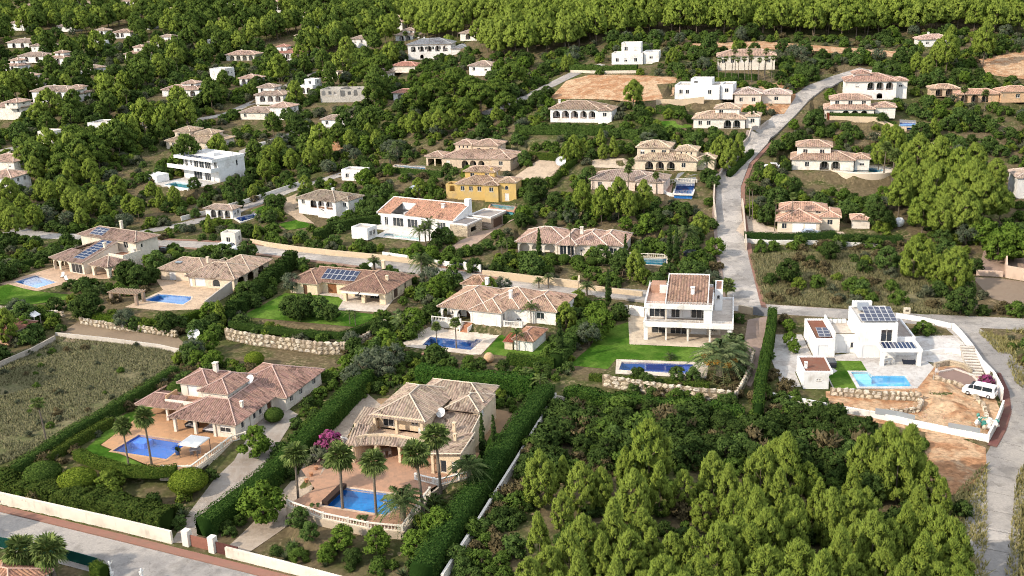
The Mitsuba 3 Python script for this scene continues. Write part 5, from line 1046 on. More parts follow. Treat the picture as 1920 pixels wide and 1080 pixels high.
qb = road('street', [(20, 432), (90, 442), (180, 446), (260, 454), (350, 458), (440, 463), (520, 472), (610, 483), (700, 494), (785, 506), (870, 519), (1000, 538), (1100, 547), (1200, 554), (1300, 565), (1400, 577), (1480, 582), (1560, 587), (1620, 591), (1700, 597), (1745, 600)], 5.6, 'concrete street running across the middle of the slope')
structure('pavement', colored(ribbon(qb[3:13], 1.2, .17, side=-3.5, kerb=.5), (.25, .15, .12)), 'paving')
structure('pavement', colored(ribbon(qb[3:13], 1.0, .17, side=3.4, kerb=.5), (.26, .17, .135)), 'paving')
qr = road('street', [(1700, 597), (1760, 601), (1800, 612), (1838, 642), (1874, 680), (1906, 712), (1924, 742), (1928, 775), (1920, 806), (1902, 842), (1880, 890), (1866, 950), (1858, 1010), (1852, 1080), (1842, 1180)], [6, 6.2, 6, 6.4, 6.4], 'wide concrete lane curving down the right side')
road('lane', [(1745, 600), (1830, 604), (1960, 610)], 6.5, 'short lane leaving the picture at right'); qc = road('steep_road', [(1398, 578), (1376, 480), (1366, 400), (1366, 350), (1384, 305), (1425, 262), (1474, 214), (1500, 186), (1530, 164), (1575, 146), (1625, 130)], [6.5, 6.3, 6, 5.6], 'straight concrete road climbing the slope right of centre')
structure('pavement', colored(ribbon(qc[:6], 1.0, .18, side=3.7, kerb=.5), (.24, .13, .105)), 'paving'); structure('pavement', colored(ribbon(qc[:6], .8, .18, side=-3.6, kerb=.5), (.25, .2, .18)), 'paving')
qd = road('dirt_track', [(1130, 122), (1090, 132), (1050, 151), (1000, 176), (950, 198), (905, 214)], 5, 'grey dirt track below the pine forest', lift=.1)
road('lane', [(665, 318), (600, 340), (540, 358), (480, 382), (420, 402), (350, 420), (285, 432), (240, 442)], 4.6, 'narrow lane slanting down behind the white two-storey villa'); road('lane', [(640, 236), (590, 244), (540, 254), (490, 270), (440, 292)], 4.5, 'pale lane with low white walls left of centre')
road('lane', [(690, 100), (640, 118), (590, 138), (540, 160), (480, 190), (420, 216), (330, 232), (240, 240)], 4, 'lane slanting across the left hillside', lift=.12); road('lane', [(90, 250), (70, 262), (40, 275), (0, 285)], 4.5, 'short lane by the white cube at left', lift=.12)
structure('pavement', colored(ribbon(wxy([(1868, 700), (1884, 735), (1888, 772), (1878, 806), (1860, 838)]), 1.3, .16, kerb=.4), (.16, .075, .07)), 'paving', 'dark red pavement round the bend of the right lane')

def cover(name, poly, bsdf, label=None, z=None, lift=.05, c=(.5, .5, .5), stay=True, cell=2.0):
    if stay: keep(poly)
    g = poly
    for P, _ in POOLS: g = g.difference(P.buffer(.05))
    structure(name, sheet(g, z, lift, cell, c), bsdf, label)
def lotpool(hs, pts, label, **k):
    P = hs.shape2(pts); keep(P, 1.5); pool(P, hs.z, label, **k); return P
def pixpool(uvs, z, label, **k):
    P = P2(uvs, z); keep(P, 1.5); pool(P, z, label, **k); return P
BL = (.022, .105, .42)
pA = lotpool(A, [(-5.2, -8.5), (-4.95, -2.6), (4.4, -3.0), (4.6, -8.7)], 'deep blue rectangular pool on the orange terrace beside the white tent', tile=(.02, .13, .52), cope=(.5, .33, .2), steps=[A.shape2([(-5.2, -4.6), (-5.0, -2.6), (-2.4 - .3 * i, -2.6), (-2.6 - .3 * i, -4.6)]) for i in range(3)])
pB = pixpool([(637, 914), (602, 947.5), (722, 966), (745, 953), (752, 930)], 0, 'bright blue pool below the curved arcade with four palms along its edge', tile=(.02, .24, .62), cope=(.6, .47, .36))
pD = lotpool(D, [(1.4, -6.3), (9.0, -5.0), (9.0, -4.2), (11.2, -4.2), (11.9, -10.3), (2.2, -10.9)], 'dark blue pool with corner steps in front of the three loungers', tile=(.012, .05, .2), cope=(.66, .6, .52)) if False else pixpool([(807.6, 631.9), (791.9, 647.2), (882.6, 657), (897, 645), (905.5, 637.6), (893, 636.3), (889, 640.3)], 0, 'dark blue pool with corner steps in front of the white arched bungalow', tile=(.03, .12, .36), cope=(.66, .6, .52))
pE = lotpool(E, [(4.9, -22.2), (4.9, -16.6), (14.6, -18.2), (14.5, -23.2)], 'light blue pool on the terrace of the solar-roofed cream villa', tile=(.09, .32, .66), cope=(.62, .5, .4))
pF = pixpool([(269, 563.5), (297.5, 551.5), (358.8, 556.6), (357, 563), (343, 571.4)], .5, 'light blue pool with cut corner beside the grey screen wall', tile=(.07, .28, .64), cope=(.64, .55, .44))
pH = pixpool([(1166, 678.6), (1300.3, 683.6), (1295, 702.4), (1160, 694)], 0, 'long dark blue pool on the lawn of the white terraced villa', tile=(.02, .075, .32), cope=(.62, .56, .47), steps=[P2([(1280, 683), (1299, 684), (1296 - 0, 701), (1276, 700)], 0)])
pW = lotpool(W, [(4.9, -7.5), (7.7, -7.5), (8.0, -9.1), (13.3, -9.2), (13.3, -13.6), (5.0, -13.9)], 'turquoise mosaic pool with wide steps in front of the white cube house', tile=(.12, .52, .8), cope=(.55, .54, .53), cw=.5, steps=[W.shape2([(4.9, -7.5), (7.7, -7.5), (7.8, -9 - .45 * (2 - i)), (4.9, -9 - .45 * (2 - i))]) for i in range(3)])
pM = lotpool(M8, [(8.5, -9.4), (8.2, -7.4), (18.4, -7.0), (19.6, -9.4)], 'pale turquoise pool beside the white villa with the roof patio', tile=(.13, .52, .56), cope=(.66, .63, .6))
p9 = pixpool([(1178, 484), (1250, 486), (1248, 498), (1180, 494)], 2.5, 'turquoise pool beside the cypresses right of the cream bungalow', tile=(.06, .3, .42), cope=(.6, .53, .45))
p10 = pixpool([(921, 383), (966, 388), (962, 395), (918, 389)], float(at(940, 388)[2]), 'greenish pool in front of the yellow villa', tile=(.1, .33, .38), cope=(.5, .28, .2))
p13 = pixpool([(1269, 346), (1304, 346.5), (1297, 364), (1264, 363)], float(at(1285, 355)[2]), 'blue pool with white balustrade beside the steep road', tile=(.03, .17, .5), cope=(.74, .72, .68))
c = at(1617, 326) + [0, 0, 1.0]; p14 = shapely.affinity.rotate(shapely.affinity.scale(sg.Point(c[:2]).buffer(1, 16), 5.4, 3.4), -14); PADS.append((p14.buffer(2.6), c[2])); keep(p14, 4); pool(p14, c[2], 'round turquoise pool on a raised terrace by the tall right pines', tile=(.05, .3, .45), cope=(.72, .66, .58), cw=2.2)
wall(None, .25, .35, 'curved cream wall carrying the round turquoise pool', (.62, .53, .42), z=c[2], world=np.array(p14.buffer(2.7).exterior.coords), base=-3.2, name='retaining_wall')
p16 = lotpool(X, [(6.2, -9.6), (6.2, -5.2), (15.5, -5.2), (18.6, -9.6)], 'pale turquoise pool on the terrace of the stacked white villa', tile=(.13, .48, .54), cope=(.72, .72, .72))
p7 = pixpool([(441, 409), (476, 401), (487, 406), (452, 416)], float(at(463, 408)[2]), 'small blue pool beside the white arched pool house', tile=(.02, .12, .42), cope=(.72, .7, .66))
p23 = pixpool([(1687, 230.5), (1716, 230.5), (1720, 237), (1688, 237.5)], float(at(1703, 234)[2]), 'small blue pool beyond the clipped hedge at upper right', tile=(.02, .12, .45), cope=(.72, .7, .66))
p11 = pixpool([(742, 309), (797, 314), (797, 318), (738, 312)], float(at(770, 313)[2]), 'narrow blue pool left of the large beige villa', tile=(.1, .3, .45), cope=(.6, .5, .42))

keep(M8.shape2([(-3, -15), (25, -15), (25, 0), (-3, 0)])); keep(P2([(1480, 330), (1660, 335), (1680, 352), (1480, 350)])); keep(P2([(1255, 345), (1310, 345), (1312, 372), (1255, 370)])); keep(P2([(1170, 484), (1258, 486), (1262, 505), (1166, 502)])); keep(P2([(420, 630), (650, 662), (650, 688), (560, 686), (420, 662)], 0)); keep(F_.shape2([(7, -19), (15.5, -19), (15, -1), (9, -1)]))
TERC = (.46, .27, .155)
cover('pool_terrace', A.shape2([(-8.4, -7.2), (-9.5, 3), (-9.2, 8), (11, 8), (11, .6), (10.7, -11.3), (6.4, -12.2)]), 'paving', 'orange-tan tiled terrace round the pool of the lower left villa', 0, .05, TERC)
cover('lawn', A.shape2([(-9.2, -11.2), (-12.4, 2), (-12.4, 12), (-9.3, 12), (-9.3, 3), (-8.6, -7.3), (6.4, -12.4), (4.8, -14.0)]), 'turf', 'dark lawn strip round the orange terrace', 0, .04)
cover('pool_terrace', unary_union([B.shape2([(-7, -9), (-4, -1), (-4, 3), (16, 3), (17.4, -3.6), (13.9, -7.4), (12.4, -12), (12.8, -17), (10.8, -18.9), (2.2, -18.9), (-.6, -15)]), P2([(540, 946), (606, 970), (690, 988), (752, 994), (774, 963), (804, 923), (700, 900), (620, 900)], 0)]), 'paving', 'terracotta terrace between arcade and pool', 0, .05, (.42, .25, .17))
cover('gravel_yard', B.shape2([(-6, 3), (-8, 17), (3, 20), (20, 17), (22, 12), (14.6, 6), (14.6, 3)]), 'paving', 'brown gravel yard behind the beige arcaded villa', 0, .045, (.3, .2, .12))
cover('lawn', B.shape2([(16.5, -3), (15, 10), (20, 10), (20.5, -4)]), 'turf', 'narrow lawn with two slim cypresses', 0, .06)
cover('driveway', P2([(528, 772), (560, 790), (520, 850), (470, 905), (400, 960), (350, 1002), (318, 1000), (352, 950), (400, 900), (440, 870), (490, 800)], -1.2), 'paving', 'grey gravel drive beside the lower left villa', None, .07, (.33, .3, .27))
cover('driveway', P2([(690, 745), (720, 770), (665, 800), (640, 850), (600, 900), (540, 960), (450, 1020), (415, 1008), (480, 950), (560, 880), (600, 830), (640, 775)], -.6), 'paving', 'pale gravel drive left of the beige arcaded villa', None, .07, (.4, .34, .28))
cover('lawn', C.shape2([(-15, -14.5), (-15, 1.8), (-7, 2.2), (-7, 4), (.4, 4), (2, -5.5), (12.5, -5.6), (12.8, -8), (11, -13.5)]), 'turf', 'shaded lawn in front of the cream solar bungalow', 1.0, .04)
cover('terrace', C.shape2([(-7, 2.5), (-7, 4.5), (.4, 4.6), (10.4, 4), (12.3, -4), (2.2, -5.4), (.2, .5), (-2, 2.4)]), 'paving', 'pale stone terrace under the solar bungalow awnings', 1.0, .06, (.58, .52, .45))
cover('pool_terrace', D.shape2([(-2.2, -12.5), (-1.6, -1), (7, -.2), (13.4, .2), (14.6, -11.8), (13, -12.4)]), 'paving', 'pale stone terrace round the dark blue pool', 0, .05, (.62, .55, .47))
cover('lawn', D.shape2([(14.7, -11), (13.6, .2), (17.4, .3), (19, -1), (25, -1), (25, -11)]), 'turf', 'lawn beside the small pool house', 0, .045)
cover('pool_terrace', E.shape2([(2.6, -24.8), (2.6, .5), (24, .5), (24, -11), (18, -14), (16.6, -24.6)]), 'paving', 'tan terrace round the light blue pool at far left', 0, .05, (.5, .36, .26))
cover('lawn', P2([(-30, 545), (15, 533), (62, 546), (135, 553), (140, 560), (60, 571), (-30, 572)], 0), 'turf', 'sunny lawn at the left edge below the light blue pool', 0, .06)
cover('pool_terrace', F_.shape2([(-4.6, -15.5), (-4, -3), (-11, 3.8), (.4, 4.2), (12.4, .6), (12.6, -9), (13.2, -13), (5, -15.8)]), 'paving', 'tan terrace of the beige bungalow with the grey screen wall', .5, .05, (.52, .4, .29))
cover('terrace', H.shape2([(-2.4, -2.4), (-4.6, 17), (0, 17), (16, 15), (16.4, 4), (13, -2.6)]), 'paving', 'pale terrace under the long white balconies', 0, .05, (.55, .47, .37))
cover('pool_deck', H.shape2([(-4, -10.2), (12.2, -9.9), (12.0, -17.2), (-3.4, -17)]).difference(sg.Point(0, 0).buffer(.1)), 'paving', 'stone deck of the long dark pool', 0, .055, (.6, .54, .46))
cover('lawn', unary_union([H.shape2([(-12, -14), (-9, -3), (-3, 12), (-2.5, -2.3), (14, -2.5), (15, -10), (-4, -10), (-5, -15)]), P2([(1095, 680), (1120, 620), (1175, 605), (1168, 650), (1150, 680)], 0)]), 'turf', 'bright green lawn round the white terraced villa', 0, .04)
cover('driveway', P2([(1395, 720), (1388, 690), (1402, 600), (1447, 592), (1432, 640), (1420, 700), (1408, 725)], 0), 'paving', 'purple-grey paved drive right of the terraced villa', None, .06, (.3, .23, .2))
cover('pool_terrace', W.shape2([(-.2, -7.4), (-.2, -.6), (7.5, 1.5), (18, 1), (19.6, -6.6), (14.4, -14.6), (.6, -14.6), (.6, -7.6)]), 'paving', 'pale grey tiled terrace of the white cube house', 0, .05, (.52, .51, .5))
cover('artificial_lawn', W.shape2([(3.4, -2.4), (7.7, -2.4), (7.7, -7.2), (4.4, -7.2), (4.4, -14.6), (.8, -14.6), (.8, -9.5), (2.8, -7), (2.0, -5)]), 'turf', 'flat green strip of artificial lawn beside the pool hut', 0, .062)
cover('gravel_garden', W.shape2([(17.4, -2), (17.4, 10), (27, 10.5), (30, 3), (25, -5)]), 'paving', 'white gravel garden between the cube house and the lane', 0, .05, (.56, .55, .54))
cover('gravel_garden', W.shape2([(-7.5, -14), (-7.5, 11), (-.2, 11), (-.2, -7), (-4.4, -7.4), (-4.4, -14)]), 'paving', 'grey gravel yard left of the cube house', 0, .05, (.46, .45, .44))
cover('dirt_plot', P2([(1548, 738), (1720, 733), (1752, 692), (1790, 690), (1850, 712), (1878, 770), (1862, 815), (1800, 812), (1640, 787), (1550, 764)], -.4), 'orange_soil', 'orange earth works between pool terrace and white wall', None, .08)
cover('turning_circle', P2([(1760, 702), (1775, 694), (1800, 694), (1824, 704), (1836, 722), (1812, 736), (1776, 722), (1758, 712)], -.4), 'paving', 'purple-brown paved turning circle below the stone bank', None, .13, (.24, .17, .15))
cover('dirt_plot', P2([(1735, 812), (1800, 822), (1848, 840), (1850, 880), (1820, 920), (1760, 935), (1735, 880)]), 'orange_soil', 'bare orange earth beside the pine wood', None, .08)
cover('terrace', M8.shape2([(-1, -4), (0, .3), (24, .4), (24, -5), (22, -10.4), (7, -11), (6, -5)]), 'paving', 'white terrace of the orange roof villa', None, .06, (.66, .64, .6))
cover('driveway', M8.shape2([(29.6, -6), (29.6, 4.6), (31.1, 6.6), (31.1, 16), (37, 16), (35, 4), (36, -12), (31, -13)]), 'paving', 'brown paved drive beside the stone garage', None, .08, (.34, .26, .21))
cover('orange_field', P2([(1030, 186), (1062, 152), (1105, 141), (1270, 146), (1262, 168), (1238, 188), (1190, 192)]), 'orange_soil', 'ploughed orange field below the forest', None, .1, cell=5)
cover('building_plot', P2([(1372, 208), (1380, 190), (1420, 160), (1488, 152), (1492, 182), (1470, 214), (1420, 214)]), 'orange_soil', 'pale building plot beside the steep road', None, .1, cell=3, stay=False)
cover('earth_bank', P2([(1290, 82), (1430, 78), (1560, 88), (1690, 98), (1690, 108), (1560, 100), (1430, 92), (1300, 92)]), 'orange_soil', 'orange earth bank at the foot of the pine forest', None, .12, cell=5); cover('earth_bank', P2([(1835, 112), (1925, 95), (1925, 150), (1850, 140)]), 'orange_soil', 'orange earth cutting at the far right edge', None, .12, cell=5)
cover('dry_field', P2([(-40, 880), (-40, 690), (0, 676), (112, 630), (345, 662), (330, 692), (240, 742), (60, 846), (0, 872)]), 'dry_ground', 'dry grass field at the left edge', None, .05)
cover('dry_field', P2([(1405, 478), (1690, 470), (1720, 520), (1840, 560), (1800, 592), (1430, 568)]), 'dry_ground', 'overgrown dry plot above the right lane', None, .06, stay=False)
cover('dry_field', P2([(920, 270), (1010, 262), (1060, 262), (1050, 280), (930, 290)]), 'dry_ground', 'dry fallow strip at mid height', None, .08, stay=False, cell=3); cover('dry_field', P2([(560, 262), (640, 250), (740, 250), (730, 270), (620, 285)]), 'orange_soil', 'bare reddish patch beside the pale lane', None, .08, stay=False, cell=3)
cover('tennis_court', P2([(228, 214), (262, 204), (292, 210), (240, 222)]), 'turf', 'green tennis court behind the tall dark hedge', None, .1)
cover('lawn', P2([(455, 400), (500, 384), (520, 392), (480, 410)]), 'turf', 'small lawn left of the white two-storey villa', None, .08); cover('lawn', P2([(520, 420), (560, 412), (590, 424), (540, 432)]), 'turf', 'small lawn in front of the white two-storey villa', None, .08)
cover('forecourt', P2([(535, 372), (560, 362), (562, 398), (590, 420), (560, 415), (530, 396)]), 'paving', 'tan forecourt of the white two-storey villa', None, .09, (.42, .33, .24)); cover('forecourt', P2([(1380, 432), (1400, 405), (1455, 425), (1460, 440), (1580, 435), (1590, 445), (1400, 447)]), 'paving', 'pale forecourt of the peach bungalow', None, .09, (.5, .42, .34))
cover('forecourt', P2([(960, 335), (1010, 300), (1066, 305), (1040, 330), (1000, 340)]), 'paving', 'pale gravel court with a large dish', None, .1, (.46, .37, .28), cell=3); cover('forecourt', P2([(1110, 300), (1190, 296), (1190, 318), (1110, 314)]), 'paving', 'pale gravel court left of the curved-terrace villa', None, .1, (.5, .42, .33), cell=3)
cover('forecourt', P2([(1215, 340), (1262, 342), (1258, 365), (1220, 364)]), 'paving', 'rose tiled terrace beside the balustraded pool', None, .1, (.42, .28, .23), cell=3); cover('lawn', P2([(1235, 228), (1296, 226), (1298, 240), (1240, 241)]), 'turf', 'small bright lawn beside the brick terrace villa', None, .1, cell=3)
cover('parking', P2([(1822, 520), (1870, 522), (1930, 530), (1930, 580), (1860, 560)]), 'paving', 'brown paved yard at the right edge', None, .08, (.24, .19, .15)); cover('forecourt', P2([(1845, 470), (1930, 470), (1930, 520), (1830, 518)]), 'paving', 'shaded pink court at the right edge', None, .07, (.3, .22, .18))
cover('path', P2([(105, 628), (150, 602), (200, 616), (335, 634), (352, 650), (352, 664), (110, 640)], 0), 'paving', 'sandy strip below the boulder walls', None, .06, (.25, .195, .14))

# ---------------------------------------------------------------- boulder walls, garden walls
rock_wall([(150, 607), (205, 617), (268, 623), (330, 632)], 1.5, 'pale boulder wall under the clipped hedge of the beige bungalow', size=1.0)
rock_wall([(424, 636), (480, 648), (540, 655), (600, 664), (650, 664)], 2.4, 'tall pale boulder wall below the lawn of the solar bungalow', size=1.1); rock_wall([(650, 662), (690, 640), (722, 616)], 1.9, 'grey boulder wall beside the date palm', size=1.0)
rock_wall([(1130, 724), (1190, 734), (1245, 742), (1310, 750), (1372, 756)], 2.2, 'pale boulder wall under the pool of the terraced villa', size=1.15); rock_wall([(1374, 756), (1390, 735), (1406, 700), (1412, 668)], 1.6, 'boulder wall curving round the great date palm', size=1.0)
rock_wall([(1556, 742), (1610, 746), (1670, 750), (1722, 752)], 1.5, 'sandy boulder bank below the pool of the cube house', size=.9); rock_wall([(1705, 742), (1728, 758), (1722, 772), (1690, 776), (1660, 776)], .9, 'rough stone edging below the boulder bank', size=.8); rock_wall([(1748, 714), (1790, 722), (1822, 740), (1846, 768), (1850, 790)], .8, 'curved row of boulders beside the white van', size=.9)
rock_wall([(738, 905), (800, 925), (830, 905), (848, 872)], 1.3, 'grey stone wall among the plants right of the bright blue pool', size=.9, z=-1.4); rock_wall([(0, 583), (60, 590), (118, 594)], 1.3, 'dark boulder wall below the lawn at the left edge', size=1.0); rock_wall([(700, 930), (735, 960), (760, 990)], .8, 'low boulders under the palms of the arcaded villa', size=.8, z=-1.8)
wa = qa + [2.2, 4.4]
wall(None, 1.9, .35, 'long cream street wall under a leafy hedge, lower left', (.74, .69, .6), z=-2.7, world=[(-84, 138.4), (-76, 134.8), (-54, 125.2), (-45.6, 121.3)])
wall(None, 1.5, .35, 'cream street wall below the palm garden, bottom', (.74, .69, .6), z=-2.7, world=[(-37.6, 117.6), (-30, 114.0), (-22, 110.0), (-14, 106)])
wall(None, 2.3, .9, 'cream gate pier left of the brown gate', (.74, .7, .63), z=-2.7, world=[(-43.9, 121.0), (-43.0, 120.6)], name='gate_pier', cat='gate pier'); wall(None, 2.3, .9, 'cream gate pier between the two gates', (.74, .7, .63), z=-2.7, world=[(-40.0, 119.1), (-39.2, 118.75)], name='gate_pier', cat='gate pier')
wall(None, 1.7, .12, 'brick-red gate by the lower street', (.26, .12, .09), z=-2.7, world=[(-42.9, 120.5), (-40.1, 119.2)], name='gate', cat='gate', bsdf='paint'); wall(None, 1.7, .12, 'dark brown sliding gate by the lower street', (.1, .045, .04), z=-2.7, world=[(-39.1, 118.6), (-35.9, 117.1)], name='gate', cat='gate', bsdf='paint')
wall(None, 2.7, .3, 'cream retaining wall with painted garage openings under the balustrade', (.68, .6, .5), z=-2.7, world=[A.pt(10.75, -11.2), A.pt(10.85, -.9)], name='retaining_wall'); wall(None, 2.7, .3, 'front retaining wall under the orange terrace', (.6, .52, .42), z=-2.7, world=[A.pt(6.2, -12.5), A.pt(10.6, -11.4)], name='retaining_wall')
k = thing('garage_opening', 'pair of dark sheets painted as the shade of garage openings below the balustrade', 'garage')
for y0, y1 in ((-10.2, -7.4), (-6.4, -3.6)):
    m = MB().box(10.905, y0, -2.6, 10.95, y1, -.5, (.03, .028, .028)); m.turned(A.M); part(k, 'door', m, 'gloss')  # near-black sheets stand in for the shade inside the open garages
wall([(830, 1095), (900, 985), (965, 880), (1042, 750)], 1.3, .35, 'white boundary wall running beside the tall hedge', (.72, .7, .66)); wall([(1042, 750), (1075, 754), (1130, 757)], .8, .3, 'short pale wall at the top of the pine wood', (.6, .54, .45)); wall([(1290, 786), (1350, 797), (1392, 800)], 1.0, .4, 'sandy wall stub above the pine wood', (.6, .48, .34))
wall([(1436, 746), (1500, 758), (1560, 770), (1640, 784), (1700, 797), (1790, 816), (1852, 828)], 1.1, .3, 'white boundary wall of the cube house above the pine wood'); wall([(1852, 830), (1868, 800), (1880, 768)], [1.5, 1.6], .3, 'white wall bending round the street corner'); wall([(1878, 752), (1862, 716), (1840, 690), (1822, 660), (1800, 632), (1786, 618)], [2.2, 1.4, 1.3], .3, 'white wall beside the outdoor stair'); wall([(1680, 596), (1730, 604), (1784, 616)], 1.0, .25, 'white low wall behind the gravel garden')
wall([(1640, 786), (1680, 792), (1714, 800)], 1.9, .05, 'grey mesh screen on the white boundary wall', (.3, .33, .36), name='screen', cat='screen', bsdf='paint', base=.9); wall([(1776, 814), (1812, 820), (1836, 825)], 1.9, .05, 'second grey mesh screen near the street corner', (.3, .33, .36), name='screen', cat='screen', bsdf='paint', base=.9)
wall([(1722, 668), (1770, 662), (1798, 664), (1812, 676)], .9, .3, 'curved white wall below the gravel garden'); wall([(1752, 690), (1780, 684), (1808, 690), (1820, 702)], .9, .5, 'curved bank of crazy stone masonry above the turning circle', (.5, .42, .31), bsdf='rubble_masonry', name='stone_bank'); wall([(1760, 700), (1790, 694), (1822, 705), (1838, 722)], .35, .3, 'curved kerb of the brown turning circle', (.55, .5, .46))
wall([(105, 632), (200, 642), (300, 655), (356, 668)], 1.0, .25, 'grey-white wall along the top of the dry field', (.56, .52, .47)); wall([(0, 690), (60, 664), (104, 640)], 1.2, .3, 'dusty wall at the left end of the dry field', (.4, .36, .31))
TAN = (.56, .45, .32)
wall([(448, 450), (500, 462), (560, 472), (620, 479), (700, 486), (770, 494), (820, 502)], [1.0, 1.4, 1.2], .4, 'tan stone wall along the upper side of the middle street', TAN); wall([(905, 520), (960, 526), (1020, 533), (1085, 541), (1086, 530)], 1.7, .4, 'tall tan wall below the cream arched bungalow', TAN); wall([(1086, 541), (1150, 550), (1205, 556)], 1.1, .4, 'lower tan wall near the terraced villa', TAN)
wall([(718, 482), (760, 488), (810, 496), (852, 502)], 1.3, .3, 'white wall under the hedge of the orange roof villa'); wall([(870, 506), (902, 512)], 1.9, .3, 'white gate wall beside the brown drive'); wall([(854, 503), (869, 506)], 1.5, .1, 'dark grey sliding gate between white walls', (.13, .14, .16), name='gate', cat='gate', bsdf='paint')
wall([(1180, 590), (1208, 594)], 2.0, .3, 'white wall left of the terraced villa', (.8, .8, .8)); wall([(1158, 584), (1178, 588)], 1.7, .1, 'grey metal gate beside the lawn of the terraced villa', (.25, .26, .28), name='gate', cat='gate', bsdf='paint'); wall([(1412, 590), (1446, 594)], 1.7, .1, 'dark grey gate at the top of the paved drive', (.2, .21, .23), name='gate', cat='gate', bsdf='paint'); wall([(1385, 585), (1411, 590)], 1.5, .35, 'tan wall left of the dark grey gate', TAN)
wall([(1395, 455), (1440, 458), (1500, 458), (1560, 460), (1648, 465)], 1.0, .3, 'white wall below the long clipped hedge at right', (.7, .69, .66)); wall([(1399, 470), (1396, 430), (1393, 395), (1391, 385)], 1.8, .35, 'tan wall on the right side of the steep road', (.5, .43, .36)); wall([(1342, 420), (1338, 385), (1340, 345), (1345, 335)], 1.8, .35, 'tan wall on the left side of the steep road', (.5, .43, .36)); wall([(1348, 335), (1368, 300), (1410, 255), (1440, 232)], 1.1, .35, 'grey wall along the bend of the steep road', (.42, .37, .33))
wall([(340, 414), (400, 398), (460, 382), (520, 362), (570, 345)], 1.3, .3, 'white wall along the narrow lane', (.66, .65, .62)); wall([(490, 276), (545, 262), (548, 250), (580, 244)], 1.6, .3, 'white wall at the bend of the pale lane'); wall([(1200, 358), (1245, 366), (1290, 372)], .8, .3, 'low white wall below the rose terrace'); wall([(1160, 160), (1240, 163), (1320, 170)], 1.2, .35, 'tan wall above the small bright lawn', TAN) if False else None
wall([(1850, 470), (1885, 476), (1886, 520), (1930, 528)], 2.6, .35, 'pink wall of the court at the right edge', (.62, .47, .38)); wall([(1830, 516), (1880, 519)], 1.2, .3, 'low pink wall of the court at the right edge', (.62, .47, .38)); wall([(1555, 228), (1620, 236), (1700, 246)], 1.1, .35, 'tan wall below the clipped hedge at upper right', TAN); wall([(1550, 222), (1554, 228)], 1.8, .2, 'dark red gate beside the tan wall', (.16, .04, .03), name='gate', cat='gate', bsdf='paint')
wall([(1640, 255), (1700, 268), (1760, 275)], 1.0, .3, 'sandy wall stretch in the trees at right', (.5, .42, .34)); wall([(1070, 136), (1130, 138), (1200, 137)], .9, .3, 'pale wall above the orange field', (.6, .54, .46)); wall([(1230, 196), (1270, 198), (1320, 200)], 1.6, .35, 'tan wall under the flat-roofed modern house', TAN)
wall([(10, 330), (12, 345)], 3, .3, 'white wall corner in the pines at left') if False else None
m = F_
wall(None, 2.9, .3, 'tall grey screen wall beside the light blue pool', (.46, .42, .38), z=F_.z, world=[F_.pt(13.4, -12.4), F_.pt(12.8, -1.2)], zs=[F_.z - 1.2, F_.z - .2], base=-1.5)
wall(None, .9, .3, 'glass-topped terrace wall left of the turning circle', (.6, .6, .58), z=0, world=[W.pt(19.4, -6.4), W.pt(15.2, -11.2), W.pt(14.6, -14.6)], base=-1.4) if False else None
for lb, pts, zz, hh in (('cream balustrade along the edge of the orange terrace', [A.pt(6.4, -12.1), A.pt(10.6, -11.1), A.pt(10.7, -.9), A.pt(12, .9)], 0, .95), ('pale balustrade along the front of the bright blue pool', wxy([(540, 948), (606, 972), (690, 990), (754, 996), (776, 965), (806, 925)], 0), 0, .85), ('white balustrade beside the turquoise pool and cypresses', wxy([(1182, 474), (1215, 476), (1250, 478)]), None, .9), ('white balustrade behind the balustraded pool', wxy([(1240, 338), (1270, 341), (1306, 343)]), None, 1.0)):
    k = thing('balustrade', lb, 'balustrade'); zs = [zz if zz is not None else gz(*p[:2]) for p in pts]; baluster([tuple(p[:2]) for p in pts], zs, hh, (.74, .69, .6), .42, k, 'x', .085)
wall(None, 1.15, .3, 'tan retaining wall in front of the bright blue pool', (.5, .42, .33), z=-1.1, world=np.vstack([wxy([(538, 950), (605, 974), (690, 992), (756, 998), (778, 967), (808, 926)], 0), [B.pt(14.2, -7.9), B.pt(17.4, -4)]]), name='retaining_wall', base=-.5)

# joints of the concrete lanes: thin recessed strips across the slabs
for key, q_, w_ in (('right', qr, 6.0), ('steep', qc, 6.0)):
    q2, g2, s2 = path_of(q_, .5); m = MB()
    for d_ in np.arange(4, s2[-1] - 2, 5.0):
        i = int(np.searchsorted(s2, d_)); n_ = np.array([g2[i][1], -g2[i][0]]); a, b = q2[i] - n_ * w_ / 2.1, q2[i] + n_ * w_ / 2.1; t_ = g2[i] * .045
        m.add([(*(a - t_), gz(*a) + .085), (*(b - t_), gz(*b) + .085), (*(b + t_), gz(*b) + .085), (*(a + t_), gz(*a) + .085)], [[0, 1, 2, 3]], (.16, .15, .14))
    structure('road_joint', m, 'paint')

# ---------------------------------------------------------------- hedges
LG, LG2 = (.055, .10, .012), (.12, .17, .022)
hedge([(384, 1006), (440, 962), (500, 916), (560, 858), (620, 796), (688, 720)], 2.9, 2.8, 'broad tall hedge between the two bottom villas', colA=(.024, .055, .012), colB=(.06, .105, .022))
hedge([(790, 1100), (850, 1010), (905, 925), (960, 845), (1024, 752)], 3.0, 3.2, 'broad tall hedge beside the white boundary wall', colA=(.022, .052, .012), colB=(.055, .10, .022))
hedge([(786, 722), (860, 732), (930, 738), (1000, 742)], 2.6, 3.6, 'tall green hedge behind the beige arcaded villa', colA=(.022, .06, .012), colB=(.06, .12, .022), leaf=.28)
hedge([(28, 898), (100, 850), (190, 795), (270, 745), (330, 708)], 1.7, 2.2, 'dark hedge along the lower edge of the dry field'); hedge([(66, 884), (120, 850), (180, 815), (210, 798)], 1.4, 1.5, 'lighter clipped hedge inside the dark one', colA=(.04, .065, .012), colB=(.095, .125, .025))
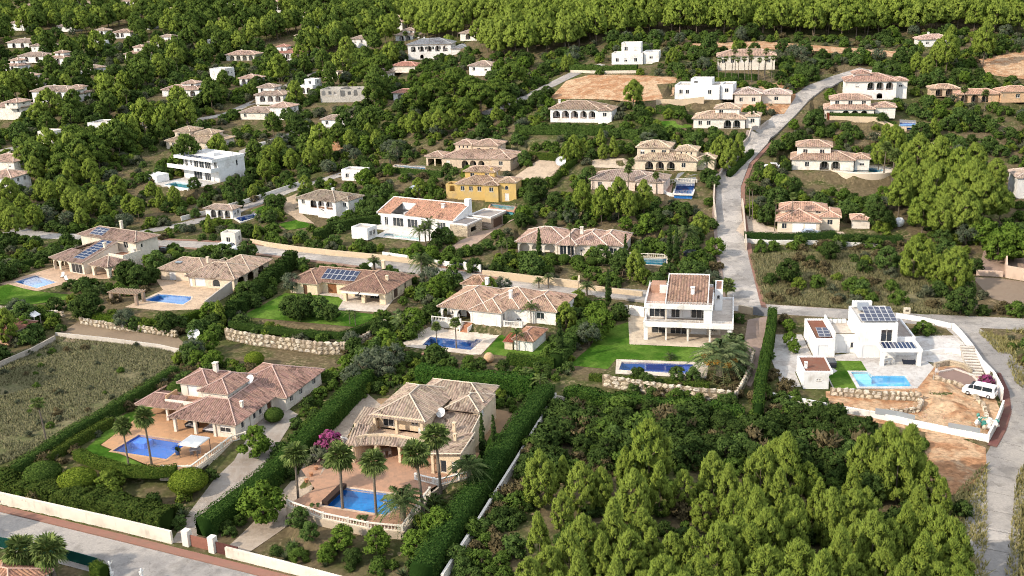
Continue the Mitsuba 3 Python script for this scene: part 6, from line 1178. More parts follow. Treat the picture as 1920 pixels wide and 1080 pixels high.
hedge(None, 1.6, 1.3, 'clipped hedge along the front of the dark lawn', world=[A.pt(-9.0, -11.6), A.pt(-4, -13.2), A.pt(2, -14.3), A.pt(6.2, -13.4), A.pt(9, -12.2)], z=0, colA=(.04, .07, .012), colB=(.1, .135, .025))
hedge(None, 3.2, 2.6, 'dense leafy hedge above the long cream street wall', world=[(-83, 141), (-75, 137.4), (-64, 132.5), (-54, 128), (-46.8, 124.6)], z=-2.3, rough=.3, leaf=.34, colA=(.025, .045, .01), colB=(.065, .09, .02))
hedge(None, 1.3, 1.2, 'low dark hedge on the boulder wall of the solar bungalow', world=wxy([(432, 612), (500, 622), (570, 630), (640, 634), (690, 618), (730, 596)], 1.0), z=1.0, leaf=.16, colA=(.025, .05, .012), colB=(.06, .095, .022))
hedge(None, 1.4, 1.7, 'green clipped hedge on the boulder wall of the beige bungalow', world=wxy([(150, 598), (210, 606), (280, 613), (330, 612), (376, 594)], .3), z=.3, leaf=.18, colA=(.04, .075, .010), colB=(.095, .14, .02))
hedge([(430, 612), (470, 572), (510, 532), (552, 496)], 2.6, 3.4, 'tall dark hedge between the beige and solar bungalows', rough=.4, leaf=.3, colA=(.016, .034, .009), colB=(.045, .075, .018)); hedge([(952, 682), (990, 686), (1040, 690)], 1.4, 2.0, 'conifer hedge in front of the small pool house', colA=(.03, .06, .012), colB=(.075, .115, .022))
hedge([(1040, 690), (1075, 650), (1100, 620), (1125, 585)], 2.4, 2.6, 'leafy hedge left of the bright lawn', rough=.4, leaf=.3); hedge([(1105, 712), (1150, 716), (1200, 722), (1330, 730)], 1.3, 1.1, 'low hedge along the pool of the terraced villa', rough=.4, colA=(.035, .06, .012), colB=(.09, .125, .022))
hedge([(1060, 748), (1130, 758), (1220, 768), (1310, 778), (1396, 788)], 2.0, 2.2, 'dark green hedge above the pine wood', rough=.35, leaf=.28, colA=(.022, .052, .012), colB=(.06, .11, .02)); hedge([(1420, 792), (1424, 740), (1434, 690), (1444, 640), (1448, 604)], 1.5, 3.0, 'tall slim hedge between the drive and the gravel yard', leaf=.24, colA=(.022, .05, .012), colB=(.065, .11, .02))
hedge([(0, 510), (40, 502), (90, 492)], 1.6, 1.7, 'dark hedge at the left edge above the light blue pool', colA=(.02, .042, .01)); hedge([(1395, 450), (1450, 452), (1520, 453), (1600, 455), (1690, 458)], 1.5, 1.9, 'long clipped hedge below the peach bungalow', colA=(.02, .045, .012), colB=(.05, .085, .02)); hedge([(205, 242), (260, 228), (330, 212), (410, 192)], 2.2, 3.4, 'long tall dark hedge beside the tennis court', colA=(.012, .026, .008), colB=(.03, .05, .014))
hedge([(590, 452), (630, 440), (670, 428), (712, 416)], 1.4, 2.6, 'conifer hedge left of the orange roof villa', colA=(.022, .045, .012), leaf=.26); hedge([(735, 478), (790, 486), (850, 494)], 1.6, 1.6, 'green hedge on the white wall of the orange roof villa', colA=(.03, .06, .014), leaf=.24); hedge([(905, 398), (960, 402), (1010, 405)], 1.4, 2.4, 'conifer hedge below the yellow villa', leaf=.26)
hedge([(720, 322), (770, 326), (830, 332)], 1.4, 1.6, 'dark hedge left of the yellow villa'); hedge([(1085, 300), (1060, 320), (1034, 348)], 1.6, 1.8, 'clipped hedge slanting beside the gravel court', colA=(.03, .06, .012), colB=(.085, .12, .022)); hedge([(980, 296), (1030, 300), (1080, 302)], 1.4, 2.0, 'clipped hedge behind the gravel court', colA=(.035, .06, .012), colB=(.09, .12, .022))
hedge([(1552, 224), (1600, 231), (1680, 240)], 1.6, 1.8, 'clipped hedge on the tan wall at upper right'); hedge([(1366, 332), (1380, 318), (1410, 290)], 1.5, 1.6, 'hedge inside the bend of the steep road'); hedge([(1315, 143), (1360, 147), (1420, 150)], 1.5, 1.8, 'hedge below the row of slim palms'); hedge([(1070, 134), (1130, 136), (1195, 134)], 2.0, 2.2, 'leafy hedge above the ploughed field', rough=.4, leaf=.4)
hedge([(1300, 265), (1280, 255), (1220, 250)], 1.8, 2, 'hedge below the small bright lawn', rough=.4, leaf=.3); hedge([(970, 250), (1040, 250), (1130, 252), (1200, 262)], 2.4, 2.6, 'dark shrub belt below the five-arched villa', rough=.5, leaf=.36); hedge([(1230, 212), (1290, 214), (1340, 212)], 2.2, 2.4, 'green shrub belt below the flat-roofed modern house', rough=.5, leaf=.36)

# ---------------------------------------------------------------- trees by the pixel of their top
def top_at(u, v, h):
    d = ray(u, v); t = 60.0
    for step in (4.0, .5, .05):
        while t < 3000:
            p = EYE + d * (t + step)
            if float(base_h(p[0], p[1])) + h >= p[2]: break
            t += step
    p = EYE + d * t
    return p[0], p[1], gz(p[0], p[1])
def tops(kind, uvh, label, cat, group, h=None, vary=.0, **k):
    for q in uvh:
        hh = (q[2] if len(q) > 2 else h) * (1 + vary * (rng.random() * 2 - 1))
        x, y, z = top_at(q[0], q[1], hh); plant(kind, x, y, hh, label, cat, group, z=z, **k); TREES.append((x, y))
TREES = []
WOOD = [(1011, 850, 7), (1056, 860, 6), (1090, 870, 6.5), (1127, 880, 6.5), (1172, 840, 6), (1217, 793, 8), (1188, 885, 7), (1237, 872, 7), (1282, 885, 5.5), (1337, 852, 6.5), (1367, 874, 7), (1429, 844, 7), (1054, 925, 6.5), (1009, 966, 7), (1094, 970, 6), (1204, 958, 7), (1150, 940, 7), (1323, 925, 6), (1375, 925, 7), (1420, 921, 7.5), (1261, 1003, 5.5), (1298, 995, 6.5), (1221, 995, 6.5), (1066, 999, 7), (1384, 974, 7), (1477, 819, 8), (1456, 827, 7.5), (1668, 799, 9.5), (1709, 803, 9.5), (1688, 830, 9), (1619, 819, 7), (1464, 884, 7), (1489, 933, 7), (1562, 921, 7), (1538, 901, 6), (1603, 925, 7.5), (1627, 921, 7.5), (1725, 917, 8), (1758, 954, 8), (1672, 978, 7.5), (1701, 950, 8), (1786, 978, 7.5), (1493, 958, 7), (1578, 995, 7), (1607, 986, 7), (1640, 966, 7.5), (1733, 1007, 7.5), (1790, 1019, 7), (1440, 958, 7), (1410, 990, 7), (1350, 985, 7), (1180, 1000, 7), (1130, 1005, 7), (1030, 1030, 7), (990, 1050, 7), (1085, 1040, 7), (1245, 1050, 7), (1310, 1045, 7), (1370, 1040, 7.5), (1440, 1030, 7), (1500, 1020, 7.5), (1545, 1040, 7.5), (1660, 1035, 7.5), (1600, 1045, 7), (1700, 1050, 7.5), (1760, 1060, 7.5), (1800, 1065, 6.5), (1155, 1055, 7), (1210, 1075, 7), (1280, 1080, 7), (1345, 1085, 7), (1410, 1085, 7), (1475, 1075, 7), (1530, 1085, 7), (1590, 1090, 7), (1650, 1090, 7), (1720, 1095, 7), (1780, 1100, 7), (1120, 1085, 7), (1050, 1080, 7), (1000, 1095, 7), (1655, 860, 7), (1600, 880, 5.5), (1515, 870, 5.5), (1400, 900, 6), (1770, 900, 6), (1740, 870, 6.5)]
for q in WOOD:
    u, v = q[:2]; wh = 'at the upper edge of the pine wood' if v < 870 and u < 1440 else 'beside the white boundary wall' if v < 900 and u >= 1440 else 'at the left end of the pine wood' if u < 1110 else 'on the lane side of the pine wood' if u > 1690 else 'in the lowest rows of the pine wood' if v > 1035 else 'in the middle left of the pine wood' if u < 1400 else 'in the middle right of the pine wood'
    tops('young_pine', [q], 'sunlit yellow-green pine ' + wh, 'pine', 'pines ' + wh, vary=.16, wide=.8 + .22 * rng.random())
tops('umbrella_pine', [(135, 237, 11), (155, 250, 11), (120, 262, 10), (190, 246, 10), (180, 270, 9), (235, 240, 9), (112, 290, 9)], 'large dark round-headed pine beside the left modern villa', 'pine', 'dark pines left of the stacked white villa')
tops('tall_pine', [(150, 272, 10), (60, 290, 9), (40, 275, 9), (75, 267, 9), (130, 300, 9), (165, 300, 9), (215, 330, 8), (115, 335, 8), (75, 335, 8), (40, 365, 8), (130, 352, 8.5), (150, 362, 8), (175, 352, 8), (282, 342, 6.5), (240, 365, 7), (255, 372, 6.5), (12, 335, 9), (20, 390, 9), (92, 340, 8), (5, 375, 9), (60, 385, 7), (195, 380, 5), (150, 390, 6)], 'bushy green pine in the pine clump at left', 'pine', 'pines of the clump at left', vary=.05)
tops('tall_pine', [(522, 260, 9), (505, 275, 8), (590, 255, 8.5), (605, 262, 8), (655, 245, 8), (705, 245, 6.5), (802, 212, 8), (775, 210, 9), (822, 207, 9), (892, 205, 6), (930, 202, 6), (545, 280, 8), (580, 275, 8), (495, 300, 7), (690, 232, 6)], 'pine standing in the scrub behind the white two-storey villa', 'pine', 'pines behind the white two-storey villa', vary=.05)
tops('umbrella_pine', [(780, 165, 10), (815, 150, 10), (850, 130, 11), (880, 145, 10), (830, 185, 9), (900, 160, 10), (710, 105, 10), (690, 110, 9), (870, 185, 8), (930, 150, 9), (960, 120, 10), (945, 175, 8)], 'large umbrella pine below the grand mansion', 'pine', 'umbrella pines below the grand mansion')
tops('tall_pine', [(1092, 340, 10), (1127, 350, 9.5), (1160, 335, 11), (1207, 340, 9), (1180, 360, 8)], 'tall pine with a bare trunk behind the cream arched bungalow', 'pine', 'tall pines behind the cream arched bungalow', form=0, wide=.75)
BIG = [(1725, 255, 12), (1680, 237, 9), (1765, 260, 12), (1762, 310, 13), (1827, 305, 14), (1710, 317, 12), (1802, 280, 12), (1740, 300, 12), (1690, 330, 10), (1850, 330, 12), (1790, 340, 12), (1735, 360, 10), (1700, 290, 10), (1830, 270, 10), (1870, 300, 9), (1650, 275, 7), (1700, 270, 8), (1880, 350, 9), (1815, 365, 11), (1770, 370, 10)]
tops('tall_pine', BIG, 'big bright pine in the grove at right', 'pine', 'pines of the grove at right', vary=.05, wide=.95)
tops('young_pine', [(1717, 447, 9), (1742, 452, 8.5), (1796, 466, 9), (1760, 480, 6), (1775, 470, 5)], 'slim yellow-green pine above the overgrown dry plot', 'pine', 'slim pines above the dry plot'); tops('lime_tree', [(1893, 425, 7), (1875, 440, 6), (1850, 415, 6), (1905, 440, 6)], 'bright rounded tree at the right edge above the pink court', 'tree', 'bright trees above the pink court')
tops('young_pine', [(1275, 258, 5), (1290, 262, 5), (1340, 262, 6), (1352, 255, 6.5), (1370, 262, 6.5), (1385, 254, 7), (1365, 280, 6), (1230, 250, 5), (1245, 256, 5), (1075, 255, 7), (1095, 260, 6), (1150, 258, 6), (1060, 275, 5), (1130, 270, 4.5)], 'small bright pine in the scrub belt left of the steep road', 'pine', 'small pines left of the steep road', vary=.08)
tops('tall_pine', [(1188, 152, 9)], 'single rounded pine at the lower edge of the orange field', 'pine', None, wide=1.1); tops('tall_pine', [(1780, 60, 13), (1850, 45, 14), (1760, 75, 9), (1720, 100, 8), (1740, 105, 8)], 'tall pine beside the pink-roofed white bungalow', 'pine', 'tall pines beside the pink-roofed bungalow', wide=.8)
PALM = 'tall slender fan palm in the row round the bright blue pool'
tops('fan_palm', [(549, 838, 9.6), (632, 842, 11), (697, 862, 9.8), (785, 838, 10.5), (819, 800, 10.5)], PALM, 'palm', 'fan palms round the bright blue pool'); tops('date_palm', [(752, 912, 6.2), (878, 865, 5.2)], 'arching date palm at the right end of the bright blue pool', 'palm', 'date palms by the bright blue pool')
tops('fan_palm', [(228, 789, 8.3), (269, 770, 9.5)], 'slender leaning fan palm rising in front of the deep blue pool', 'palm', 'two palms before the deep blue pool', wide=.85); tops('thin_palm', [(72, 745, 9)], 'single thin fan palm at the edge of the dry field', 'palm', None, wide=1.1); tops('short_fan_palm', [(38, 1012, 5.5), (88, 1010, 5.5)], 'shaggy fan palm across the street in the bottom left corner', 'palm', 'palms in the bottom left corner', wide=.95)
tops('fan_palm', [(817, 607, 5), (853, 598, 5.8)], 'short-trunked fan palm in front of the dark blue pool', 'palm', 'two palms before the dark blue pool', form=2); tops('fruiting_date_palm', [(757, 572, 6.0)], 'big shaggy date palm right of the solar bungalow', 'palm', None, form=1, wide=1.0); tops('queen_palm', [(995, 578, 4.5), (968, 615, 4.5), (655, 590, 3), (665, 592, 3), (1012, 700, 4.5), (985, 690, 4.5)], 'small feathery palm in the garden of the white arched bungalow', 'palm', 'feathery palms by the white arched bungalow')
tops('fruiting_date_palm', [(1352, 640, 6.2)], 'great date palm heavy with orange fruit beside the lawn', 'palm', None, form=0, wide=1.25); tops('fruiting_date_palm', [(1374, 618, 5.5), (1384, 655, 4)], 'dense green date palm behind the fruiting one', 'palm', 'date palms behind the fruiting one', form=1, wide=1.1); tops('short_fan_palm', [(1362, 525, 4.2)], 'stout fan palm behind the terraced villa', 'palm', None)
tops('queen_palm', [(785, 422, 6), (796, 420, 6), (803, 408, 7)], 'feathery palm on the small lawn of the orange roof villa', 'palm', 'palms of the orange roof villa'); tops('thin_palm', [(1070, 415, 8)], 'fan palm with a shaggy trunk before the cream arched bungalow', 'palm', None); tops('thin_palm', [(1408, 335, 10), (1413, 345, 9), (1455, 372, 8), (1487, 362, 9)], 'thin tall fan palm before the peach bungalow', 'palm', 'thin palms before the peach bungalow'); tops('fan_palm', [(1183, 290, 7), (1178, 315, 7), (1110, 315, 6), (1231, 330, 5.5)], 'fan palm among the bungalows left of the steep road', 'palm', 'fan palms left of the steep road', wide=.9)
tops('date_palm', [(745, 275, 4.5), (730, 285, 4), (1325, 305, 4.5), (1288, 428, 5), (1100, 530, 3.5), (1010, 522, 2.4), (1028, 522, 2.4), (700, 478, 4), (800, 487, 5), (790, 490, 5), (375, 462, 2.5)], 'green date palm in a garden of the middle rows', 'palm', 'date palms of the middle rows'); tops('thin_palm', [(1348 + 12.5 * i, 108 - 2 * (i % 3), 8.5) for i in range(9)] + [(1380, 90, 10), (1405, 92, 10), (1435, 92, 9)], 'slim palm in the row before the long pale villa', 'palm', 'slim palms before the long pale villa', wide=1.1)
tops('fan_palm', [(125, 178, 8), (620, 105, 7), (560, 130, 7), (310, 55, 8), (348, 60, 8), (400, 70, 8), (330, 110, 7), (235, 170, 8), (1660, 285, 8), (1677, 282, 9), (1680, 285, 9), (1810, 165, 6), (1850, 170, 6), (1690, 245, 5), (780, 62, 7), (760, 60, 7)], 'far fan palm standing among the hillside houses', 'palm', 'far palms among hillside houses')
tops('cypress', [(446, 328, 10)], 'single broad dark cypress below the stacked white villa', 'cypress', None, wide=1.5); tops('cypress', [(1010, 428, 8), (1173, 440, 7.5), (1256, 420, 9), (1269, 428, 9), (1140, 505, 8)], 'slender dark cypress along the cream arched bungalow', 'cypress', 'cypresses by the cream arched bungalow'); tops('cypress', [(902, 775, 7.5), (924, 778, 7)], 'slim cypress on the narrow lawn of the arcaded villa', 'cypress', 'two cypresses on the narrow lawn', wide=.85); tops('cypress', [(1048, 598, 8)], 'ivy-green cypress beside the small pool house', 'cypress', None, wide=1.1); tops('cypress', [(667, 190, 6), (684, 183, 7), (1410, 205, 6), (1418, 203, 6), (550, 135, 8), (560, 138, 8), (375, 30, 9), (385, 28, 9), (872, 12, 6)], 'far dark cypress among the hillside houses', 'cypress', 'far cypresses on the hillside'); tops('queen_palm', [(950, 440, 4), (940, 450, 3.5), (1010, 330, 4)], 'tuft-headed palm beside the brown drive', 'palm', 'palms by the brown drive')
# shaped bushes of the two bottom gardens
tops('bright_ball', [(140, 882, 3.1), (352, 888, 3.1), (474, 660, 2.6)], 'yellow-green bush clipped to a wide ball', 'bush', 'yellow-green ball bushes', wide=1.15) if False else None
for lb, q in (('dark green ball bush, leftmost of the clipped row', ('clipped_ball', 76, 868, 3.2)), ('yellow-green ball bush in the middle of the clipped row', ('bright_ball', 141, 880, 3.2)), ('small yellowish bush between two clipped balls', ('bright_bush', 200, 888, 2.6)), ('yellow-green ball bush at the right end of the clipped row', ('bright_ball', 350, 882, 3.3)), ('round clipped bush behind the pink tiled roofs', ('bright_ball', 475, 660, 2.8)), ('round clipped bush beside the upper terrace', ('clipped_ball', 328, 716, 2.4)),
              ('bushy fruit tree beside the grey gravel drive', ('lime_tree', 474, 803, 4.6)), ('dark umbrella-shaped bush by the house wall', ('clipped_ball', 512, 765, 2.4)), ('bright spreading fruit tree beside the pale drive', ('lime_tree', 488, 912, 5.6)), ('round dark clipped tree on a short trunk', ('clipped_ball', 1048, 588, 3.0)), ('round bush right of the grey screen wall', ('clipped_ball', 404, 572, 2.4)), ('magenta bougainvillea at the balustrade', ('bougainvillea', 617, 818, 3.4)), ('big olive bush before the balustrade', ('grey_bush', 600, 850, 2.4)), ('large dark carob tree before the round pavilion', ('broadleaf_tree', 238, 494, 5.5)), ('second dark carob crown before the pavilion', ('broadleaf_tree', 258, 502, 5.0)), ('magenta bougainvillea beside the outdoor stair', ('bougainvillea', 1852, 706, 2.0)),
              ('wide fan-leaved palm left of the light blue pool', ('cycad', 185, 525, 3.2))):
    tops(q[0], [q[1:]], lb, wide=1.3 if 'ball' in q[0] and q[3] > 3.05 else 1.0, cat={'lime_tree': 'tree', 'broadleaf_tree': 'tree', 'cycad': 'palm'}.get(q[0], 'bush'), group=None)
tops('lime_tree', [(820, 900 + 60, 4), (705, 1000, 3.4), (640, 1000, 3.2), (780, 1000, 3.6), (610, 1020, 2.6)], 'bright shrub under the palms beside the bottom wall', 'shrub', 'bright shrubs under the palms'); tops('broadleaf_tree', [(560, 975, 2.8), (580, 1000, 2.4), (660, 1030, 2.2)], 'dark shrub under the palms beside the bottom wall', 'shrub', 'dark shrubs under the palms'); tops('cycad', [(590, 955, 2.2), (678, 975, 2.0), (812, 920, 2.2), (800, 960, 1.8), (620, 950, 2)], 'low cycad palm below the balustrade of the bright blue pool', 'palm', 'cycads below the bright blue pool')
tops('broadleaf_tree', [(545, 565, 4.5), (575, 562, 4.6), (600, 566, 4.4), (560, 575, 4), (620, 580, 3.4)], 'dark rounded tree of the clump on the shaded lawn', 'tree', 'dark clump on the shaded lawn'); tops('olive_tree', [(545, 520, 4)], 'grey-green olive tree left of the solar bungalow', 'tree', None); tops('lime_tree', [(1118, 572, 5), (1128, 585, 4.6), (1110, 600, 4.5), (820, 520, 4), (835, 512, 4), (808, 535, 3.4)], 'fresh green garden tree on the line between two gardens', 'tree', 'fresh green garden trees'); tops('broadleaf_tree', [(848, 508, 4.5), (835, 425, 4), (822, 430, 3.5), (690, 350, 4.5), (720, 345, 5), (740, 350, 5), (760, 360, 4), (700, 370, 4), (505, 395, 4), (510, 365, 4), (280, 505, 4)], 'dark garden tree of the middle rows', 'tree', 'dark garden trees of the middle rows')
tops('lime_tree', [(803, 350, 4.5)], 'yellow-green round tree left of the yellow villa', 'tree', None); tops('clipped_ball', [(980 + 26 * i, 470 + 2 * i, 2.3) for i in range(6)], 'round-headed bush in the row before the cream arched bungalow', 'bush', 'round bushes before the cream arched bungalow'); tops('broadleaf_tree', [(1210, 700, 3), (1270, 690, 2.6), (1300, 690, 2.6), (1196, 690, 2.4)], 'dark bush at the edge of the long dark pool', 'bush', 'bushes by the long dark pool'); tops('cycad', [(1257, 658, 1.6)], 'single small cycad on the bright lawn', 'palm', None)
tops('lime_tree', [(1482, 625, 2.5), (1490, 640, 2.2), (1480, 600, 2.4)], 'pale young tree in the grey gravel yard', 'tree', 'young trees in the grey gravel yard')
tops('olive_tree', [(700, 655, 4.6), (680, 668, 4.4), (720, 668, 4.4), (660, 690, 3.5), (735, 650, 4)], 'grey-green bushy tree between the boulder wall and the tall hedge', 'tree', 'grey-green trees behind the bottom villas'); tops('lime_tree', [(400, 660, 3), (385, 668, 3), (365, 660, 3), (650, 670, 3.2)], 'bright leafy bush beyond the pink tiled roofs', 'bush', 'bright bushes beyond the pink roofs')
tops('broadleaf_tree', [(1060, 790, 3.5), (1085, 775, 3), (1150, 800, 3.5), (1120, 790, 3.5), (1180, 810, 3), (1360, 825, 3.6), (1390, 815, 3.6), (1330, 830, 3.2), (1410, 830, 3.4), (1270, 835, 3), (1305, 820, 3.3), (1545, 800, 4.5), (1570, 810, 4.4), (1520, 810, 4), (1595, 830, 4), (1640, 890, 4), (1585, 850, 4), (1500, 830, 3.6)], 'dark leafy bush at the upper side of the pine wood', 'bush', 'dark bushes above the pine wood')

# ---------------------------------------------------------------- scattered plants
for Hs_ in HOUSES:
    for x0, y0, x1, y1 in Hs_.foot: KEEP.append(Hs_.lot(x0 - 1.4, y0 - (4.5 if Hs_.M[1, 3] < 330 else 14), x1 + 1.4, y1 + 1.2))
_ends = {'a', 'an', 'the', 'with', 'of', 'and', 'at', 'in', 'on', 'by', 'its', 'below', 'above', 'behind', 'beside', 'between', 'under', 'just', 'lying', 'half', 'among', 'two', 'one', 'long', 'three', 'to', 'into', 'from'}
def near_house(x, y, n):
    h = min(HOUSES, key=lambda h: (h.M[0, 3] - x) ** 2 + (h.M[1, 3] - y) ** 2); w = h.brief.split()[:n]
    while w[-1] in _ends: w.pop()
    return ' '.join(w)
CLEAR = unary_union(KEEP); shapely.prepare(CLEAR)
def seen(x, y, z=0, m=40):
    u, v = pix((x, y, z)); return -m < u < 1920 + m and -m < v < 1080 + 90
def scatter(n, box, fn, r, gap=0):
    out = []
    for _ in range(n * 6):
        if len(out) >= n: break
        x, y = box[0] + (box[2] - box[0]) * r.random(), box[1] + (box[3] - box[1]) * r.random()
        if not fn(x, y): continue
        if shapely.contains_xy(CLEAR, x, y): continue
        if gap and any((x - a) ** 2 + (y - b) ** 2 < gap * gap for a, b in out): continue
        out.append((x, y))
    return out
r8 = np.random.default_rng(88)
FOREST_EDGE = [(-340, 640), (-140, 560), (-70, 505), (-30, 490), (-5, 425), (18, 408), (60, 418), (100, 408), (130, 398), (165, 405), (190, 395), (330, 380)]
def in_forest(x, y): return y > np.interp(x, [p[0] for p in FOREST_EDGE], [p[1] for p in FOREST_EDGE])
FRONT = unary_union([h.lot(f[0] - 2, f[1] - (52 if h.M[1, 3] > 430 else 30 if h.M[1, 3] > 330 else 15), f[2] + 1, f[1]) for h in HOUSES for f in h.foot[:1] if h.M[1, 3] > 225]); shapely.prepare(FRONT)
cand = []
for y in np.arange(385, 700, 6.0):
    sp = 6.0 + .006 * (y - 385)
    for x in np.arange(-.52 * y, .52 * y, sp):
        a, b = x + r8.normal() * 1.7, y + r8.normal() * 1.7; z = gz(a, b); u, v = pix((a, b, z + 9))
        if -30 < u < 1950 and -60 < v < 330 and in_forest(a, b) and not shapely.contains_xy(CLEAR, a, b) and not shapely.contains_xy(FRONT, a, b): cand.append((b, a))
cand.sort(); EDGE = [(640, 'above the left hillside'), (940, 'behind the grand mansion'), (1130, 'left of the white cubic villa'), (1290, 'behind the white cubic villa'), (1430, 'behind the long pale villa'), (1500, 'above the left part of the orange bank'), (1570, 'above the middle of the orange bank'), (1640, 'above the right part of the orange bank'), (1710, 'just left of the pink-roofed bungalow'), (1790, 'behind the pink-roofed bungalow'), (1860, 'right of the pink-roofed bungalow'), (9999, 'at the far right edge of the picture')]
for i, (y, x) in enumerate(cand):
    h = 8.5 + 4.5 * r8.random()
    if i < 95: u = pix((x, y, gz(x, y)))[0]; nh = next(t for m, t in EDGE if u < m); plant('hill_pine', x, y, h, 'forest edge pine ' + nh, 'pine', 'forest edge pines ' + nh)
    else: plant('dark_pine' if x < -60 and i % 3 else 'hill_pine', x, y, h, None, None, None, only=f'pine_forest__{i:04d}')
tag('pine_forest', 'dense green pine forest covering the hillside at the top', 'forest', None, 'stuff')
def left_hill(x, y): return 330 < y < 640 and x < -45 and not in_forest(x, y) and seen(x, y, gz(x, y))
spots = scatter(520, (-330, 335, -40, 640), left_hill, r8, 3.2)
for i, (x, y) in enumerate(sorted(spots, key=lambda p: p[1])):
    t = r8.random(); far = y > 420
    kind, lb, ct, h = ('broadleaf_tree', 'dark leafy tree', 'tree', 3.5 + 3.5 * r8.random()) if t < .42 else (['dark_pine', 'dark_pine', 'hill_pine'][i % 3], 'green pine', 'pine', 7 + 6 * r8.random()) if t < .78 else ('olive_tree', 'grey-green tree', 'tree', 3 + 2 * r8.random()) if t < .9 else ('lime_tree', 'fresh green tree', 'tree', 3 + 2 * r8.random())
    if shapely.contains_xy(FRONT, x, y): kind, lb, ct, h = 'dark_bush' if i % 2 else 'green_bush', 'green bush', 'bush', 1.6 + .8 * r8.random()
    if ('pine' in kind and i > 120) or i > 210: plant(kind, x, y, h, None, None, None, only=f'hillside_greenery__{i:04d}')
    else: nh = near_house(x, y, 10); plant(kind, x, y, h, f'{lb} near the {nh}', ct, f'{lb} growing near the {nh}', form=i)
for i, (x, y) in enumerate(scatter(1300, (-330, 335, -40, 560), left_hill, r8, 1.5)): plant(['dark_bush', 'green_bush', 'dark_bush', 'green_bush', 'grey_bush', 'bright_bush'][i % 6], x, y, 1.4 + 1.6 * r8.random(), None, None, None, only=f'hillside_greenery__B{i:04d}')
# the same country goes on outside the frame
for i in range(900):
    y = 110 + 520 * r8.random(); x = (1 if i % 3 else -1) * y * (.5 + .45 * r8.random())
    if seen(x, y, gz(x, y), 0) or shapely.contains_xy(CLEAR, x, y): continue
    kd = 'hill_pine' if i % 2 or in_forest(x, y) else ('dark_bush', 'green_bush', 'broadleaf_tree')[i % 3]; plant(kd, x, y, (7 + 5 * r8.random()) if kd == 'hill_pine' else 2 + 2 * r8.random(), None, None, None, only=f'hillside_greenery__S{i:04d}')
tag('hillside_greenery', 'mass of small trees between the far houses of the left hillside', 'greenery', None, 'stuff')
def mid_land(x, y): return 175 < y < 470 and not in_forest(x, y) and not (x < -45 and y > 335) and seen(x, y, gz(x, y)) and abs(x) < .53 * y
mids = scatter(2700, (-170, 175, 240, 470), mid_land, r8, 1.35)
kinds = [('dark_bush', 'dark green bush', 2.0), ('green_bush', 'mid green bush', 1.8), ('bright_bush', 'yellow-green bush', 1.7), ('dry_bush', 'brown dry bush', 1.1), ('grey_bush', 'grey-green bush', 1.5), ('broadleaf_tree', 'dark leafy tree', 4.0), ('olive_tree', 'grey olive tree', 3.4), ('lime_tree', 'bright leafy tree', 3.4), ('young_pine', 'small pine', 5.0)]
areas = [(-75, 185, 'round the solar bungalows at left'), (0, 235, 'on the terraces of the middle rows'), (30, 240, 'round the cream arched bungalow'), (75, 215, 'on the dry plot at right'), (95, 300, 'in the groves at right'), (30, 320, 'on the upper terraces'), (-60, 320, 'behind the white two-storey villa'), (60, 390, 'near the forest edge'), (0, 190, 'round the white arched bungalow')]
used = {}
DRY = P2([(1405, 478), (1690, 470), (1720, 520), (1840, 560), (1800, 592), (1430, 568)]); mids = [q for i, q in enumerate(mids) if i % 5 < 3 or not DRY.contains(sg.Point(*q))]
for i, (x, y) in enumerate(sorted(mids, key=lambda p: p[1])):
    dry = fbm_np = meshkit.fbm(np.array([x / 30, y / 30, 1.0]), 3); t = r8.random()
    w = np.array([.25, .27, .13, .09, .09, .08, .03, .04, .02]) if y > 230 or x < 45 else np.array([.17, .17, .1, .34, .08, .08, .02, .02, .02]); w = w / w.sum()
    kind, lb, h = kinds[int(np.searchsorted(np.cumsum(w), t))] if t < .9999 else kinds[0]
    if shapely.contains_xy(FRONT, x, y) and 'bush' not in kind: kind, lb, h = 'green_bush', 'mid green bush', 1.7
    h *= .7 + .75 * r8.random(); ar = min(areas, key=lambda q: (q[0] - x) ** 2 + (q[1] - y) ** 2)[2]
    if used.get(kind, 0) < 80: used[kind] = used.get(kind, 0) + 1; nh = near_house(x, y, 10); plant(kind, x, y, h, f'{lb} near the {nh}', 'bush' if 'bush' in kind else 'pine' if 'pine' in kind else 'tree', f'{lb} growing near the {nh}')
    else: plant(kind, x, y, h, None, None, None, only=f'scrub__{i:04d}')
def low_land(x, y): return 100 < y < 182 and seen(x, y, 0, 120) and not sg.Polygon([(-60, 131), (-30, 180), (28, 186), (0, 100), (-60, 100)]).contains(sg.Point(x, y))
lows = scatter(520, (-100, 100, 100, 182), low_land, r8, 1.3)
for i, (x, y) in enumerate(lows):
    wood = x > 0 and y < 158 and x < 64; t = r8.random()
    kind = ('dark_bush' if t < .45 else 'dry_bush' if t < .6 else 'green_bush') if wood else ('dry_bush' if t < .5 else 'dark_bush' if t < .7 else 'green_bush' if t < .9 else 'grey_bush')
    plant(kind, x, y, (1.0 + 1.1 * r8.random()) * (1 if wood else .75), None, None, None, only=f'scrub__L{i:04d}')
LEFTEND = P2([(830, 1085), (965, 900), (1040, 770), (1080, 775), (1010, 900), (960, 1090)])
for i, (x, y) in enumerate(scatter(70, LEFTEND.bounds, lambda x, y: shapely.contains_xy(LEFTEND, x, y), r8, 1.3)): plant(['dark_bush', 'dark_bush', 'green_bush', 'dry_bush'][i % 4], x, y, 1.0 + 1.2 * r8.random(), None, None, None, only=f'scrub__E{i:04d}')
WOODB = P2([(1050, 772), (1110, 768), (1400, 805), (1560, 790), (1640, 815), (1600, 900), (1440, 880), (1200, 880), (1020, 900), (960, 960), (1000, 870)])
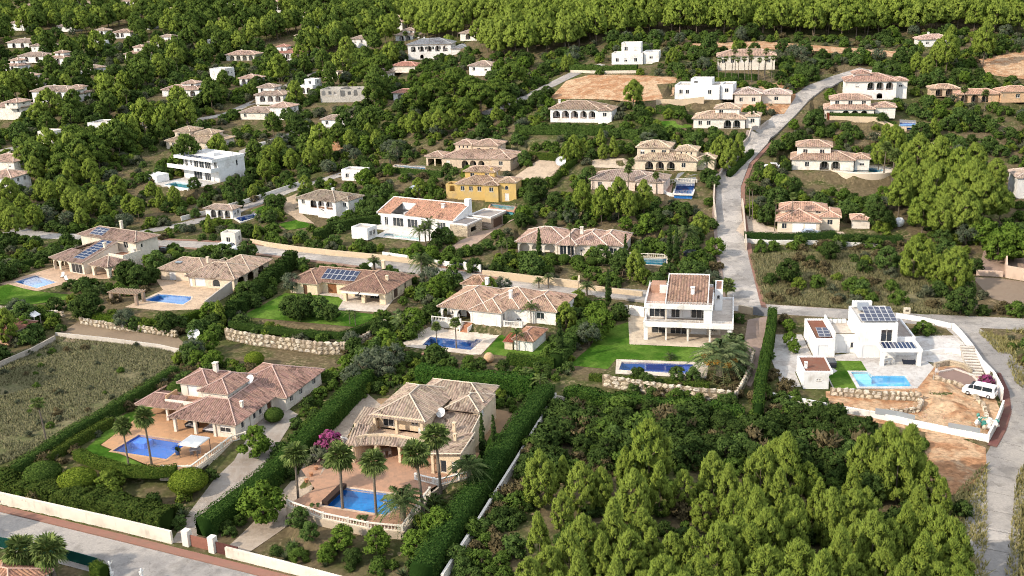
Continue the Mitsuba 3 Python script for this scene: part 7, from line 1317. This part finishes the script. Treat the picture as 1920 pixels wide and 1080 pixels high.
for i, (x, y) in enumerate(scatter(150, WOODB.bounds, lambda x, y: shapely.contains_xy(WOODB, x, y), r8, 1.5)): plant(['dark_bush', 'broadleaf_tree', 'green_bush', 'broadleaf_tree', 'dark_bush', 'dry_bush' if i % 12 == 5 else 'dark_bush'][i % 6], x, y, 1.2 + 2.6 * r8.random() ** 1.5, None, None, None, only=f'scrub__W{i:04d}', wide=1.0, form=0)
FIELD = P2([(-40, 880), (-40, 690), (0, 676), (112, 630), (340, 664), (325, 692), (235, 742), (50, 846)])
for i in range(70):
    x, y = FIELD.bounds[0] + (FIELD.bounds[2] - FIELD.bounds[0]) * r8.random(), FIELD.bounds[1] + (FIELD.bounds[3] - FIELD.bounds[1]) * r8.random()
    if FIELD.contains(sg.Point(x, y)): plant(['grey_bush', 'grey_bush', 'dry_bush', 'green_bush'][i % 4], x, y, .4 + .6 * r8.random(), None, None, None, only=f'scrub__F{i:04d}')
tag('scrub', 'low wild scrub between the plots and under the pines', 'scrub', None, 'stuff')
def beds(x, y): return seen(x, y, 0)
for i, (x, y) in enumerate(scatter(330, (-60, 105, 30, 186), lambda x, y: sg.Polygon([(-45, 124), (-64, 136), (-62, 176), (-30, 186), (28, 186), (18, 176), (2, 160), (-4, 136), (-14, 108)]).contains(sg.Point(x, y)), r8, 1.25)):
    t = r8.random(); kind, lb = ('dark_bush', 'dark garden bush') if t < .4 else ('green_bush', 'green garden bush') if t < .75 else ('bright_bush', 'yellow-green garden bush') if t < .9 else ('agave', 'spiky agave')
    plant(kind, x, y, (.9 + .9 * r8.random()) * (.8 if kind == 'agave' else 1), f'{lb} in the beds of the bottom gardens', 'bush' if kind != 'agave' else 'agave', f'{lb} of the bottom gardens')
# grass of the dry plots: one mesh of blades
def grass(name, poly, n, h, cA, cB, label):
    r = np.random.default_rng(5); x0, y0, x1, y1 = poly.bounds; P = np.c_[x0 + (x1 - x0) * r.random(n * 3), y0 + (y1 - y0) * r.random(n * 3)]
    Q_ = P @ np.array([[.8, .6], [-.6, .8]]) + 3 * meshkit.fbm(np.c_[P / 7.0, np.full(len(P), 3.0)], 2)[:, None]; d = meshkit.fbm(np.c_[Q_ / 5.0, np.zeros(len(P))], 3); P = P[shapely.contains_xy(poly, P[:, 0], P[:, 1]) & (d + .25 * r.random(len(P)) > .5)][:n]; m = len(P); z = ground(P[:, 0], P[:, 1])
    a = r.random(m) * 6.28; s = np.c_[np.cos(a), np.sin(a), np.zeros(m)]; hh = h * (.5 + r.random((m, 1))) * (.6 + .8 * meshkit.fbm(np.c_[P[:, ::-1] / 6.0 + P / 11.0, np.ones(m)], 2)[:, None]); o = np.c_[P, z]; ln = r.normal(size=(m, 3)) * [.35, .35, 0]
    v = np.stack([o - s * .11, o + s * .11, o + hh * (np.array([0, 0, 1.0]) + ln)], 1).reshape(-1, 3); t = r.random((m, 1)); col = np.array(cA) * (1 - t) + np.array(cB) * t; nr = unit(np.array([0, 0, 1.0]) + .5 * s + .2 * r.normal(size=(m, 3)))
    scene[name] = MB().add(v, np.arange(3 * m).reshape(-1, 3), np.repeat(col, 3, 0), None, np.repeat(nr, 3, 0)).shape('leaf', normals=True); tag(name, label, 'grass', None, 'stuff')
grass('dry_grass', P2([(-40, 880), (-40, 690), (0, 676), (112, 630), (345, 662), (330, 692), (240, 742), (60, 846), (0, 872)]), 60000, .4, (.09, .098, .045), (.20, .185, .108), 'dry tufted grass of the field at the left edge')
grass('plot_grass', P2([(1405, 478), (1690, 470), (1720, 520), (1840, 560), (1800, 592), (1430, 568)]), 45000, .6, (.095, .10, .042), (.25, .22, .12), 'tall dry grass of the overgrown plot at right')
grass('verge_grass', unary_union([P2([(1790, 925), (1850, 870), (1850, 1100), (1800, 1100)]), P2([(1905, 900), (1960, 800), (1960, 1150), (1880, 1150)]), P2([(1835, 625), (1960, 618), (1960, 760), (1905, 720), (1880, 670)])]), 30000, .7, (.12, .115, .035), (.3, .26, .12), 'dry verge grass beside the right lane')

# ---------------------------------------------------------------- small things
def frame_at(x, y, z, ang):
    M = np.eye(4); c, s = math.cos(math.radians(ang)), math.sin(math.radians(ang)); M[:2, 0] = (c, s); M[:2, 1] = (-s, c); M[:3, 3] = (x, y, z); return M
def put(k, name, mb, bsdf, M, label=None, **kw): mb.turned(M); return part(k, name, mb, bsdf, label, **kw)
def car(label, xy, ang, col, kind='car', z=None):
    """a parked vehicle, nose along +x: lofted body, glass band, wheels, lamps"""
    van = kind == 'van'; L, Wd, Hh = (5.0, 1.95, 2.0) if van else (4.4, 1.8, 1.48); z = gz(*xy) if z is None else z; M = frame_at(xy[0], xy[1], z + .09, ang); k = thing(kind if van else 'car', label, kind if van else 'car')
    prof = [(-L / 2, .35), (-L / 2 - .03, .9), (-L / 2 + .12, 1.2 if van else .95), (-L / 2 + .2, Hh - .12 if van else 1.0), (-L / 2 + .45, Hh) if van else (-L / 2 + .75, Hh - .06), (L / 2 - 1.75, Hh) if van else (.25, Hh), (L / 2 - 1.0, 1.25) if van else (L / 2 - 1.25, 1.0), (L / 2 - .15, .98) if van else (L / 2 - .2, .86), (L / 2, .6), (L / 2 - .05, .3), (L / 2 - .3, .24), (-L / 2 + .3, .24)]
    P = np.array(prof); n = len(P); ys = [(-.5, .93), (-.46, 1.0), (0, 1.015), (.46, 1.0), (.5, .93)]; V = []
    for a, q in ys:
        for x, zz in P:
            tuck = 1 - (.17 if van else .24) * max(0, (zz - .95) / (Hh - .95)) ** 1.2; V.append((x * (.985 if abs(a) == .5 else 1), a * Wd * tuck * (1 if abs(a) < .5 else .98), .24 + (zz - .24) * (q if zz > .95 else 1)))
    F = [[i * n + j, (i + 1) * n + j, (i + 1) * n + (j + 1) % n, i * n + (j + 1) % n] for i in range(4) for j in range(n)]; F3 = [[0, j, j + 1] for j in range(1, n - 1)] + [[4 * n, 4 * n + j + 1, 4 * n + j] for j in range(1, n - 1)]
    put(k, 'body', MB().add(V, F, col).add(V, F3, col), 'gloss', M)
    w0, w1 = 1.02 if not van else 1.2, Hh - .16; y = lambda zz, s: s * (Wd * .5 * .985 * (1 - (.17 if van else .24) * max(0, (zz - .95) / (Hh - .95)) ** 1.2) + .012)
    spans = [(-2.0, -.55), (-.45, .75), (.85, 1.45)] if van else [(-1.3, -.3), (-.22, .6)]
    for s in (-1, 1):
        for a, b in spans:
            sl = .25 if b == spans[-1][1] else 0; sr = .18 if a == spans[0][0] and not van else 0
            put(k, 'window', MB().add([(a, y(w0, s), w0), (b + sl, y(w0, s), w0), (b - sl * .6, y(w1, s), w1), (a + sr, y(w1, s), w1)], [[0, 1, 2, 3]]), 'glass', M)
    put(k, 'windscreen', MB().add([(L / 2 - (1.04 if van else 1.27), -.7, 1.24 if van else 1.03), (L / 2 - (1.04 if van else 1.27), .7, 1.24 if van else 1.03), ((L / 2 - 1.68) if van else .32, .6, Hh - .08), ((L / 2 - 1.68) if van else .32, -.6, Hh - .08)] , [[0, 1, 2, 3]]).turned(frame_at(.035, 0, .03, 0)), 'glass', M)
    put(k, 'rear_window', MB().add([(-L / 2 + .13, -.68, 1.2), (-L / 2 + .13, .68, 1.2), (-L / 2 + .19, .62, 1.75), (-L / 2 + .19, -.62, 1.75)] if van else [(-L / 2 + .22, -.6, 1.0), (-L / 2 + .22, .6, 1.0), (-L / 2 + .68, .54, 1.36), (-L / 2 + .68, -.54, 1.36)], [[0, 1, 2, 3]]).turned(frame_at(-.05, 0, .02, 0)), 'glass', M)
    for sx in (-1, 1):
        for sy in (-1, 1):
            c = np.array([sx * L * .31, sy * (Wd / 2 - .1), .33]); kk = put(k, 'wheel', MB().tube([c - [0, .11, 0], c + [0, .11, 0]], [.33, .33], 14, (.02, .02, .02)).tube([c + [0, .11, 0], c - [0, .11, 0]], [.33, .33], 14, (.02, .02, .02)), 'paint', M)
            put(kk, 'rim', MB().tube([c + [0, sy * .08, 0], c + [0, sy * .125, 0]], [.2, .19], 10, (.45, .46, .48)), 'paint', M)
        put(k, 'headlight' if sx > 0 else 'tail_light', MB().box(L / 2 - .12 if sx > 0 else -L / 2 - .045, -.8, .72, L / 2 - .015 if sx > 0 else -L / 2 + .1, -.5, .9, (.7, .7, .7) if sx > 0 else (.4, .03, .02)).box(L / 2 - .12 if sx > 0 else -L / 2 - .045, .5, .72, L / 2 - .015 if sx > 0 else -L / 2 + .1, .8, .9, (.7, .7, .7) if sx > 0 else (.4, .03, .02)), 'gloss', M)
    return k
car('white passenger van parked on bare earth below the outdoor stair', at(1836, 742, -.4)[:2], 141, (.78, .78, .79), 'van', z=-.35)
car('black estate car parked behind the cream solar-roofed villa', at(312, 474)[:2], -30, (.015, .015, .018)); car('white delivery van parked by the middle street', at(428, 470)[:2], -20, (.75, .76, .78), 'van'); car('dark saloon car parked beside the turquoise pool', at(1300, 481)[:2], -10, (.012, .014, .022)); car('silver car parked behind the white two-storey villa', at(612, 349)[:2], -25, (.4, .42, .45)); car('pale blue car parked left of the yellow villa', at(783, 358)[:2], -30, (.4, .47, .58)); car('white car parked left of the villa with the curved pool', at(1446, 316)[:2], 160, (.74, .74, .74)); car('blue-grey car behind the long clipped hedge', at(1520, 445)[:2], -15, (.3, .36, .45))

def lounger(label, x, y, z, ang, group=None):
    k = thing('sun_lounger', label, 'sun lounger', group); M = frame_at(x, y, z, ang); m = MB()
    put(k, 'cushion', MB().add([(0, -.33, .36), (0, .33, .36), (1.25, .33, .36), (1.25, -.33, .36), (1.95, -.33, .95), (1.95, .33, .95), (0, -.33, .28), (0, .33, .28), (1.25, .33, .28), (1.25, -.33, .28), (1.97, -.33, .87), (1.97, .33, .87)], [[0, 3, 2, 1], [3, 4, 5, 2], [6, 7, 8, 9], [9, 8, 11, 10], [0, 6, 9, 3], [1, 2, 8, 7], [3, 9, 10, 4], [2, 5, 11, 8], [0, 1, 7, 6], [4, 10, 11, 5]], (.72, .71, .69)), 'paint', M)
    put(k, 'frame', MB().box(.02, -.36, .2, 1.9, -.31, .27, (.12, .12, .13)).box(.02, .31, .2, 1.9, .36, .27, (.12, .12, .13)), 'paint', M)
    for a, b in ((.1, -.33), (.1, .33), (1.7, -.33), (1.7, .33)): put(k, 'leg', MB().box(a - .03, b - .03, 0, a + .03, b + .03, .2, (.12, .12, .13)), 'paint', M)
for i, w_ in enumerate(('leftmost', 'middle', 'rightmost')):
    p = at(893 + 13.2 * i, 620 + 1 * i, 0); lounger(f'white lounger before the white bungalow wall, {w_} of three', p[0], p[1], .06, 62, 'loungers by the dark blue pool')
p = E.pt(16.4, -16.5); lounger('dark lounger beside the light blue pool at far left', p[0], p[1], .07, 120); p = E.pt(12.8, -15.2); lounger('second lounger above the light blue pool at far left', p[0], p[1], .07, 100)
def table_set(label, hs, x, y, n, z, col=(.3, .3, .32), chair=(.1, .1, .11)):
    k = thing('garden_table', 'garden table standing by the ' + label, 'table'); M = frame_at(*hs.pt(x, y), z, 15)
    put(k, 'table_top', MB().box(-.8, -.5, .7, .8, .5, .75, col), 'paint', M)
    for a in (-.7, .7):
        for b in (-.4, .4): put(k, 'leg', MB().box(a - .03, b - .03, 0, a + .03, b + .03, .698, col), 'paint', M)
    for i in range(n):
        q = thing('garden_chair', 'garden chair drawn up to the table by the ' + label, 'chair', 'chairs of the table by the ' + label); a, b, r = [(-.45, -.85, 90), (.45, -.85, 90), (-.45, .85, -90), (.45, .85, -90)][i]
        N = M @ frame_at(a, b, 0, r); put(q, 'seat', MB().box(-.22, -.22, .42, .22, .22, .46, chair), 'paint', N); put(q, 'backrest', MB().box(-.24, -.22, .462, -.2, .22, .88, chair), 'paint', N)
        for u in (-.19, .19):
            for v in (-.19, .19): put(q, 'leg', MB().box(u - .02, v - .02, 0, u + .02, v + .02, .418, chair), 'paint', N)
table_set('tent', A, 7.8, -6.0, 4, .06); table_set('pergola', W, 11.9, -3.4, 4, .06, (.6, .6, .6), (.5, .5, .5)); table_set('arcade', B, 2.6, -1.2, 2, .06, (.4, .35, .3), (.35, .3, .26)); table_set('white porch', D, 2.6, 2.1, 2, D.z + .02, (.7, .7, .68), (.7, .7, .68))
k = thing('garden_tent', 'white pyramid-roofed garden tent on the orange pool terrace', 'tent'); M = frame_at(*A.pt(7.8, -6.0), .06, -19.5); s = 1.65
put(k, 'canopy', MB().add([(-s, -s, 2.15), (s, -s, 2.15), (s, s, 2.15), (-s, s, 2.15), (0, 0, 3.0), (-s, -s, 1.95), (s, -s, 1.95), (s, s, 1.95), (-s, s, 1.95)], [[0, 1, 4, 4], [1, 2, 4, 4], [2, 3, 4, 4], [3, 0, 4, 4], [5, 6, 1, 0], [6, 7, 2, 1], [7, 8, 3, 2], [8, 5, 0, 3]], (.8, .79, .77)), 'paint', M)
for a in (-1, 1):
    for b in (-1, 1): put(k, 'post', MB().box(a * 1.58 - .04, b * 1.58 - .04, 0, a * 1.58 + .04, b * 1.58 + .04, 2.0, (.1, .09, .09)), 'paint', M)
def sofa(label, hs, x, y, z, w, ang, c=(.05, .045, .045), cu=(.4, .4, .41)):
    k = thing('garden_sofa', label, 'sofa'); M = frame_at(*hs.pt(x, y), z, ang)
    put(k, 'base', MB().box(-w / 2, -.45, .05, w / 2, .45, .32, c), 'paint', M); put(k, 'backrest', MB().box(-w / 2, .3, .322, w / 2, .45, .8, c), 'paint', M); put(k, 'cushion', MB().box(-w / 2 + .12, -.42, .322, w / 2 - .12, .28, .46, cu), 'paint', M)
    for a in (-1, 1): put(k, 'armrest', MB().box(a * w / 2 - .1, -.45, .325, a * w / 2 + .1, .295, .62, c), 'paint', M)
sofa('dark rattan sofa in the shade of the lower left porch', A, 1.6, 2.0, .06, 2.0, -19.5); sofa('dark outdoor sofa under the white pergola', W, 15.4, -3.6, .06, 1.9, 170, (.03, .035, .05), (.05, .06, .08)); sofa('red-brown armchair under the curved arcade', B, 6.0, -1.4, .06, 1.0, 60, (.2, .06, .03), (.25, .09, .04))
k = thing('daybed', 'large daybed with pale mattress between the porch columns', 'daybed'); M = frame_at(*A.pt(5.4, 1.9), .06, -19.5); put(k, 'base', MB().box(-1.1, -1.1, .04, 1.1, 1.1, .34, (.05, .045, .045)), 'paint', M); put(k, 'mattress', MB().box(-1.0, -1.0, .342, 1.0, 1.0, .52, (.62, .63, .68)), 'paint', M); put(k, 'pillow', MB().box(-.8, .45, .522, .8, .9, .66, (.7, .7, .72)), 'paint', M)
k = thing('flower_pot', 'blue flower pot with a shrub beside the tent', 'pot'); p = A.pt(5.4, -7.0); prof = [(.22, 0), (.3, .25), (.33, .5), (.36, .55)]; scene[k + '__vessel'] = MB().tube([(p[0], p[1], .06 + z) for r, z in prof], [r for r, z in prof], 12, (.03, .09, .25)).shape('gloss'); c_ = MB(); leaf_cloud(c_, [(p[0], p[1], 1.0), (p[0] + .2, p[1], .85)], .35, 60, .18, DA, DB, rr(5)); scene[k + '__shrub'] = c_.shape('leaf', normals=True)
k = thing('clay_jar', 'huge round clay jar on the grass beside the dark blue pool', 'jar'); p = at(917, 679, 0); z_ = np.linspace(0, 1, 9); scene[k] = MB().tube([(p[0], p[1], .02 + 1.7 * q) for q in z_], .95 * np.sin(np.pi * (.12 + .76 * z_)) ** .7, 18, (.5, .33, .2)).shape('plaster', smooth=True)
k = thing('clay_jar', 'dark reddish clay jar at the left end of the dark blue pool', 'jar'); p = at(795, 672, 0); scene[k] = MB().tube([(p[0], p[1], .02 + 1.0 * q) for q in z_], .8 * np.sin(np.pi * (.12 + .76 * z_)) ** .7, 16, (.25, .12, .08)).shape('plaster', smooth=True)
k = thing('water_tank', 'white rounded water tank in the trees right of the peach bungalow', 'tank'); p = at(1686, 424); scene[k] = MB().tube([(p[0], p[1], p[2] + 2.0 * q) for q in z_], 1.15 * np.sin(np.pi * (.1 + .8 * z_)) ** .5, 18, (.72, .73, .75)).shape('paint', smooth=True)
k = thing('storage_box', 'bright blue plastic tank on the boulder wall at the left edge', 'tank'); M = frame_at(*at(50, 594)[:2], gz(*at(50, 594)[:2]), -20); put(k, 'tank_body', MB().box(-.9, -.7, .1, .9, .7, 1.7, (.02, .19, .5)), 'gloss', M)
for i in (-1, 0, 1): put(k, 'rib', MB().box(i * .55 - .06, -.76, .15, i * .55 + .06, -.702, 1.65, (.03, .24, .58)), 'gloss', M)
k = thing('hot_tub', 'dark covered hot tub beside the pool hut', 'hot tub'); M = frame_at(*W.pt(1.9, -4.6), .12, -6); put(k, 'tub', MB().box(-.95, -1.1, 0, .95, 1.1, .8, (.06, .06, .07)), 'paint', M); put(k, 'lid', MB().box(-1.0, -1.15, .802, 1.0, 1.15, .92, (.035, .04, .05)), 'gloss', M)
k = thing('pool_roller', 'dark pool cover box along the left edge of the bright blue pool', 'pool cover'); a, b = at(636, 912, 0)[:2], at(600, 946, 0)[:2]; d_ = unit(b - a); n_ = np.array([d_[1], -d_[0]]) * -.1; q = [a - n_ * 0 + n_ * 3, b + n_ * 3, b + n_ * 12, a + n_ * 12]; scene[k] = slab(MB(), sg.Polygon(q), .06, .62, (.05, .035, .03)).shape('paint')
k = thing('pergola', 'wooden pergola on stone pillars left of the light blue pool', 'pergola'); M = frame_at(*F_.pt(-6.0, -12.6), .55, -18.7)
for a in (-3.2, 3.2):
    for b in (-1.2, 1.2): put(k, 'pillar', MB().box(a - .3, b - .3, 0, a + .3, b + .3, 2.3, (.36, .28, .22)), 'stonework', M)
for b in (-1.2, 1.2): put(k, 'beam', MB().box(-3.8, b - .1, 2.302, 3.8, b + .1, 2.5, (.36, .24, .16)), 'paint', M)
for i in range(12): put(k, 'slat', MB().box(-3.7 + .65 * i, -1.8, 2.502, -3.55 + .65 * i, 1.8, 2.64, (.48, .36, .27)), 'paint', M)
dish(None, *at(366, 640), 1.25, 'large white satellite dish at the corner of the dry field', -95); dish(None, *at(1052, 313), 1.5, 'big pale satellite dish on the gravel court', -100)
k = thing('outdoor_stair', 'outdoor stair of pale treads between white walls', 'stair'); a, b = at(1836, 716, -.3), at(1812, 660, .4); n = 13; d2 = (b - a)[:2]; L = np.hypot(*d2); M = frame_at(a[0], a[1], 0, math.degrees(math.atan2(d2[1], d2[0])))
for i in range(n): put(k, 'step', MB().box(L * i / n, -1.15, -.9, L * (i + .62) / n, 1.15, -.28 + .16 * i, (.6, .57, .52)), 'paving', M)
put(k, 'stringer', MB().add([(0, -1.1, -.9), (L, -1.1, -.9), (L, 1.1, -.9), (0, 1.1, -.9), (0, -1.1, -.42), (L, -1.1, 1.6), (L, 1.1, 1.6), (0, 1.1, -.42)], [[0, 1, 5, 4], [1, 2, 6, 5], [2, 3, 7, 6], [3, 0, 4, 7], [4, 5, 6, 7]], (.17, .14, .12)), 'paving', M)
k = thing('glass_railing', 'glass railing round the lower corner of the grey tiled terrace', 'railing'); pts = [W.pt(14.6, -10.4), W.pt(17.4, -11.0), W.pt(19.6, -6.6), W.pt(18.6, -1)]
for a, b in zip(pts[:-1], pts[1:]):
    n = max(1, int(np.hypot(*(b - a)) / 1.6))
    for i in range(n):
        p, q = a + (b - a) * (i + .04) / n, a + (b - a) * (i + .96) / n; part(k, 'pane', MB().add([(*p, .1), (*q, .1), (*q, 1.05), (*p, 1.05)], [[0, 1, 2, 3]]), 'clear_glass'); part(k, 'post', MB().tube([(*p, .04), (*p, 1.1)], .03, 5, (.6, .6, .6)), 'paint')
wall(None, 1.6, .3, 'grey-white terrace wall under the glass railing', (.62, .61, .6), z=-1.6, world=[W.pt(14.3, -14.7), W.pt(14.7, -10.6), W.pt(17.6, -11.2), W.pt(19.8, -6.6)], base=-.5)
k = thing('rubble_heap', 'heap of rubble and bags beside the white van', 'rubble'); r_ = rr(9); o = at(1847, 797, -.6); pal = [(.5, .42, .33), (.05, .2, .17), (.6, .58, .55), (.42, .3, .2), (.1, .28, .24), (.62, .6, .58)]
for i in range(26): scene[numbered(k + '__piece')] = {**mikit.ply((np.array(ICO1.vertices) * (1 + .2 * r_.normal(size=(42, 1))), ICO1.faces), 'paint', uv=np.tile([math.floor(pal[i % 6][0] * 1000) + .02 + .96 * pal[i % 6][1], .02 + .96 * pal[i % 6][2]], (42, 1))), 'to_world': T().translate([float(o[0] + 0.7 * r_.normal()), float(o[1] + 1.0 * r_.normal()), float(-.35 + .5 * r_.random())]).scale(float(.18 + .3 * r_.random()))}
for i, (u, v, h) in enumerate([(236, 243, 4.2), (268, 236, 4.2), (335, 228, 5.5)]):
    k = thing('lamp_post', ['pale lamp post left of three beside the tall dark hedge', 'pale lamp post in the middle of three beside the dark hedge', 'tall pale post right of three beside the dark hedge'][i], 'lamp post'); p = at(u, v); scene[k + '__pole'] = MB().tube([(p[0], p[1], gz(*p[:2]) - .2), (p[0], p[1], gz(*p[:2]) + h)], [.16, .12], 6, (.6, .6, .58)).shape('paint'); q = (p[0], p[1], gz(*p[:2]) + h); scene[k + '__lamp_head'] = MB().box(q[0] - .5, q[1] - .15, q[2], q[0] + .2, q[1] + .15, q[2] + .16, (.5, .5, .5)).shape('paint')
k = thing('utility_box', 'small cream utility box at the edge of the lane right of the dry plot', 'utility box'); p = at(1700, 588); M = frame_at(p[0], p[1], gz(*p[:2]), -10); put(k, 'cabinet', MB().box(-.6, -.3, 0, .6, .3, 1.2, (.66, .6, .48)), 'plaster', M); put(k, 'vent', MB().box(-.3, -.33, .5, .3, -.302, .9, (.15, .13, .1)), 'paint', M)
def statue(label, x, y, z):
    k = thing('statue', label, 'statue'); J = [((0, 0, .75), .17), ((0, 0, 1.35), .13), ((.02, 0, 1.65), .16), ((0, 0, 2.0), .11), ((.25, .1, 1.75), .06), ((.42, .05, 2.05), .045), ((-.24, 0, 1.6), .06), ((-.2, -.14, 1.3), .05), ((0, 0, .45), .2)]
    import manifold3d as m3
    def bone(a, b): return m3.Manifold.batch_hull([m3.Manifold.sphere(J[i][1], 12).translate(J[i][0]) for i in (a, b)])
    f = bone(8, 0) + bone(0, 1) + bone(1, 2) + bone(2, 3) + bone(2, 4) + bone(4, 5) + bone(2, 6) + bone(6, 7); g = f.to_mesh(); v = np.array(g.vert_properties[:, :3]) + [x, y, z]
    scene[k + '__figure'] = MB().add(v, np.array(g.tri_verts), (.7, .7, .68)).shape('paint'); scene[k + '__pedestal'] = MB().box(x - .3, y - .3, z, x + .3, y + .3, z + .42, (.66, .65, .62)).shape('plaster')
p = at(208, 1078, -2.6); statue('white garden statue with a raised arm beside the hedge block', p[0], p[1], -2.7); p = at(268, 1092, -2.6); statue('second white statue at the bottom edge of the picture', p[0], p[1], -2.7)
wall(None, 1.6, .1, 'dark green panel fence along the near side of the lower street', (.012, .06, .05), z=-2.7, world=[at(-30, 1020, -2.6)[:2], at(110, 1045, -2.6)[:2], at(185, 1066, -2.6)[:2]], name='fence', cat='fence', bsdf='paint'); hedge(None, 1.5, 2.0, 'block of clipped hedge beside the statue, bottom left', world=[at(178, 1078, -2.6)[:2], at(198, 1086, -2.6)[:2]], z=-2.7, leaf=.18, colA=(.03, .055, .01), colB=(.085, .12, .02))
S = House('house', 'tiled roof corner of a house cut off by the bottom left corner', (*at(-60, 1130, -2.6)[:2], -2.7), -22, cat='house', tile=(.4, .22, .15), wall=(.7, .66, .6)); S.walls(0, 0, 7, 6, 0, 2.4); S.hip(0, 0, 7, 6, 2.45, .5)
S = House('house', 'salmon house with a tiled roof half cut off at the left edge', (*at(-40, 640, 0)[:2], 0), -22, cat='house', tile=(.22, .11, .08), wall=(.55, .36, .24)); S.walls(0, 0, 8, 7, 0, 2.6, ops=[('r', 3, .9, 1.2, 1.2, 'win'), ('f', 6, .9, 1.2, 1.2, 'win')]); S.hip(0, 0, 8, 7, 2.65, .5)
k = thing('garden_shelter', 'little white-roofed shelter on posts left of the sandy strip', 'shelter'); M = frame_at(*at(64, 612, 0)[:2], 0, -15); put(k, 'roof', MB().add([(-1.3, -1, 2.4), (1.3, -1, 2.4), (1.3, 1, 2.4), (-1.3, 1, 2.4), (0, -1, 3.1), (0, 1, 3.1)], [[0, 4, 5, 3], [1, 2, 5, 4], [0, 1, 4, 4], [2, 3, 5, 5]], (.72, .72, .72)), 'paint', M)
for a in (-1.1, 1.1):
    for b in (-.85, .85): put(k, 'post', MB().box(a - .06, b - .06, 0, a + .06, b + .06, 2.38, (.5, .45, .4)), 'paint', M)
k = thing('garden_urn', 'terracotta planter pots in a row beside the bright blue pool', 'pot') if False else None
for i in range(3):
    p = at(575 + 9 * i, 905 - 12 * i, 0); kk = thing('flower_pot', 'terracotta pot in the short row left of the bright blue pool', 'pot', 'terracotta pots by the bright blue pool'); scene[kk] = MB().tube([(p[0], p[1], .05), (p[0], p[1], .5), (p[0], p[1], .56)], [.2, .3, .34], 10, (.4, .19, .1)).shape('plaster')

# heaps of earth and loose stones on the dirt plot
r_ = rr(31)
for i, (u, v, a, b, h) in enumerate([(1762, 732, 2.6, 1.8, .7), (1776, 762, 3.2, 2.0, .8), (1800, 775, 2.2, 1.4, .6), (1752, 752, 1.8, 1.2, .5), (1812, 796, 1.6, 1.1, .5)]):
    p = at(u, v, -.5); g = np.linspace(-1, 1, 17); X_, Y_ = np.meshgrid(g, g); R_ = np.hypot(X_, Y_); Z_ = h * np.clip(1 - R_ ** 2, -.15, 1) * (.6 + .9 * meshkit.fbm(np.stack([X_ * 2.2 + i * 7, Y_ * 2.2, np.zeros_like(X_)], -1), 3)); V = np.stack([p[0] + a * X_, p[1] + b * Y_, ground((p[0] + a * X_).ravel(), (p[1] + b * Y_).ravel()).reshape(X_.shape) + .02 + Z_], -1).reshape(-1, 3)
    i_, j_ = np.meshgrid(np.arange(16), np.arange(16), indexing='ij'); q = (i_ * 17 + j_).ravel(); k = thing('earth_heap', ['largest earth heap nearest the tiled terrace', 'broad earth heap in the middle of the dirt plot', 'earth heap beside the curved boulders', 'small earth heap below the largest one', 'small earth heap beside the rubble'][i], 'earth heap'); scene[k] = MB().add(V, np.stack([q, q + 1, q + 18, q + 17], 1)).shape('orange_soil', smooth=True)
DP = P2([(1640, 778), (1730, 742), (1768, 722), (1830, 752), (1850, 800), (1700, 790)], -.4); x0, y0, x1, y1 = DP.bounds; st = MB()
for _ in range(900):
    x, y = x0 + (x1 - x0) * r_.random(), y0 + (y1 - y0) * r_.random()
    if DP.contains(sg.Point(x, y)): c = .05 + .12 * r_.random() ** 3; st.add(np.array(ICO.vertices) * c * (1 + .3 * r_.normal(size=(12, 1))) + [x, y, gz(x, y) + .1], ICO.faces, jit((.46, .36, .26), .3, r_))
scene['loose_stones'] = st.shape('stonework'); tag('loose_stones', 'loose stones strewn over the orange dirt plot', 'stones', None, 'stuff')
build_terrain()
_used = {d['group']['id'] for d in scene.values() if d.get('type') == 'instance'}
for _k in [k for k, d in scene.items() if d.get('type') == 'shapegroup' and k not in _used]: del scene[_k]
print(len(scene), 'entries', sum(len(meshkit.WRITTEN[d['filename']][1]) for d in scene.values() if d.get('type') == 'ply'), 'triangles')
